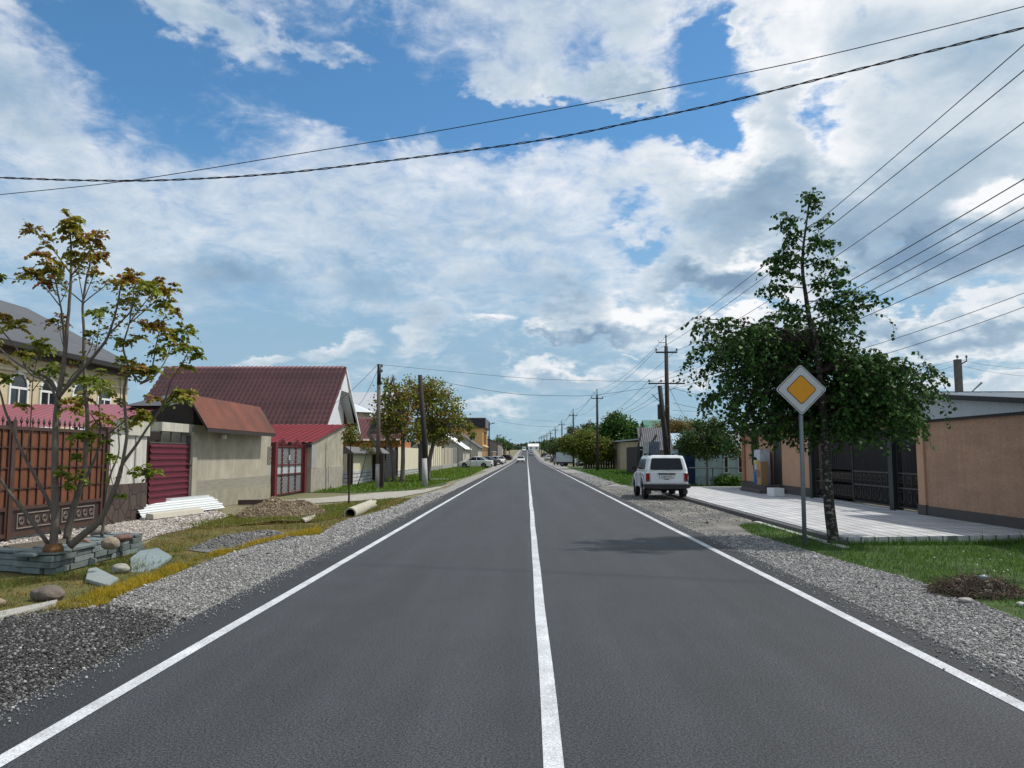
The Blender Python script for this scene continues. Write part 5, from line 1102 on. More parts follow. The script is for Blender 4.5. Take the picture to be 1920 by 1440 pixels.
# ---- weeping birch (right foreground)
def birch():
    YB = 14.2; b0 = G(1564, 1019); t = empty('birch_tree', (b0.x, b0.y, 0), 0, 'weeping birch with speckled leaning trunk and dense dark green crown, beside the yellow diamond sign', 'tree'); off = Vector((b0.x, b0.y, 0)); Y = b0.y
    tr = [(1564, 1020), (1556, 960), (1551, 900), (1549, 860), (1545, 800), (1538, 720), (1528, 640), (1518, 600), (1511, 555), (1505, 510), (1506, 465), (1512, 420), (1516, 385), (1518, 368)]
    w = smooth_pts([P(u, v, Y) - off for u, v in tr], 4); n = len(w); tb = MB(); tb.tube([w[0] + Vector((0, 0, -.05))] + w, [.145] + [(.125 if i == 0 else .10) * max(0.02, 1 - i / n) ** 1.25 + .007 for i in range(n)], 12)
    tb.build('trunk', birch_bark(), t, smooth=True)
    br = MB(); pos, dr, cl = [], [], []
    sgn = G(1509, 1022)
    def near_sign(p): return abs(p.x + off.x - sgn.x) < .6 and 1.3 < p.z < 3.6 and p.y + off.y < sgn.y + .15
    def strand(p, L, sway, dens=1.0, bright=0.0, thick=.003):
        if near_sign(p) or near_sign(p - Vector((0, 0, L))): return
        n = max(3, int(L / .06)); pts = [p]; d = sway.copy()
        for i in range(n):
            d = (d + Vector((random.gauss(0, .10), random.gauss(0, .10), -.30))).normalized(); pts.append(pts[-1] + d * (L / n))
        br.tube(pts, [thick] * len(pts), 3, cap=False)
        for i in range(1, len(pts)):
            for k in range(2 if random.random() < .5 * dens else 1):
                if random.random() > dens: continue
                a = random.uniform(0, 6.28); q = pts[i] + Vector((math.cos(a), math.sin(a), 0)) * .02
                pos.append(q[:]); dr.append((math.cos(a) * .8, math.sin(a) * .8, -.8 + random.gauss(0, .35)))
                g = random.uniform(.65, 1.55) + bright; cl.append((.030 * g, .078 * g, .015 * g) if random.random() < .8 else (.055 * g, .115 * g, .018 * g))
    def bough(p0, p1, r0, droop, nst, L, dens=1.0, bright=0.0, yj=0.0):
        m = (p0 + p1) / 2 + Vector((0, yj * .3, droop)); q = smooth_pts([p0, m, p1], 7)
        if any(near_sign(p) for p in q): return
        br.tube(q, [r0 * (1 - i / len(q)) + .004 for i in range(len(q))], 5, cap=False)
        ax = (p1 - p0).normalized()
        for k in range(nst):
            f = random.uniform(.22, 1.0); p = q[min(len(q) - 1, int(f * (len(q) - 1)))]
            s = Vector((random.gauss(0, .5), random.gauss(0, .5), random.uniform(-.2, .7))) + ax * .6
            strand(p, L * random.uniform(.5, 1.25), s.normalized(), dens, bright)
    # spire: short side shoots, traced
    for (a, b_, nn, L) in [((1516, 400), (1517, 366), 8, .22), ((1508, 420), (1532, 378), 6, .22), ((1505, 445), (1470, 398), 7, .22), ((1508, 430), (1548, 412), 7, .22), ((1506, 455), (1462, 424), 7, .22), ((1510, 450), (1552, 452), 7, .22), ((1504, 470), (1477, 440), 6, .2),
                           ((1506, 490), (1462, 466), 8, .3), ((1506, 480), (1535, 455), 7, .28), ((1505, 505), (1450, 480), 9, .32), ((1508, 500), (1556, 490), 9, .3), ((1508, 530), (1456, 505), 9, .34), ((1508, 540), (1440, 540), 9, .3), ((1510, 535), (1575, 530), 10, .3), ((1514, 550), (1592, 497), 10, .16),
                           ((1515, 565), (1570, 570), 10, .32), ((1516, 580), (1600, 545), 10, .34), ((1518, 590), (1465, 565), 9, .3), ((1520, 600), (1655, 566), 14, .22), ((1524, 620), (1600, 590), 12, .36), ((1520, 600), (1450, 590), 10, .34), ((1560, 585), (1640, 548), 8, .18)]:
        p0 = P(*a, Y) - off; p1 = P(*b_, Y + random.uniform(-.25, .25)) - off; bough(p0, p1, .008, .03, int(nn * 2.8), L, 1.0, .15)
    # main crown: boughs from the trunk to traced crown points at several depths, hanging strands
    tips = [(1285, 670), (1300, 640), (1320, 605), (1345, 625), (1370, 640), (1400, 615), (1425, 610), (1450, 640), (1480, 640), (1505, 610), (1540, 600), (1570, 630), (1600, 660), (1630, 670), (1660, 680), (1690, 685), (1720, 695), (1760, 700), (1745, 720), (1700, 715), (1650, 700), (1340, 660), (1380, 670), (1430, 670), (1600, 690), (1560, 670),
            (1310, 690), (1350, 700), (1400, 700), (1450, 700), (1500, 690), (1550, 700), (1610, 720), (1660, 730), (1700, 745), (1730, 760), (1335, 735), (1380, 740), (1430, 745), (1480, 740), (1530, 745), (1580, 750), (1630, 755), (1680, 765)]
    start = lambda v: P(1535 if v > 640 else 1524, 760 if v > 700 else 700 if v > 640 else 660, Y) - off
    for (u, v) in tips:
        for rep in range(3):
            dy = random.uniform(-1.1, 2.0) * max(.35, 1 - abs(u - 1530) / 380)
            du = random.gauss(0, 8); p1 = P(u + du, v + random.gauss(0, 6) + (6 if rep else 0), Y + dy) - off
            L = .75 if abs(u - 1530) < 170 else .5
            if v > 720: L = .6
            bough(start(v), p1, .016, .18, 17, L, 1.0, 0.0, dy)
    # lower skirt
    for (u, v) in [(1340, 790), (1370, 800), (1410, 805), (1450, 800), (1490, 815), (1530, 800), (1570, 800), (1610, 800), (1650, 800), (1690, 800), (1475, 780), (1590, 775), (1630, 775), (1400, 770)]:
        for rep in range(3):
            p1 = P(u + random.gauss(0, 9), v + random.gauss(0, 8), Y + random.uniform(-.4, 1.8)) - off; bough(P(1540, 800, Y) - off, p1, .01, .1, 13, .4, 1.0)
    for k in range(150):      # curtain of hanging twigs round the trunk
        u = random.gauss(1535, 55); v = random.uniform(590, 800); strand(P(u, v, Y + random.choice([-1, 1]) * random.uniform(.12, .8)) - off, random.uniform(.4, .8), Vector((random.gauss(0, .4), random.gauss(0, .4), .2)).normalized())
    for k in range(90):
        u = random.uniform(1340, 1700); v = random.uniform(795, 840) - abs(u - 1540) * .08; strand(P(u, v, Y + random.uniform(-.6, 1.4)) - off, random.uniform(.2, .45), Vector((random.gauss(0, .4), random.gauss(0, .4), .1)).normalized())
    # a lighter hanging branch at the right
    for k in range(4): bough(P(1600, 730, Y) - off, P(1685 + 12 * k, 770 + 6 * k, Y - .6) - off, .008, .1, 12, .55, 1.0, .35)
    br.build('branches', mt('birch_twig', (.035, .025, .02), .8), t)
    pos = np.array(pos); dr = np.array(dr); cl = np.array(cl); sg = G(1509, 1022)      # the sign stands clear of the leaves
    k = ~((np.abs(pos[:, 0] + off.x - sg.x) < .62) & (pos[:, 2] > 1.4) & (pos[:, 2] < 3.6) & (pos[:, 1] + off.y < sg.y + .12)); pos, dr, cl = pos[k], dr[k], cl[k]
    leaves('foliage', pos, .080, np.array(cl), DARKLEAF, t, aspect=.42, dirs=np.array(dr)); print('birch leaves', len(pos))
def birch_bark():
    m = bpy.data.materials.new('birch_bark'); m.use_nodes = True; N = m.node_tree.nodes; L = m.node_tree.links; b = N['Principled BSDF']; b.inputs['Roughness'].default_value = .9
    tc = N.new('ShaderNodeTexCoord'); mp = N.new('ShaderNodeMapping'); mp.inputs['Scale'].default_value = (9, 9, 12); L.new(tc.outputs['Object'], mp.inputs[0]); n = N.new('ShaderNodeTexNoise'); n.inputs['Scale'].default_value = 1.4; n.inputs['Detail'].default_value = 5; n.inputs['Roughness'].default_value = .7; L.new(mp.outputs[0], n.inputs['Vector'])
    r = N.new('ShaderNodeValToRGB'); L.new(n.outputs[0], r.inputs[0]); r.color_ramp.elements[0].position = .52; r.color_ramp.elements[0].color = (.022, .019, .016, 1); r.color_ramp.elements[1].position = .62; r.color_ramp.elements[1].color = (.22, .215, .19, 1); L.new(r.outputs[0], b.inputs['Base Color'])
    bn = N.new('ShaderNodeBump'); bn.inputs['Strength'].default_value = .8; bn.inputs['Distance'].default_value = .02; L.new(n.outputs[0], bn.inputs['Height']); L.new(bn.outputs[0], b.inputs['Normal']); return m
birch()

# ---- generic trees: limbs to crown blobs, leaf clumps on twigs through each blob
def tree(name, label, base, blobs, nleaf, lsize, cols, trunks=((0, 0),), r0=.12, cat='tree', mat=LEAF, group=None, hollow=.25, clump=26, bark=BARK):
    """blobs: (x, y, z, rx, ry, rz) offsets from the base"""
    zb = float(zprof(base[1])); t = empty(name, (base[0], base[1], zb), 0, label, cat, group); wd = MB(); vol = np.array([b[3] * b[4] * b[5] for b in blobs]); pr = vol ** .75; pr = pr / pr.sum()
    for (tx, ty) in trunks:
        top = Vector((tx * 2.2, ty * 2, min(b[2] for b in blobs))); wd.tube(smooth_pts([(tx, ty, -.1), (tx * 1.3 + .03, ty, top.z * .5), top], 3), [r0 * 1.2, r0 * 1.05, r0 * .95, r0 * .9, r0 * .85, r0 * .8, r0 * .7], 7)
        for b in blobs:
            e = Vector(b[:3]); m = top.lerp(e, .5) + Vector((random.gauss(0, .1), random.gauss(0, .1), .12 * e.z * .3)); q = smooth_pts([top, m, e], 4); wd.tube(q, [r0 * .5 * (1 - i / len(q)) + .012 for i in range(len(q))], 5, cap=False)
            for k in range(5):
                a = rng.normal(0, 1, 3); a /= np.linalg.norm(a); f = e + Vector((a[0] * b[3], a[1] * b[4], abs(a[2]) * b[5] * .9)); wd.tube(smooth_pts([m, (e + f) / 2, f], 3), [.02] * 5 + [.008] * 2, 4, cap=False)
    wd.build('trunk', bark, t, smooth=True)
    ncl = nleaf // clump; bi = rng.choice(len(blobs), ncl, p=pr); B = np.array(blobs)[bi]; d = rng.normal(0, 1, (ncl, 3)); d /= np.linalg.norm(d, axis=1, keepdims=True); rad = rng.uniform(hollow, 1.0, ncl) ** .5 * rng.uniform(.85, 1.12, ncl)
    c = B[:, :3] + d * rad[:, None] * B[:, 3:6]; cs = B[:, 3:6].mean(1) * .24
    p = np.repeat(c, clump, 0) + rng.normal(0, 1, (ncl * clump, 3)) * np.repeat(cs, clump)[:, None] * np.array([1, 1, .75])
    C = np.array(cols); ck = np.repeat(rng.integers(0, len(C), ncl), clump); cc = C[ck] * rng.uniform(.65, 1.35, len(p))[:, None]
    k = p[:, 2] > .15; leaves('crown', p[k], lsize, cc[k], mat, t, aspect=.42, up=.8); return t
OL = [(.15, .18, .022), (.21, .22, .028), (.22, .18, .025), (.14, .16, .022), (.24, .12, .035), (.16, .20, .025), (.20, .23, .03)]
tree('ailanthus_tree', 'broad rusty green tree with several trunks, behind the left utility pole', (-7.35, 45.5), [(q[0] * .75, q[1], q[2], q[3] * .74, q[4], q[5]) for q in [(-.9, 0, 4.9, 1.0, 1.2, 1.0), (.3, .5, 5.3, 1.1, 1.2, .9), (-1.3, 0, 3.8, 1.0, 1.2, .9), (0, -.3, 4.0, 1.1, 1.2, .9), (-.5, .3, 2.9, 1.2, 1.1, .7), (-1.0, 0, 6.0, .5, .6, .5), (.9, 0, 3.0, .8, .9, .6)]], 4200, .15, OL, ((0, 0), (-.5, .3), (-.9, -.2)), .14, hollow=.3, clump=18)
tree('ailanthus_tree', 'orange tinted spreading tree with forked trunk, right of the leaning utility pole', (-6.5, 47.5), [(q[0] * .85, q[1], q[2], q[3] * .8, q[4], q[5]) for q in [(.8, 0, 5.6, 1.2, 1.2, .8), (1.9, .3, 4.7, 1.1, 1.2, .9), (.4, -.4, 4.5, 1.1, 1.2, .9), (1.9, 0, 3.6, 1.2, 1.1, .8), (.5, .2, 3.2, 1.1, 1.1, .7), (-.2, 0, 5.2, .9, 1, .8), (1.4, 0, 2.7, 1.0, .9, .5), (2.5, 0, 4.1, .6, .6, .6)]], 5600, .15, OL, ((0, 0), (.35, .2)), .15, hollow=.3, clump=18)
GRN = [(.035, .10, .016), (.05, .12, .018), (.03, .08, .015), (.07, .14, .022)]
tree('leafy_tree', 'tall dense dark green tree beside the beige shed', (11.2, 96), [(0, 0, 5.2, 1.7, 1.6, 1.5), (1.6, 0, 4.3, 1.8, 1.6, 1.4), (-1.6, 0, 3.9, 1.7, 1.6, 1.4), (.4, 0, 3.0, 2.6, 2, 1.5), (2.6, 0, 3.0, 1.4, 1.4, 1.2), (-.3, 0, 6.1, .9, .9, .7), (-2.4, 0, 2.9, 1.2, 1.2, 1.0), (-3.2, 0, 3.9, 1.2, 1.2, 1.0), (-.5, -.5, 2.0, 2.6, 1.4, .9)], 30000, .26, GRN, r0=.25, hollow=.2)
tree('leafy_tree', 'round olive green tree over the parked vans on the right', (6.75, 91), [(0, 0, 3.0, 1.8, 1.6, 1.1), (1.5, 0, 2.6, 1.5, 1.4, 1.0), (-1.4, 0, 2.7, 1.4, 1.4, 1.0), (.2, 0, 3.8, 1.3, 1.2, .7), (-2.1, 0, 3.3, .9, .9, .6), (1.2, 0, 1.8, 1.6, 1.2, .7), (2.3, 0, 2.9, .9, .9, .8), (.6, -.3, 1.2, 1.5, 1.0, .6), (2.6, 0, 1.9, 1.0, .9, .8)], 19000, .2, [(.12, .16, .022), (.15, .16, .025), (.11, .16, .022), (.17, .17, .03)], r0=.2, hollow=.25)
tree('leafy_tree', 'bare topped grey green tree rising beyond the olive tree', (8.2, 118), [(-1.0, 0, 5.0, 1.0, 1, 1.0), (1.2, 0, 5.5, 1.2, 1, .9), (0, 0, 4.0, 1.8, 1.4, 1.2), (2.4, 0, 4.6, 1.2, 1.1, 1.1)], 5000, .22, [(.05, .08, .02), (.08, .09, .03)], r0=.2, hollow=.4)
tree('leafy_tree', 'pale orange green tree behind the double utility pole', (14.6, 76), [(-.8, 0, 4.2, 1.4, 1.2, .9), (.8, 0, 4.3, 1.3, 1.2, .8), (0, 0, 3.4, 1.8, 1.2, .9)], 6500, .17, [(.20, .15, .05), (.16, .14, .045), (.24, .14, .06), (.13, .15, .04)], r0=.14, hollow=.3)
tree('fruit_tree', 'fresh green small tree in front of the pale blue house', (9.1, 39.4), [(-.6, 0, 2.4, .65, .7, .5), (.3, 0, 2.7, .7, .7, .6), (.9, 0, 2.1, .6, .6, .5), (-1.1, 0, 2.1, .5, .5, .4), (0, 0, 2.0, 1.1, .8, .5), (-.4, 0, 3.1, .35, .35, .3), (.55, 0, 3.2, .4, .4, .3), (1.5, 0, 1.75, .4, .4, .35)], 8500, .10, [(.045, .09, .018), (.06, .11, .02), (.035, .075, .016), (.09, .13, .03)], r0=.06, hollow=.25, clump=16)
tree('bush', 'round green bush behind the low pipe railing', (9.95, 38.9), [(0, 0, .35, .6, .45, .3), (.35, 0, .3, .4, .3, .25), (-.35, 0, .3, .4, .3, .25)], 2600, .10, [(.06, .13, .02), (.08, .16, .025)], r0=.02, cat='bush', hollow=.2, clump=12)
def sapling(label, pts, Y, tufts, lsize=.09):
    b0 = G(*pts[0]); Y = b0.y; t = empty('sapling', (b0.x, b0.y, 0), 0, label, 'sapling', 'saplings along the left verge'); off = Vector((b0.x, b0.y, 0)); w = MB(); q = smooth_pts([P(u, v, Y) - off for u, v in pts], 4); w.tube(q, [.03 * (1 - i / len(q)) + .008 for i in range(len(q))], 6); w.build('trunk', mt('dark_sapling_bark', (.05, .04, .035), .9), t, smooth=True)
    pos = []; cl = []
    for (u, v, r) in tufts:
        c = P(u, v, Y) - off; s = r * Y / FPX; n = int(9 * r); pos += [(c + Vector((random.gauss(0, s * .5), random.gauss(0, s * .5), random.gauss(0, s * .45))))[:] for _ in range(n)]; cl += [np.array(random.choice([(.12, .15, .02), (.16, .18, .025), (.18, .12, .03)])) * random.uniform(.7, 1.3) for _ in range(n)]
    leaves('foliage', pos, lsize, np.array(cl), LEAF, t, aspect=.4, up=.9)
sapling('slim upright sapling with a small leaf tuft, beside the broken concrete pipe', [(654, 947), (655, 900), (657, 850), (658, 815)], 25, [(658, 808, 14), (652, 822, 10), (667, 820, 9), (660, 830, 6)])
sapling('thin leaning sapling between the slim sapling and the pole', [(670, 912), (680, 880), (688, 845)], 40, [(688, 836, 12), (696, 846, 8), (680, 840, 6)])
# a few tall thin saplings farther on, and the far tree line
for i, (u, v, h, lb) in enumerate([(881, 889, 4.4, 'thin dark sapling standing in front of the parked white sedan'), (858, 886, 4.2, 'thin sapling with a pale stake left of the white sedan')]):
    g = G(u, v); tree('sapling', lb, (g.x, g.y), [(0, 0, h * .9, .45, .45, .35), (.3, 0, h * .75, .35, .35, .3)], 420, .16, OL[:4], r0=.035, hollow=.2, clump=12, cat='sapling')
for i, (x, y, s, lb) in enumerate([(-11, 298, 1.0, 'dark far tree beside the grey roofed far house'), (-9.5, 322, .8, 'small far tree at the left verge'), (-13, 345, 1.2, 'large distant tree on the left skyline'), (-9.5, 365, .9, 'distant tree close to the left road edge'), (-12.5, 400, 1.2, 'farthest tree on the left side'),
                                   (13.5, 385, 1.3, 'distant tree on the right skyline'), (11.2, 420, 1.0, 'small distant tree right of the white hall'), (9.2, 150, .8, 'dark tree between the near far-houses on the right'), (9.0, 190, .85, 'grey green tree beside the receding right poles'), (8.8, 222, .8, 'small tree in front of the pale far house on the right'), (8.8, 262, .8, 'round tree by the distant grey roofed house on the right'), (9.0, 305, .8, 'far round tree near the right road edge'),
                                   (16, 240, 1.5, 'tall tree above the right hand roofs'), (-16, 272, 1.3, 'tall tree above the left hand far roofs')]):
    tree('far_tree', lb, (x, y), [(0, 0, 4.2 * s, 2.2 * s, 2, 1.8 * s), (1.6 * s, 0, 3.4 * s, 1.6 * s, 1.6, 1.4 * s), (-1.6 * s, 0, 3.3 * s, 1.6 * s, 1.6, 1.4 * s)], 1600, .5, GRN + [(.06, .07, .025)], r0=.25, hollow=.2, clump=10)
# the wooded skyline far beyond
def far_wood():
    n = 26000; x = rng.uniform(-900, 900, n); y = 700 + rng.uniform(0, 120, n); h = 7 + 5 * np.array([mnoise.noise(Vector((a * .012, 0, 0))) + .5 * mnoise.noise(Vector((a * .05, 3, 0))) for a in x]); z = zprof(y) + rng.uniform(0, 1, n) ** .7 * h
    c = np.array([(.05, .07, .035)]) * rng.uniform(.6, 1.3, n)[:, None]
    o = leaves('far_wood', np.column_stack([x, y, z]), 3.2, c, DARKLEAF, None, aspect=.5, up=1.0); tag(o, kind='stuff')
far_wood()
# ================================================================== sign, poles, wires
def road_sign():
    g = G(1509, 1022); t = empty('road_sign', (g.x, g.y, 0), 0, 'yellow and white diamond priority road sign on a grey post', 'road sign'); zc = 2.83; off = -.02
    top = P(1500, 727, g.y); lean = (top.x - g.x)
    MB().tube([(0, 0, -.1), (lean * .5, 0, 1.45), (lean * .9, 0, 2.95)], .040, 14).build('post', mt('grey_sign_post', (.19, .215, .235), .5, .15, 3, metal=.2), t, smooth=True)
    def dia(s, rad, y0, y1, dz=0):
        pts = []; c = s / 2 - rad; k = 6
        for q in range(4):
            cx, cz = [(c, c), (-c, c), (-c, -c), (c, -c)][q]
            for j in range(k + 1):
                a = math.pi / 2 * (q + j / k); pts.append((cx + rad * math.cos(a), cz + rad * math.sin(a)))
        R45 = [((x - z) * .7071 + lean, (x + z) * .7071 + zc) for x, z in pts]; return MB().prism([(x, y0, z) for x, z in R45], (0, y1 - y0, 0))
    s = .665
    plate = dia(s, .05, -.062, -.045).build('plate', mt('sign_white', (.50, .51, .54), .45, .08, 3), t)
    o = dia(s - .035, .045, -.0645, -.0615); o.build('border_line', mt('sign_black', (.012, .012, .014), .5), plate)
    dia(s - .055, .04, -.067, -.064).build('inner_white', mt('sign_white', (.40, .41, .44)), plate)
    dia(.40, .05, -.0695, -.0665).build('centre_line', mt('sign_black', (.012, .012, .014)), plate)
    dia(.375, .045, -.072, -.069).build('centre_diamond', mt('sign_yellow', (.70, .29, .006), .5, .08, 3), plate)
    b = MB()
    for z in (2.6, 3.02): b.bb(lean - .06, lean + .06, -.045, .04, z - .02, z + .02)
    b.build('bracket', CONC2, t)
road_sign()
GALV = mt('insulator_grey', (.12, .12, .13), .4)
def insulator(t, p, r=.05): MB().tube([p, p + Vector((0, 0, .06)), p + Vector((0, 0, .08)), p + Vector((0, 0, .16)), p + Vector((0, 0, .20))], [.012, .012, r, r * .9, r * .5], 8).build('insulator', GALV, t)
def power_pole(x, y, H=8.0, label='', arms=1, stub=False, lamp=False, group='wooden power poles along the right side', lean=0.0):
    z = float(zprof(y)); t = empty('power_pole', (x, y, z), 0, label, 'power pole', group)
    MB().tube([(0, 0, -.3), (lean * .5, 0, H * .5), (lean, 0, H - .55)], [.15, .125, .10], 10).build('pole', WOOD, t, smooth=True)
    MB().tube([(lean, 0, H - .6), (lean, 0, H - .05)], [.045, .03], 6).build('spike', BLACKM, t); insulator(t, Vector((lean, 0, H - .12)))
    MB().bb(lean - .58, lean + .58, -.11, -.04, H - .92, H - .84).build('crossarm', BLACKM, t)
    for dx in (-.55, .55): insulator(t, Vector((lean + dx, -.07, H - .86)), .055)
    MB().tube([(lean, -.05, H - .35), (lean - .4, -.05, H - .35), (lean - .42, -.05, H - .22)], .015, 5).build('hook', BLACKM, t)
    if arms > 1:
        MB().bb(lean - 1.0, lean + .95, -.12, -.05, 5.40, 5.47).build('crossarm', BLACKM, t)
        for dx in (-.95, -.32, .35, .9): insulator(t, Vector((lean + dx, -.08, 5.45)), .05)
    if stub:
        MB().tube([(.02, -.32, -.3), (-.18, -.28, 2.5), (-.42, -.25, 5.3)], [.17, .15, .12], 10).build('brace_pole', mt('black_tarred_wood', (.018, .014, .012), .8, .3, 4), t, smooth=True)
        MB().bb(-.56, -.36, -.45, -.22, 3.5, 4.3).build('meter_box', BLACKM, t); MB().tube([(-.5, -.25, 4.5), (-.85, -.28, 4.85)], .02, 5).build('bracket', BLACKM, t)
        b = MB()
        for z in (1.2, 2.6, 4.2): b.tube([(math.cos(a) * .22 - .06 * z * .6, -.14 + math.sin(a) * .3, z) for a in np.linspace(0, 6.28, 14)], .012, 4)
        b.build('wire_binding', BLACKM, t)
    if lamp:
        MB().tube([(0, -.1, 4.3), (-.6, -.3, 4.75)], .03, 6).build('lamp_arm', BLACKM, t); MB().box((-.75, -.35, 4.85), (.4, .14, .1), ry=.5).build('lamp_head', CONC2, t)
    return t
PY = [41.2, 75, 108, 141, 174, 207, 240, 280, 330, 390]; PXX = [7.5, 6.85, 6.5, 6.4, 6.4, 6.3, 6.2, 6.2, 6.2, 6.2]
PL = ['double dark wooden power pole rising behind the white off-roader', 'second power pole in front of the tall green tree', 'third power pole above the olive tree', 'fourth power pole, slim above the grey green tree', 'fifth receding power pole on the right', 'sixth receding power pole on the right', 'seventh receding power pole on the right', 'eighth power pole, far off near the skyline', 'ninth power pole close to the vanishing point', 'last tiny power pole beside the white hall']
for i, (x, y) in enumerate(zip(PXX, PY)): power_pole(x, y, 8.0, PL[i], 2 if i == 0 else 1, i == 0, i == 1)
def left_poles():
    g = G(708, 917); t = empty('utility_pole', (g.x, g.y, 0), 0, 'straight grey utility pole with dark top, between the saplings and the rusty trees', 'utility pole'); H = 6.03
    MB().tube([(0, 0, -.2), (0, 0, 1.2)], [.13, .12], 8).build('concrete_foot', CONC2, t, smooth=True); MB().tube([(.0, 0, 1.2), (-.02, 0, H - 1.0)], [.105, .09], 8).build('pole', mt('grey_brown_wood', (.11, .095, .08), .9, .3, 3, stretch=(4, 4, .5)), t, smooth=True)
    MB().tube([(-.02, 0, H - 1.0), (-.02, 0, H)], [.098, .09], 8).build('pole_top', BLACKM, t, smooth=True); MB().bb(.12, .28, -.1, .1, 0, 1.7).build('support_board', mt('dark_post', (.03, .015, .015)), t)
    for z in (H - .35, H - .1): insulator(t, Vector((.12, 0, z - .1)), .05)
    g2 = G(797, 912); t2 = empty('utility_pole', (g2.x, g2.y, 0), 0, 'leaning black wooden utility pole on a pale concrete stub, among the rusty trees', 'utility pole'); top = P(787, 703, g2.y) - Vector((g2.x, g2.y, 0))
    MB().tube([(0, 0, -.2), (-.05, 0, 1.45)], [.17, .13], 8).build('concrete_stub', mt('pale_stub', (.38, .38, .37), .9, .15, 3), t2, smooth=True)
    MB().tube([(.02, .12, .3), (-.05, .1, 2.2), (top.x, .05, top.z)], [.16, .15, .11], 9).build('pole', mt('black_tarred_wood', (.018, .014, .012)), t2, smooth=True)
    MB().tube([(.0, 0, .5), (-.14, .0, .52)], .02, 5).build('wire_binding', BLACKM, t2)
    q = P(1795, 672, 36); t3 = empty('utility_pole', (q.x, 36, 0), 0, 'squared concrete utility pole rising behind the orange outbuilding roof', 'utility pole'); H3 = q.z
    MB().bb(-.13, .13, -.13, .13, -.2, H3 - .05).build('pole', mt('old_concrete_pole', (.12, .115, .11), .9, .3, 3), t3, bevel=.01); MB().tube([(.1, 0, H3 - .3), (.42, 0, H3 - .12), (.42, 0, H3 - .02)], .03, 5).build('hook', BLACKM, t3)
    insulator(t3, Vector((0, 0, H3 - .05)), .06); insulator(t3, Vector((.42, 0, H3 - .05)), .05); MB().tube([(.1, 0, H3 - 2.0), (.55, -.1, H3 - 1.55), (.95, -.2, H3 - 1.15)], [.03, .03, .05], 6).build('lamp_arm', CONC2, t3)
    # small dark poles of the left line far on
    for i, (u, yy, h, lb) in enumerate([(932, 150, 5.6, 'thin left hand lamp pole before the long grey building'), (917, 128, 7.0, 'thin lamp pole at the corner of the orange building'), (944, 215, 6.5, 'thin far pole in front of the long grey building'), (955, 260, 6.2, 'thinnest far pole at the end of the long grey building')]):
        p = P(u, 853, yy); t4 = empty('lamp_pole', (p.x, yy, float(zprof(yy))), 0, lb, 'lamp pole', 'thin lamp poles on the left side'); MB().tube([(0, 0, -.2), (0, 0, h)], [.13, .09], 6).build('pole', BLACKM, t4); MB().tube([(0, 0, h - .3), (.9, 0, h - .05)], [.05, .08], 5).build('lamp_arm', BLACKM, t4)
left_poles()
def wire(label, pts, r, name='overhead_wire', group=None, twist=False, k=8, mat=WIRE):
    q = smooth_pts(pts, k); b = MB()
    if twist:
        for ph in (0, math.pi):
            qq = []; d = 0
            dense = smooth_pts(q, 6)
            for i, p in enumerate(dense):
                if i: d += (dense[i] - dense[i - 1]).length
                a = d * 2 * math.pi / .75 + ph; qq.append(p + Vector((0, math.cos(a), math.sin(a))) * r * 1.1)
            b.tube(qq, r, 4, cap=False)
    else: b.tube(q, r, 4, cap=False)
    o = b.build(name, mat, None, smooth=True, fixn=False); return tag(o, label, 'wire', group)
def sag(a, b, s, n=12):
    a, b = Vector(a), Vector(b); return [a.lerp(b, i / n) - Vector((0, 0, 4 * s * (i / n) * (1 - i / n))) for i in range(n + 1)]
# two thick cables crossing the whole view, traced; they run from a pole near the right to one on the far left
def across(pts, Ya, Yb): return [P(u, v, Ya + (Yb - Ya) * (u + 60) / 2040) for u, v in pts]
wire('thick twisted black cable crossing the sky, lower of the two long spans', across([(-60, 331), (0, 333), (150, 338), (300, 338), (500, 327), (700, 305), (1000, 265), (1200, 226), (1400, 182), (1600, 132), (1800, 82), (1920, 52), (1990, 33)], 15, 11.4), .011, 'overhead_cable', twist=True, k=5)
wire('single black cable crossing the sky, upper of the two long spans', across([(-60, 372), (0, 365), (240, 339), (530, 293), (760, 256), (1000, 213), (1250, 165), (1500, 115), (1750, 55), (1920, 12), (1990, -8)], 15, 11.4), .008, 'overhead_cable', k=5)
# line wires from the near right pole towards the next pole, which stands outside the picture
A = Vector((7.5, 41.2, 0)); gW = 'power line wires at upper right'
for (du, vv, x, z, s, lb) in [(0, 68, 7.5, 7.95, .35, 'topmost wire running from the double pole to the upper right corner'), (-.55, 115, 6.95, 7.2, .35, 'second wire from the top, running to the upper right'), (.55, 210, 8.05, 7.2, .45, 'third wire from the top, running to the right edge'),
                              (-.95, 318, 6.55, 5.55, .35, 'fourth wire down at the right edge, from the lower crossarm'), (-.32, 347, 7.18, 5.55, .35, 'fifth wire down at the right edge, from the lower crossarm'), (.35, 374, 7.85, 5.55, .35, 'sixth wire down at the right edge, from the lower crossarm'), (.9, 398, 8.4, 5.55, .35, 'seventh wire down at the right edge, from the lower crossarm'),
                              (.1, 447, 7.6, 5.1, .3, 'eighth wire down at the right edge, below the group of four')]:
    a = Vector((x, 41.1, z)); e = ray(1920, vv); k_ = (x + .5) / e.x; b = Vector((e.x, e.y, e.z)) * k_ + Vector((0, 0, CAM_H)); b2 = a + (b - a) * 1.12
    wire(lb, sag(a, b2, s), .0085, group=gW)
for (v0, v1, lb) in [(548, 705, 'upper of two low wires entering at the right above the outbuilding'), (575, 725, 'lower of two low wires entering at the right above the outbuilding')]:
    a = P(1400, v1, 30); b = P(1975, v0 - 20, 17); wire(lb, sag(a, b, .25), .008, group=gW)
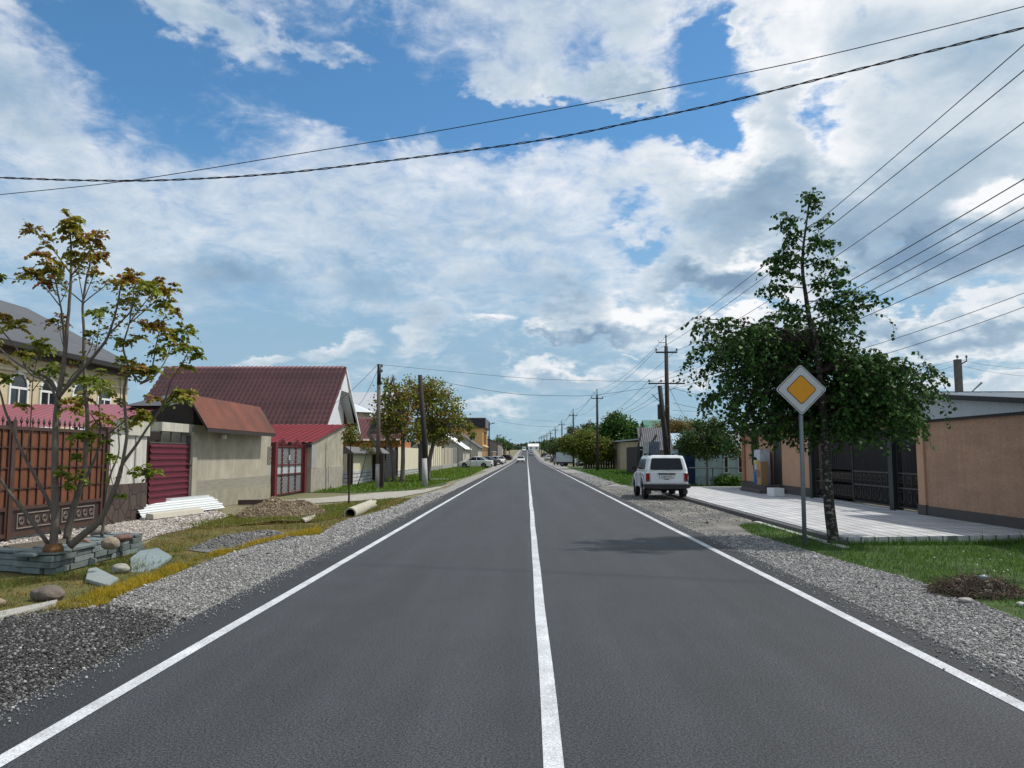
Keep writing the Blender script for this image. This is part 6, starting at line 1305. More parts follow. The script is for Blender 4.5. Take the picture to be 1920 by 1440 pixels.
# span wires between the receding poles
for i in range(len(PY) - 1):
    for dx, z in ((-.55, 7.25), (.55, 7.25), (0, 8.0)):
        a = Vector((PXX[i] + dx, PY[i], z + float(zprof(PY[i])))); b = Vector((PXX[i + 1] + dx, PY[i + 1], z + float(zprof(PY[i + 1]))))
        wire('wire strung between receding power poles on the right', sag(a, b, .55, 8), .009 + .0035 * i, group='span wires between the receding poles', k=2)
for dx in (-.95, -.32, .35, .9): wire('low wire from the double pole to the second power pole', sag((7.5 + dx, 41.2, 5.6), (6.85 + dx * .6, 75, 5.2), .6, 8), .010, group='low span wires to the second pole', k=2)
lp = P(708, 683, 36.9); L2 = P(790, 706, 39)
wire('wire from the straight left pole over the road to the double pole', [lp] + [P(u, v, Y) for u, v, Y in [(850, 697, 38), (1000, 710, 39), (1120, 714, 40), (1252, 716, 41)]], .010)
wire('lower wire from the leaning left pole over the road to the double pole', [L2] + [P(u, v, Y) for u, v, Y in [(850, 720, 39.5), (960, 738, 40), (1050, 742, 40), (1120, 740, 40.3), (1252, 722, 41)]], .012)
wire('service wire from the straight left pole down to the white gable', sag(lp, P(610, 768, 47.5), .2), .010); wire('short service wire from the straight left pole towards the porch', sag(lp + Vector((0, 0, -.3)), P(672, 760, 62), .2), .012)
wire('service wire from the double pole down to the small beige house', sag((7.6, 41.2, 5.3), P(1300, 800, 62), .3), .010)
wire('distribution wire from the double pole into the birch crown', sag((7.8, 41.2, 5.2), P(1440, 745, 44), .3), .012); wire('thin distribution wire from the double pole to the right', sag((7.8, 41.2, 4.4), P(1480, 770, 60), .4), .012); wire('thin high wire from the double pole to the right', sag((7.8, 41.2, 4.0), P(1480, 745, 60), .4), .012)
q = P(1795, 670, 36)
for (u, v, Y, lb) in [(1990, 690, 42, 'upper wire running right from the concrete pole behind the outbuilding'), (1990, 706, 42, 'lower wire running right from the concrete pole behind the outbuilding'), (1600, 705, 40, 'upper wire running left from the concrete pole into the birch'), (1600, 722, 40, 'lower wire running left from the concrete pole into the birch')]: wire(lb, sag(q + Vector((0, 0, -.1 if 'lower' not in lb else -.35)), P(u, v, Y), .2), .007)
for (v, Y, x0, x1, lb) in [(790, 170, -9, 6.4, 'distant wire crossing the road between far poles'), (800, 120, -8, 6.4, 'faint wire crossing the road beyond the orange building')]: wire(lb, sag(P(930, v - 12, Y), P(1045, v, Y), .3), .02)

# ================================================================== vehicles
def glassy(name, c, r=.12): return mt(name, c, r, 0, spec=.16)
TYRE = mt('tyre_rubber', (.018, .018, .019), .85, .2, 10); RIM = mt('dull_rim', (.16, .16, .17), .45, .2, 6, metal=.4); CHROME = mt('dull_chrome', (.45, .45, .46), .25, 0, metal=.8)
REDL = glassy('red_lamp', (.22, .008, .012), .2); CLEARL = glassy('clear_lamp', (.5, .52, .55), .15); PLAST = mt('black_bumper_plastic', (.02, .02, .022), .6)
def wheel(t, x, y, r, w, side):
    o = MB(); pr = [(r * .62, -w / 2), (r * .93, -w / 2), (r, -w * .36), (r, w * .36), (r * .93, w / 2), (r * .62, w / 2)]; n = 24; vs = []; fs = []
    for i in range(n):
        a = 2 * math.pi * i / n; vs += [(x + p[1], y + p[0] * math.cos(a), r + p[0] * math.sin(a)) for p in pr]
    m = len(pr)
    for i in range(n):
        for j in range(m): fs.append((i * m + j, i * m + (j + 1) % m, ((i + 1) % n) * m + (j + 1) % m, ((i + 1) % n) * m + j))
    o.add(vs, fs); wo = o.build('wheel', TYRE, t, smooth=False)
    b = MB(); b.cyl((x - w * .3, y, r), (x + w * .3, y, r), r * .62, n=20); b.cyl((x - w * .42, y, r), (x + w * .42, y, r), r * .2, n=10)
    for k in range(8):
        a = k * math.pi / 4; b.box((x + side * w * .32, y + r * .42 * math.cos(a), r + r * .42 * math.sin(a)), (.02, r * .12, r * .12))
    b.build('rim', RIM, wo); return wo
def loft(sections, cap=True):
    """sections: list of equal-length closed rings"""
    b = MB(); m = len(sections[0]); vs = [p for s in sections for p in s]; fs = [(i * m + j, i * m + (j + 1) % m, (i + 1) * m + (j + 1) % m, (i + 1) * m + j) for i in range(len(sections) - 1) for j in range(m)]
    if cap: fs += [tuple(range(m))[::-1], tuple((len(sections) - 1) * m + j for j in range(m))]
    return b.add(vs, fs)
def body_with_arches(t, prof_top, zb, hw, arches, ar, mat, inset=.05, name='body'):
    """prof_top: (y, z, half width) along the length from the front; side wall has round wheel cut-outs"""
    ys = sorted(set([p[0] for p in prof_top] + [a + ar * math.cos(w) for a in arches for w in np.linspace(0, math.pi, 13)])); P_ = np.array(prof_top); P_ = P_[P_[:, 0].argsort()]
    rings = []
    for y in ys:
        zt = np.interp(y, P_[:, 0], P_[:, 1]); w = np.interp(y, P_[:, 0], P_[:, 2]); b0 = zb
        for a in arches:
            if abs(y - a) < ar - 1e-6: b0 = max(b0, ar * .9 + math.sqrt(max(0, ar * ar - (y - a) ** 2)) - ar * .0 - .0)
        b0 = min(b0, zt - .12); zm = b0 + (zt - b0) * .62
        rings.append([(-w + .03, y, b0), (w - .03, y, b0), (w, y, zm), (w - .012, y, zt - .05), (w - inset, y, zt), (-w + inset, y, zt), (-w + .012, y, zt - .05), (-w, y, zm)])
    return loft(rings).build(name, mat, t, smooth=False)
def offroader():
    """three-door boxy off-roader seen from behind; local +y is forward, rear at y=0"""
    c = G(1250, 938); t = empty('offroad_car', (c.x + .07, c.y + .25, 0), R(-.3), 'white boxy three door off-roader with dark rear window, parked on the right verge', 'car')
    WP = mt('dusty_white_car_paint', (.60, .635, .66), .32, .07, 2, .03, 60, spec=.6, coat=.3); r = .345; hw = .80
    prof = [(0, 1.0, hw - .05), (.06, 1.02, hw - .01), (.9, 1.03, hw), (2.3, 1.02, hw), (2.55, 1.0, hw), (3.3, .94, hw - .03), (3.55, .84, hw - .08), (3.62, .6, hw - .12)]
    body_with_arches(t, prof, .42, hw, (.72, 2.92), .43, WP, .07)
    # underside, arch liners and sills
    MB().bb(-.6, .6, .15, 3.4, .36, .55).build('underbody', PLAST, t); MB().bb(-.74, .74, .12, 3.5, .52, .72).build('arch_liners', BLACKM, t)
    # cabin: lofted pillars and roof
    def ring(z, y0, y1, w0, w1, rr=.07):
        return [(-w0 + rr, y0, z), (w0 - rr, y0, z), (w0, y0 + rr, z), (w1, y1 - rr, z), (w1 - rr, y1, z), (-w1 + rr, y1, z), (-w1, y1 - rr, z), (-w0, y0 + rr, z)]
    loft([ring(1.0, .03, 2.55, .775, .76), ring(1.12, .045, 2.42, .765, .75), ring(1.50, .15, 2.0, .675, .66), ring(1.585, .21, 1.92, .64, .62, .09), ring(1.62, .32, 1.8, .56, .54, .1)]).build('cabin', WP, t)
    sl = (.15 - .045) / (1.50 - 1.12)
    def rear(z, d=0.0): return .045 + (z - 1.12) * sl - d
    # rear window with rounded corners, on the sloped tailgate
    def rr_poly(w0, w1, z0, z1, rad, d, k=5):
        out = []
        for (cx, cz, a0, w) in ((w1 - rad, z1 - rad, 0, w1), (-w1 + rad, z1 - rad, 90, w1), (-w0 + rad, z0 + rad, 180, w0), (w0 - rad, z0 + rad, 270, w0)):
            for j in range(k + 1): a = R(a0 + 90 * j / k); z = cz + rad * math.sin(a); out.append((cx + rad * math.cos(a), rear(z, d), z))
        return out
    MB().prism(rr_poly(.60, .535, 1.085, 1.515, .06, .008), (0, .02, 0)).build('window_seal', PLAST, t); MB().prism(rr_poly(.585, .52, 1.10, 1.50, .05, .014), (0, .02, 0)).build('rear_window', glassy('tinted_glass', (.012, .016, .024)), t)
    MB().tube([(.06, -.02, 1.07), (.13, .005, 1.18)], .012, 5).build('wiper', PLAST, t)
    # side windows and doors
    for s in (-1, 1):
        def sp(y, z, d=.006): w = np.interp(z, [1.0, 1.12, 1.5], [.775, .765, .675]); return (s * (w + d), y, z)
        g = glassy('tinted_glass', (.012, .016, .024))
        MB().prism([sp(.28, 1.10), sp(1.02, 1.10), sp(1.02, 1.47), sp(.42, 1.47)], (s * -.01, 0, 0)).build('side_window', g, t); MB().prism([sp(1.12, 1.10), sp(2.22, 1.10), sp(1.92, 1.47), sp(1.12, 1.47)], (s * -.01, 0, 0)).build('side_window', g, t)
        b = MB(); b.bb(s * (hw + .001), s * (hw + .004), 1.07, 1.085, .5, 1.0); b.bb(s * (hw + .001), s * (hw + .004), 2.27, 2.285, .5, 1.0); b.bb(s * (hw + .001), s * (hw + .006), .3, 2.9, .86, .872); b.build('panel_gaps', mt('panel_gap', (.12, .12, .12), .8), t)
        MB().bb(s * hw, s * (hw + .025), 1.14, 1.28, .90, .93).build('door_handle', PLAST, t)
        MB().box((s * .90, 2.2, 1.12), (.2, .08, .14)).build('wing_mirror', PLAST, t, bevel=.015)
        # wheel-arch lips
        for ya in (.72, 2.92): MB().tube([(s * (hw + .005), ya + .45 * math.cos(a), .385 + .45 * math.sin(a)) for a in np.linspace(0, math.pi, 14)], .025, 6, cap=True).build('arch_lip', WP, t)
        # upright tail lamps at the corners
        lo = MB(); lo.bb(s * .625, s * .765, -.025, .03, .66, .96); l_ = lo.build('tail_light', REDL, t, bevel=.01); MB().bb(s * .64, s * .75, -.032, -.024, .665, .74).build('indicator', mt('lamp_brown', (.09, .035, .02), .3), l_)
        MB().bb(s * .5, s * .56, .3, 1.7, 1.66, 1.69).build('roof_rail', PLAST, t)
        b = MB()
        for y in (.35, 1.6): b.bb(s * .49, s * .58, y, y + .1, 1.6, 1.665)
        b.build('rail_foot', PLAST, t)
    # tailgate details
    b = MB(); b.bb(-.59, .59, -.004, .0, .60, .606); b.bb(-.60, -.594, -.004, 0, .6, 1.04); b.bb(.594, .60, -.004, 0, .6, 1.04); b.bb(-.6, .6, .0, .004, 1.045, 1.05); b.build('tailgate_gap', mt('panel_gap', (.12, .12, .12)), t)
    MB().bb(-.33, .31, -.035, .0, .925, .965).build('number_plate_lamp_bar', PLAST, t); pf = MB().bb(-.28, .26, -.02, .0, .775, .91).build('number_plate', mt('plate_frame', (.25, .26, .27), .5), t); MB().bb(-.265, .245, -.024, -.019, .787, .898).build('plate_face', mt('plate_white', (.52, .53, .54), .5), pf)
    cu = bpy.data.curves.new('plate_text', 'FONT'); cu.body = 'P 785 HM 15'; cu.size = .105; cu.align_x = 'CENTER'; cu.extrude = .001; tmp = bpy.data.objects.new('tmp', cu); col.objects.link(tmp)
    me = bpy.data.meshes.new_from_object(tmp.evaluated_get(bpy.context.evaluated_depsgraph_get())); bpy.data.objects.remove(tmp); me.materials.clear(); me.materials.append(BLACKM); o = bpy.data.objects.new('plate_characters', me); col.objects.link(o); o.parent = pf; o.location = (-.01, -.026, .806); o.rotation_euler = (R(90), 0, 0); o.scale = (.72, 1, 1)
    MB().bb(-.1, .08, -.012, 0, .735, .755).build('tailgate_badge', PLAST, t)
    # bumper with bright strip
    MB().bb(-.80, .80, -.15, .0, .43, .57).build('bumper', PLAST, t, bevel=.02); MB().bb(-.78, .78, -.152, -.02, .571, .592).build('bumper_strip', CHROME, t); MB().bb(-.79, .79, 3.62, 3.74, .42, .56).build('bumper', PLAST, t, bevel=.02)
    for s in (-1, 1): MB().bb(s * .79, s * .83, -.14, .3, .44, .56).build('bumper_end', PLAST, t, bevel=.01)
    # rear axle, differential, exhaust
    b = MB(); b.cyl((-.62, .72, .34), (.62, .72, .34), .045, n=8); b.tube([(-.13, .72, .34), (-.06, .72, .34), (.06, .72, .34), (.13, .72, .34)], [.04, .12, .12, .04], 10); b.build('rear_axle', BLACKM, t)
    b = MB(); b.cyl((-.42, .02, .40), (-.42, .6, .40), .08, n=10); b.cyl((-.50, -.08, .36), (-.50, .3, .40), .02, n=8); b.build('exhaust', mt('rusty_dark_metal', (.05, .035, .03), .8), t)
    for s in (-1, 1): MB().bb(s * .58, s * .74, -.02, .0, .22, .36).build('mud_flap', PLAST, t)
    MB().bb(-.64, .64, 3.60, 3.635, .62, .85).build('grille', PLAST, t)
    for x in (-.70, .70):
        for y in (.72, 2.92): wheel(t, x, y, r, .185, 1 if x > 0 else -1)
offroader()
def sedan(label, loc, rz, paint, kind='sedan', group=None, name='parked_car'):
    """local +y forward; centre of the car at the origin"""
    t = empty(name, (loc[0], loc[1], float(zprof(loc[1]))), rz, label, 'car', group); hw = .83; Lh = 2.1; ws = (1.28, -1.2)
    if kind == 'hatch': prof = [(-2.0, .86, .72), (-1.95, .96, .78), (-1.5, .97, hw), (.9, .93, hw), (1.75, .80, hw - .05), (2.02, .66, .70)]; cab = [(.93, -1.9, 1.05), (1.38, -1.45, .25), (1.42, -1.2, .05)]
    else: prof = [(-2.1, .80, .72), (-2.05, .95, .78), (-1.35, .98, hw), (.9, .93, hw), (1.8, .79, hw - .05), (2.08, .62, .70)]; cab = [(.94, -1.5, 1.05), (1.38, -.85, .25), (1.42, -.6, .05)]
    body_with_arches(t, prof, .25, hw, ws, .36, paint, .09)
    def ring(z, y0, y1, w, rr=.1): return [(-w + rr, y0, z), (w - rr, y0, z), (w, y0 + rr, z), (w, y1 - rr, z), (w - rr, y1, z), (-w + rr, y1, z), (-w, y1 - rr, z), (-w, y0 + rr, z)]
    loft([ring(cab[0][0], cab[0][1], cab[0][2], .74), ring(cab[1][0], cab[1][1], cab[1][2], .62)]).build('windows', glassy('tinted_glass', (.012, .016, .024)), t)
    loft([ring(cab[1][0] - .01, cab[1][1] - .02, cab[1][2] + .03, .635), ring(cab[2][0], cab[2][1], cab[2][2], .5)]).build('roof', paint, t)
    b = MB()
    for s in (-1, 1):
        for (y0, y1) in ((cab[0][1], cab[1][1]), (cab[0][1] + .45, cab[1][1] + .22), (-.25, -.3), (cab[0][2] - .02, cab[1][2])): b.tube([(s * .745, y0, cab[0][0] - .03), (s * .632, y1, cab[1][0])], .035, 4)
    b.build('pillars', paint, t)
    for s in (-1, 1):
        MB().bb(s * .5, s * .74, -2.12 if kind == 'sedan' else -2.02, -1.95, .68, .85).build('tail_light', REDL, t); MB().bb(s * .42, s * .70, 1.95, 2.07, .58, .72).build('headlight', CLEARL, t); MB().box((s * .88, .75, 1.0), (.14, .07, .1)).build('wing_mirror', paint, t)
        b = MB()
        for y in (.88, -.3): b.bb(s * (hw + .001), s * (hw + .004), y, y + .015, .35, .93)
        b.build('panel_gaps', mt('panel_gap', (.12, .12, .12)), t); MB().bb(s * hw, s * (hw + .02), -.15, .0, .84, .87).build('door_handle', PLAST, t)
    MB().bb(-.7, .7, 2.0, 2.14, .30, .48).build('bumper', PLAST, t, bevel=.02); MB().bb(-.7, .7, -2.18, -2.0, .30, .52).build('bumper', PLAST, t, bevel=.02); MB().bb(-.26, .26, 2.14, 2.15, .36, .47).build('number_plate', WHITE, t); MB().bb(-.26, .26, -2.19, -2.18, .38, .49).build('number_plate', WHITE, t)
    MB().bb(-.38, .38, 2.03, 2.09, .56, .68).build('grille', PLAST, t); MB().bb(-.65, .65, -1.9, 1.9, .2, .45).build('underbody', PLAST, t)
    for x in (-.72, .72):
        for y in ws: wheel(t, x, y, .30, .18, 1 if x > 0 else -1)
    return t
CW = mt('silver_white_paint', (.60, .62, .62), .3, .04, 2, spec=.6, coat=.3); CN = mt('dark_navy_paint', (.012, .02, .035), .25, 0, spec=.6, coat=.4); CS = mt('silver_paint', (.32, .33, .36), .3, 0, metal=.4); CD = mt('dark_violet_paint', (.03, .02, .035), .3, 0, coat=.4); CP = mt('pure_white_paint', (.75, .76, .76), .3, 0, coat=.3)
a = G(896, 877); sedan('silver white saloon parked nose to the wall, nearest of the parked cars on the left', (-6.4, 97), R(78), CW)
sedan('dark navy saloon parked between the two white cars on the left', (-6.0, 112), R(60), CN, 'sedan')
sedan('white hatchback parked beyond the dark navy saloon', (-5.6, 132), R(48), CP, 'hatch')
sedan('dark car parked by the grass beyond the white hatchback, left side', (-5.9, 205), R(70), CD, 'hatch')
sedan('white saloon driving towards the camera in the left lane', (-1.3, 157), R(180), CP, name='moving_car'); sedan('pale car far ahead in the right lane', (1.75, 300), R(0), CW, 'hatch', name='moving_car')
sedan('silver saloon parked in front of the white box van', (5.5, 128), R(10), CS); sedan('dark violet car parked beyond the silver saloon on the right', (5.9, 165), R(5), CD, 'hatch'); sedan('white car parked on the far right verge beyond the dark violet one', (5.4, 195), R(5), CP); sedan('dark car parked farthest along the right verge', (5.6, 262), R(5), CN, 'hatch')
def van(label, loc, rz, name='box_van', L=4.6, H=2.0, w=.9, box=True):
    t = empty(name, (loc[0], loc[1], float(zprof(loc[1]))), rz, label, 'van'); PB = mt('pale_grey_van_body', (.42, .47, .50), .5, .08, 1)
    MB().bb(-w, w, -L / 2, L / 2 - 1.5, .62, H).build('cargo_box', PB, t, bevel=.03)
    c = MB(); y = L / 2 - 1.48; c.prism([(-w + .05, y, .45), (-w + .05, y + 1.45, .45), (-w + .05, y + 1.42, .95), (-w + .05, y + .95, 1.25), (-w + .05, y + .55, 1.75), (-w + .05, y, 1.78)], (2 * w - .1, 0, 0)); c.build('cab', CP, t)
    for s in (-1, 1): MB().prism([(s * (w - .045), y + .15, 1.2), (s * (w - .045), y + .85, 1.2), (s * (w - .045), y + .52, 1.66), (s * (w - .045), y + .15, 1.66)], (s * .01, 0, 0)).build('side_window', GLASS, t); 
    for s in (-1, 1): MB().bb(s * .6, s * .8, y + 1.44, y + 1.47, .62, .8).build('headlight', CLEARL, t)
    MB().prism([(-w + .12, y + .97, 1.27), (w - .12, y + .97, 1.27), (w - .18, y + .59, 1.72), (-w + .18, y + .59, 1.72)], (0, .03, .02)).build('windscreen', GLASS, t); MB().bb(-.8, .8, -L / 2 + .1, L / 2 - .2, .4, .6).build('chassis', PLAST, t)
    MB().bb(-.7, .7, -L / 2 - .03, -L / 2, .5, .62).build('bumper', PLAST, t)
    for x in (-w + .12, w - .12):
        for yy in (-L / 2 + .9, L / 2 - .75): wheel(t, x, yy, .33, .2, 1 if x > 0 else -1)
van('pale grey box van parked under the olive tree, right verge', (6.35, 111), R(-112), L=4.0); van('small white delivery truck far off in the left lane', (-1.5, 420), R(180), 'delivery_truck', 5.2, 2.8, 1.0)

# ================================================================== small things on the left verge
SLATE = mt('blue_grey_slate', (.135, .165, .165), .75, .25, 4, .1, 40, .35, 30)
def planter():
    t = empty('stone_planter', (-7.3, 11.9, 0), 0, 'low dry stacked planter of blue grey slate blocks around the multi-stemmed tree', 'planter'); off = Vector((-7.3, 11.9, 0))
    c0 = G(97, 1077) - off; c1 = G(268, 1032) - off; c2 = G(-60, 1066) - off; rnd = random.Random(4)
    def course(a, b, z, h, th, seed):
        L = (b - a).length; d = (b - a).normalized(); nrm = Vector((-d.y, d.x, 0)); x = 0; B = MB()
        while x < L:
            w = rnd.uniform(.14, .58); w = min(w, L - x + .02); o_ = rnd.uniform(-.04, .035); p = a + d * (x + w / 2) + nrm * (th / 2 + o_) + Vector((0, 0, z + h / 2)); B.box(p, (w - .012, th, h - .012), rz=math.atan2(d.y, d.x) + rnd.uniform(-.02, .02), cc=(rnd.uniform(.6, 1.3),) * 3); x += w
        return B
    ms = material('slate_blocks', (.150, .180, .178), .75, .25, 4, .12, 40, .5, 25, attr=True)
    for (a, b, nm) in ((c0, c1, 'long_side'), (c2, c0, 'near_end')):
        B = MB()
        for k in range(3):
            q = course(a, b, k * .085 - .01, .09, .14, k); B.v, B.f, B.c, B.m = B.v + q.v, B.f + [tuple(i + len(B.v) for i in f) for f in q.f], B.c + q.c, B.m + q.m
        # coping of flat slabs
        q = course(a, b, .252, .045, .26, 9); B.v, B.f, B.c, B.m = B.v + q.v, B.f + [tuple(i + len(B.v) for i in f) for f in q.f], B.c + q.c, B.m + q.m
        B.build(nm, ms, t, bevel=.004)
    d = (c1 - c0).normalized(); n_ = Vector((-d.y, d.x, 0)); B = MB(); B.prism([c0 + n_ * .14 + d * .16, c1 + n_ * .12, c1 + n_ * 1.1, c2 + d * .75], (0, 0, .24)); B.build('soil', mt('planter_soil', (.08, .065, .045), .95, .3, 4, .4, 40, .6, 30), t)
    B = MB()
    for k in range(9): p = c0.lerp(c1, .02 + k * .115) + n_ * (.32 + .2 * rnd.random()); B.box(p + Vector((0, 0, .27 + .01 * k % .03)), (rnd.uniform(.25, .5), rnd.uniform(.2, .35), .035), rz=rnd.uniform(0, 3))
    B.build('loose_slabs', mt('blue_grey_slate', (.135, .165, .165)), t, bevel=.004)
planter()
def boulder(label, p, sz, colr, seed, rz=0.0, name='boulder', group=None):
    bm = bmesh.new(); bmesh.ops.create_icosphere(bm, subdivisions=4, radius=.5); s = Vector((seed * 3.1, seed, 0))
    for v in bm.verts:
        k = 1 + .22 * mnoise.noise(v.co * 2 + s) + .07 * mnoise.noise(v.co * 6 + s); v.co *= k; v.co = Vector((v.co.x * sz[0], v.co.y * sz[1], v.co.z * sz[2]))
    me = bpy.data.meshes.new(name); bm.to_mesh(me); bm.free(); me.polygons.foreach_set('use_smooth', [True] * len(me.polygons)); me.materials.append(mt('stone_%d' % seed, colr, .9, .3, 5, .15, 50, .6, 30)); o = bpy.data.objects.new(name, me); col.objects.link(o); o.location = (p[0], p[1], p[2] + sz[2] * .32); o.rotation_euler = (0, 0, rz); return tag(o, label, 'stone', group)
g = G(90, 1122); boulder('rounded grey brown boulder half sunk in the dry grass below the planter', (g.x, g.y, -.02), (.36, .26, .2), (.13, .11, .09), 1)
g = G(0, 1135); boulder('small pale tan stone at the left edge below the planter', (g.x - .05, g.y, -.02), (.2, .17, .12), (.25, .2, .14), 2)
g = G(206, 1026, .25); boulder('large round tan stone on top of the slate planter', (g.x, g.y, .25), (.27, .24, .2), (.27, .225, .17), 3)
g = G(175, 1008, .25); boulder('greyish pink stone behind the round tan stone on the planter', (g.x, g.y + .2, .25), (.34, .26, .22), (.22, .19, .165), 4)
g = G(155, 1022, .25); boulder('flat reddish stone beside the tree foot on the planter', (g.x, g.y, .25), (.24, .18, .12), (.2, .12, .09), 5)
g = G(232, 1014, .25); boulder('flat brown red stone at the right end of the planter', (g.x, g.y, .26), (.3, .2, .12), (.17, .10, .08), 6)
g = G(225, 1072); boulder('pale grey rock half hidden in grass between the two slate slabs', (g.x, g.y, -.02), (.26, .2, .16), (.27, .26, .23), 7)
def slab(label, px, th, colr, lift=0.03, tilt=.0):
    P_ = [G(u, v) for u, v in px]; c = sum(P_, Vector()) / len(P_); b = MB(); b.prism([(p.x - c.x, p.y - c.y, lift + tilt * (p.y - c.y)) for p in P_], (0, 0, th)); o = b.build('stone_slab', mt(colr[0], colr[1], .7, .15, 5, .08, 40, .3, 30), bevel=.006); o.location = c; return tag(o, label, 'slab')
slab('large pale blue slate slab lying in the dry grass right of the planter', [(246, 1078), (300, 1062), (322, 1052), (296, 1043), (262, 1046), (244, 1054)], .05, ('pale_slate', (.19, .24, .25)), .01, .10)
slab('smaller pale slate slab lying nearer to the road', [(160, 1091), (205, 1100), (222, 1090), (180, 1076), (165, 1078)], .045, ('pale_slate2', (.22, .25, .245)), .01, .08)
slab('narrow strip of pale concrete edging in the yellow grass', [(-60, 1168), (0, 1148), (60, 1136), (108, 1126), (104, 1133), (60, 1145), (0, 1160), (-60, 1182)], .05, ('pale_edging', (.33, .32, .29)), -.035)
slab('piece of flat rubble in the patchy grass beyond the gravel', [(565, 975), (592, 968), (588, 974), (572, 980)], .05, ('pale_rubble', (.36, .33, .27)), 0)
def white_sheets():
    a = G(268, 975); b = G(422, 955); t = empty('sheet_stack', (a.x, a.y, 0), 0, 'stack of white corrugated sheets lying before the crimson gate', 'metal sheets'); d = Vector((b.x - a.x, b.y - a.y, 0)); L = d.length; d.normalize(); WS = mt('white_corrugated', (.60, .63, .64), .45, .06, 3)
    n = Vector((-d.y, d.x, 0));
    for k in range(2): corr('sheet', n * (.04 * k) + Vector((0, 0, .05 + .05 * k)), (n * .72 + Vector((0, 0, .50))).normalized(), d, .56, L * (1 - .03 * k), (Vector((0, 0, .72)) - n * .50).normalized(), WS, t, .2, .05)
    MB().bb(-.05, .05, -.05, .05, 0, .06).build('support_block', CONC2, t)
    g = G(280, 975); q = G(375, 963); t2 = empty('gutter_length', (g.x, g.y, 0), 0, 'cream folded metal gutter length lying in front of the white sheets', 'gutter'); b = MB(); dd = Vector((q.x - g.x, q.y - g.y, 0)); nn = Vector((-dd.y, dd.x, 0)).normalized()
    b.prism([nn * -.12 + Vector((0, 0, .02)), nn * -.1 + Vector((0, 0, .14)), nn * .1 + Vector((0, 0, .16)), nn * .12 + Vector((0, 0, .02))], dd); b.build('gutter_body', mt('cream_gutter', (.5, .47, .40), .6, .1, 3), t2)
white_sheets()
def mound(name, label, c, rx, ry, h, colr, n, cat, ssz=.05, seed=1, tones=None, twig=0):
    t = empty(name, (c[0], c[1], 0), 0, label, cat); nx = 44; vs = []; fs = []
    for i in range(nx + 1):
        for j in range(nx + 1):
            x = (i / nx * 2 - 1); y = (j / nx * 2 - 1); r = math.hypot(x, y); z = max(0, 1 - r * r) ** 1.1 * h * (1 + .5 * mnoise.noise(Vector((x * 2.2, y * 2.2, seed)))) + .06 * h * mnoise.noise(Vector((x * 9, y * 9, seed))); vs.append((x * rx, y * ry, z - .03 if r < 1 else -.04))
            if i and j: b = i * (nx + 1) + j; fs.append((b - nx - 2, b - nx - 1, b, b - 1))
    MB().add(vs, fs).build('heap', mt(name + '_soil', colr, .95, .3, 3, .35, 30, .8, 25), t, smooth=True)
    a = rng.uniform(0, 6.28, n); r = rng.uniform(0, 1, n) ** .5; x = r * np.cos(a); y = r * np.sin(a); z = np.array([max(0, 1 - q * q) ** 1.1 * h * (1 + .5 * mnoise.noise(Vector((p * 2.2, w * 2.2, seed)))) for q, p, w in zip(r, x, y)]) - .02; s = ssz * np.exp(rng.normal(0, .5, n)); tn = np.array(tones or [colr])[rng.integers(0, len(tones or [1]), n)] * rng.uniform(.7, 1.3, n)[:, None]
    o = scatter('clods', RV, RF, np.column_stack([x * rx, y * ry, z]), rot_batch(rng.normal(0, .8, n), rng.normal(0, .8, n), rng.uniform(0, 6, n)), s, tn, STONE, t); tag(o, kind='stuff')
    if twig:
        b = MB()
        for k in range(twig):
            a = random.uniform(0, 6.28); r_ = random.random() ** .5; p = Vector((math.cos(a) * r_ * rx, math.sin(a) * r_ * ry, h * (1 - r_ * r_) + .0)); d = Vector((random.gauss(0, 1), random.gauss(0, 1), random.gauss(0, .35))).normalized(); L = random.uniform(.06, .2); b.tube([p, p + d * L * .5 + Vector((0, 0, .02)), p + d * L], .004, 3, cap=False)
        o = b.build('twigs', mt('dead_twig', (.085, .06, .04), .9, .3, 9), t); tag(o, kind='stuff')
    return t
g = G(508, 968); mound('dirt_heap', 'low heap of brown dirt and dry stems in front of the concrete shed', (g.x, g.y + .9), 1.25, 1.5, .40, (.17, .13, .085), 6000, 'heap', .024, 2, [(.20, .16, .10), (.14, .11, .07), (.26, .2, .13)], 300)
g = G(1850, 1118); mound('debris_heap', 'small heap of dead twigs and litter in the green verge, right edge', (g.x, g.y + .2), .52, .42, .17, (.05, .045, .03), 1500, 'heap', .018, 5, [(.05, .045, .03), (.09, .07, .045), (.16, .14, .11)], 700)
def litter():
    g = G(1828, 1110); t = empty('plastic_bottle', (g.x, g.y - .12, .15), .6, 'empty clear grey plastic bottle lying on the twig heap', 'bottle'); MB().tube([(0, 0, .03), (.13, 0, .03), (.15, 0, .03), (.17, 0, .03), (.2, 0, .03)], [.035, .035, .03, .014, .014], 12).build('bottle_body', glassy('grey_plastic', (.22, .27, .28), .2), t, smooth=True); MB().cyl((.2, 0, .03), (.22, 0, .03), .016, n=10).build('cap', mt('bottle_cap_dark', (.05, .08, .10), .5), t)
    g = G(1915, 1135); boulder('small white lump of rubble at the right edge beside the twig heap', (g.x, g.y, -.01), (.09, .07, .06), (.55, .54, .5), 8, name='rubble')
    g = G(1810, 1128); boulder('pale grey stone in front of the plastic bottle', (g.x, g.y, -.01), (.16, .1, .07), (.30, .29, .27), 9, name='rubble')
litter()
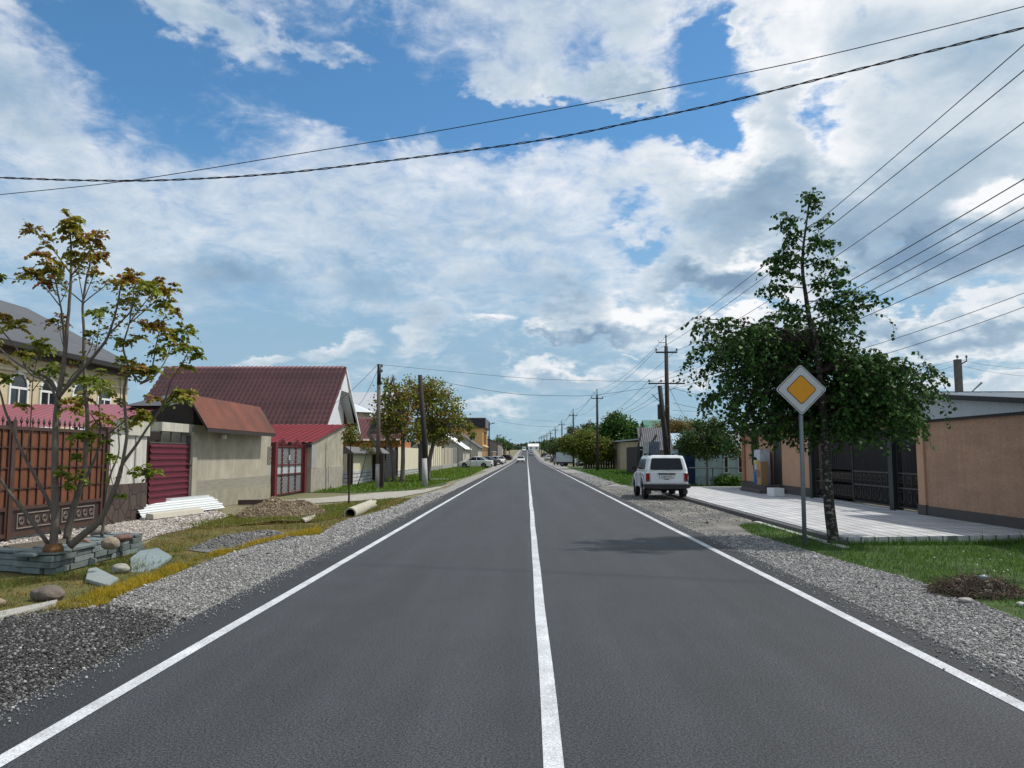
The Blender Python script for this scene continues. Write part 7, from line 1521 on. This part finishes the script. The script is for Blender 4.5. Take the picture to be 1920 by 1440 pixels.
def concrete_pipe():
    a = G(656, 968); b = G(697, 950); t = empty('concrete_pipe', (a.x, a.y, 0), 0, 'broken pale concrete pipe lying in the grass beside the slim sapling', 'pipe'); d = Vector((b.x - a.x, b.y - a.y, 0)); vs = []; fs = []; r0, r1 = .165, .13; n = 20
    for i, f in enumerate((0, 1)):
        for rr in (r0, r1):
            for j in range(n): q = 2 * math.pi * j / n; nn = Vector((-d.y, d.x, 0)).normalized(); p = d * f * (1 + (.08 * math.sin(j * 1.9) if f else 0)) + nn * math.cos(q) * rr + Vector((0, 0, .06 + rr * math.sin(q))); vs.append(p)
    for j in range(n): k = (j + 1) % n; fs += [(j, k, 2 * n + k, 2 * n + j), (n + j, 3 * n + j, 3 * n + k, n + k), (j, n + j, n + k, k), (2 * n + j, 2 * n + k, 3 * n + k, 3 * n + j)]
    MB().add(vs, fs).build('pipe_wall', mt('whitish_pipe', (.36, .34, .28), .9, .3, 4, .1, 40), t, smooth=False); nn = Vector((-d.y, d.x, 0)).normalized(); MB().prism([nn * math.cos(q) * .125 + Vector((0, 0, .06 + .125 * math.sin(q))) + d * .35 for q in np.linspace(0, 6.28, 14)[:-1]], d * .02).build('bore_shade', mt('hollow_shade_black', (.01, .01, .01), 1), t)  # black disc in the bore stands in for the shade inside the pipe
    g = G(820, 900); t = empty('drain_opening', (g.x, g.y, 0), 0, 'dark drain mouth in the green verge near the leaning pole', 'drain'); MB().bb(-.7, .7, -.1, .7, -.02, .06).build('slab', mt('pale_drain_slab', (.36, .36, .33), .9), t); MB().bb(-.5, .5, -.3, -.102, -.02, .02).build('opening', mt('hollow_shade_black', (.01, .01, .01)), t)  # the opening is a solid block, painted black for the shaded hollow
    g = G(446, 947); t = empty('steel_channel', (g.x, g.y, 0), .3, 'short brown steel box section on the ground by the concrete wall', 'steel section'); b = MB(); b.bb(0, 1.2, 0, .02, 0, .16); b.bb(0, 1.2, .14, .16, 0, .16); b.bb(0, 1.2, .02, .14, .14, .16); b.bb(0, 1.2, .02, .14, 0, .02); b.build('section', mt('dark_brown_steel', (.055, .04, .035), .7), t)
concrete_pipe()
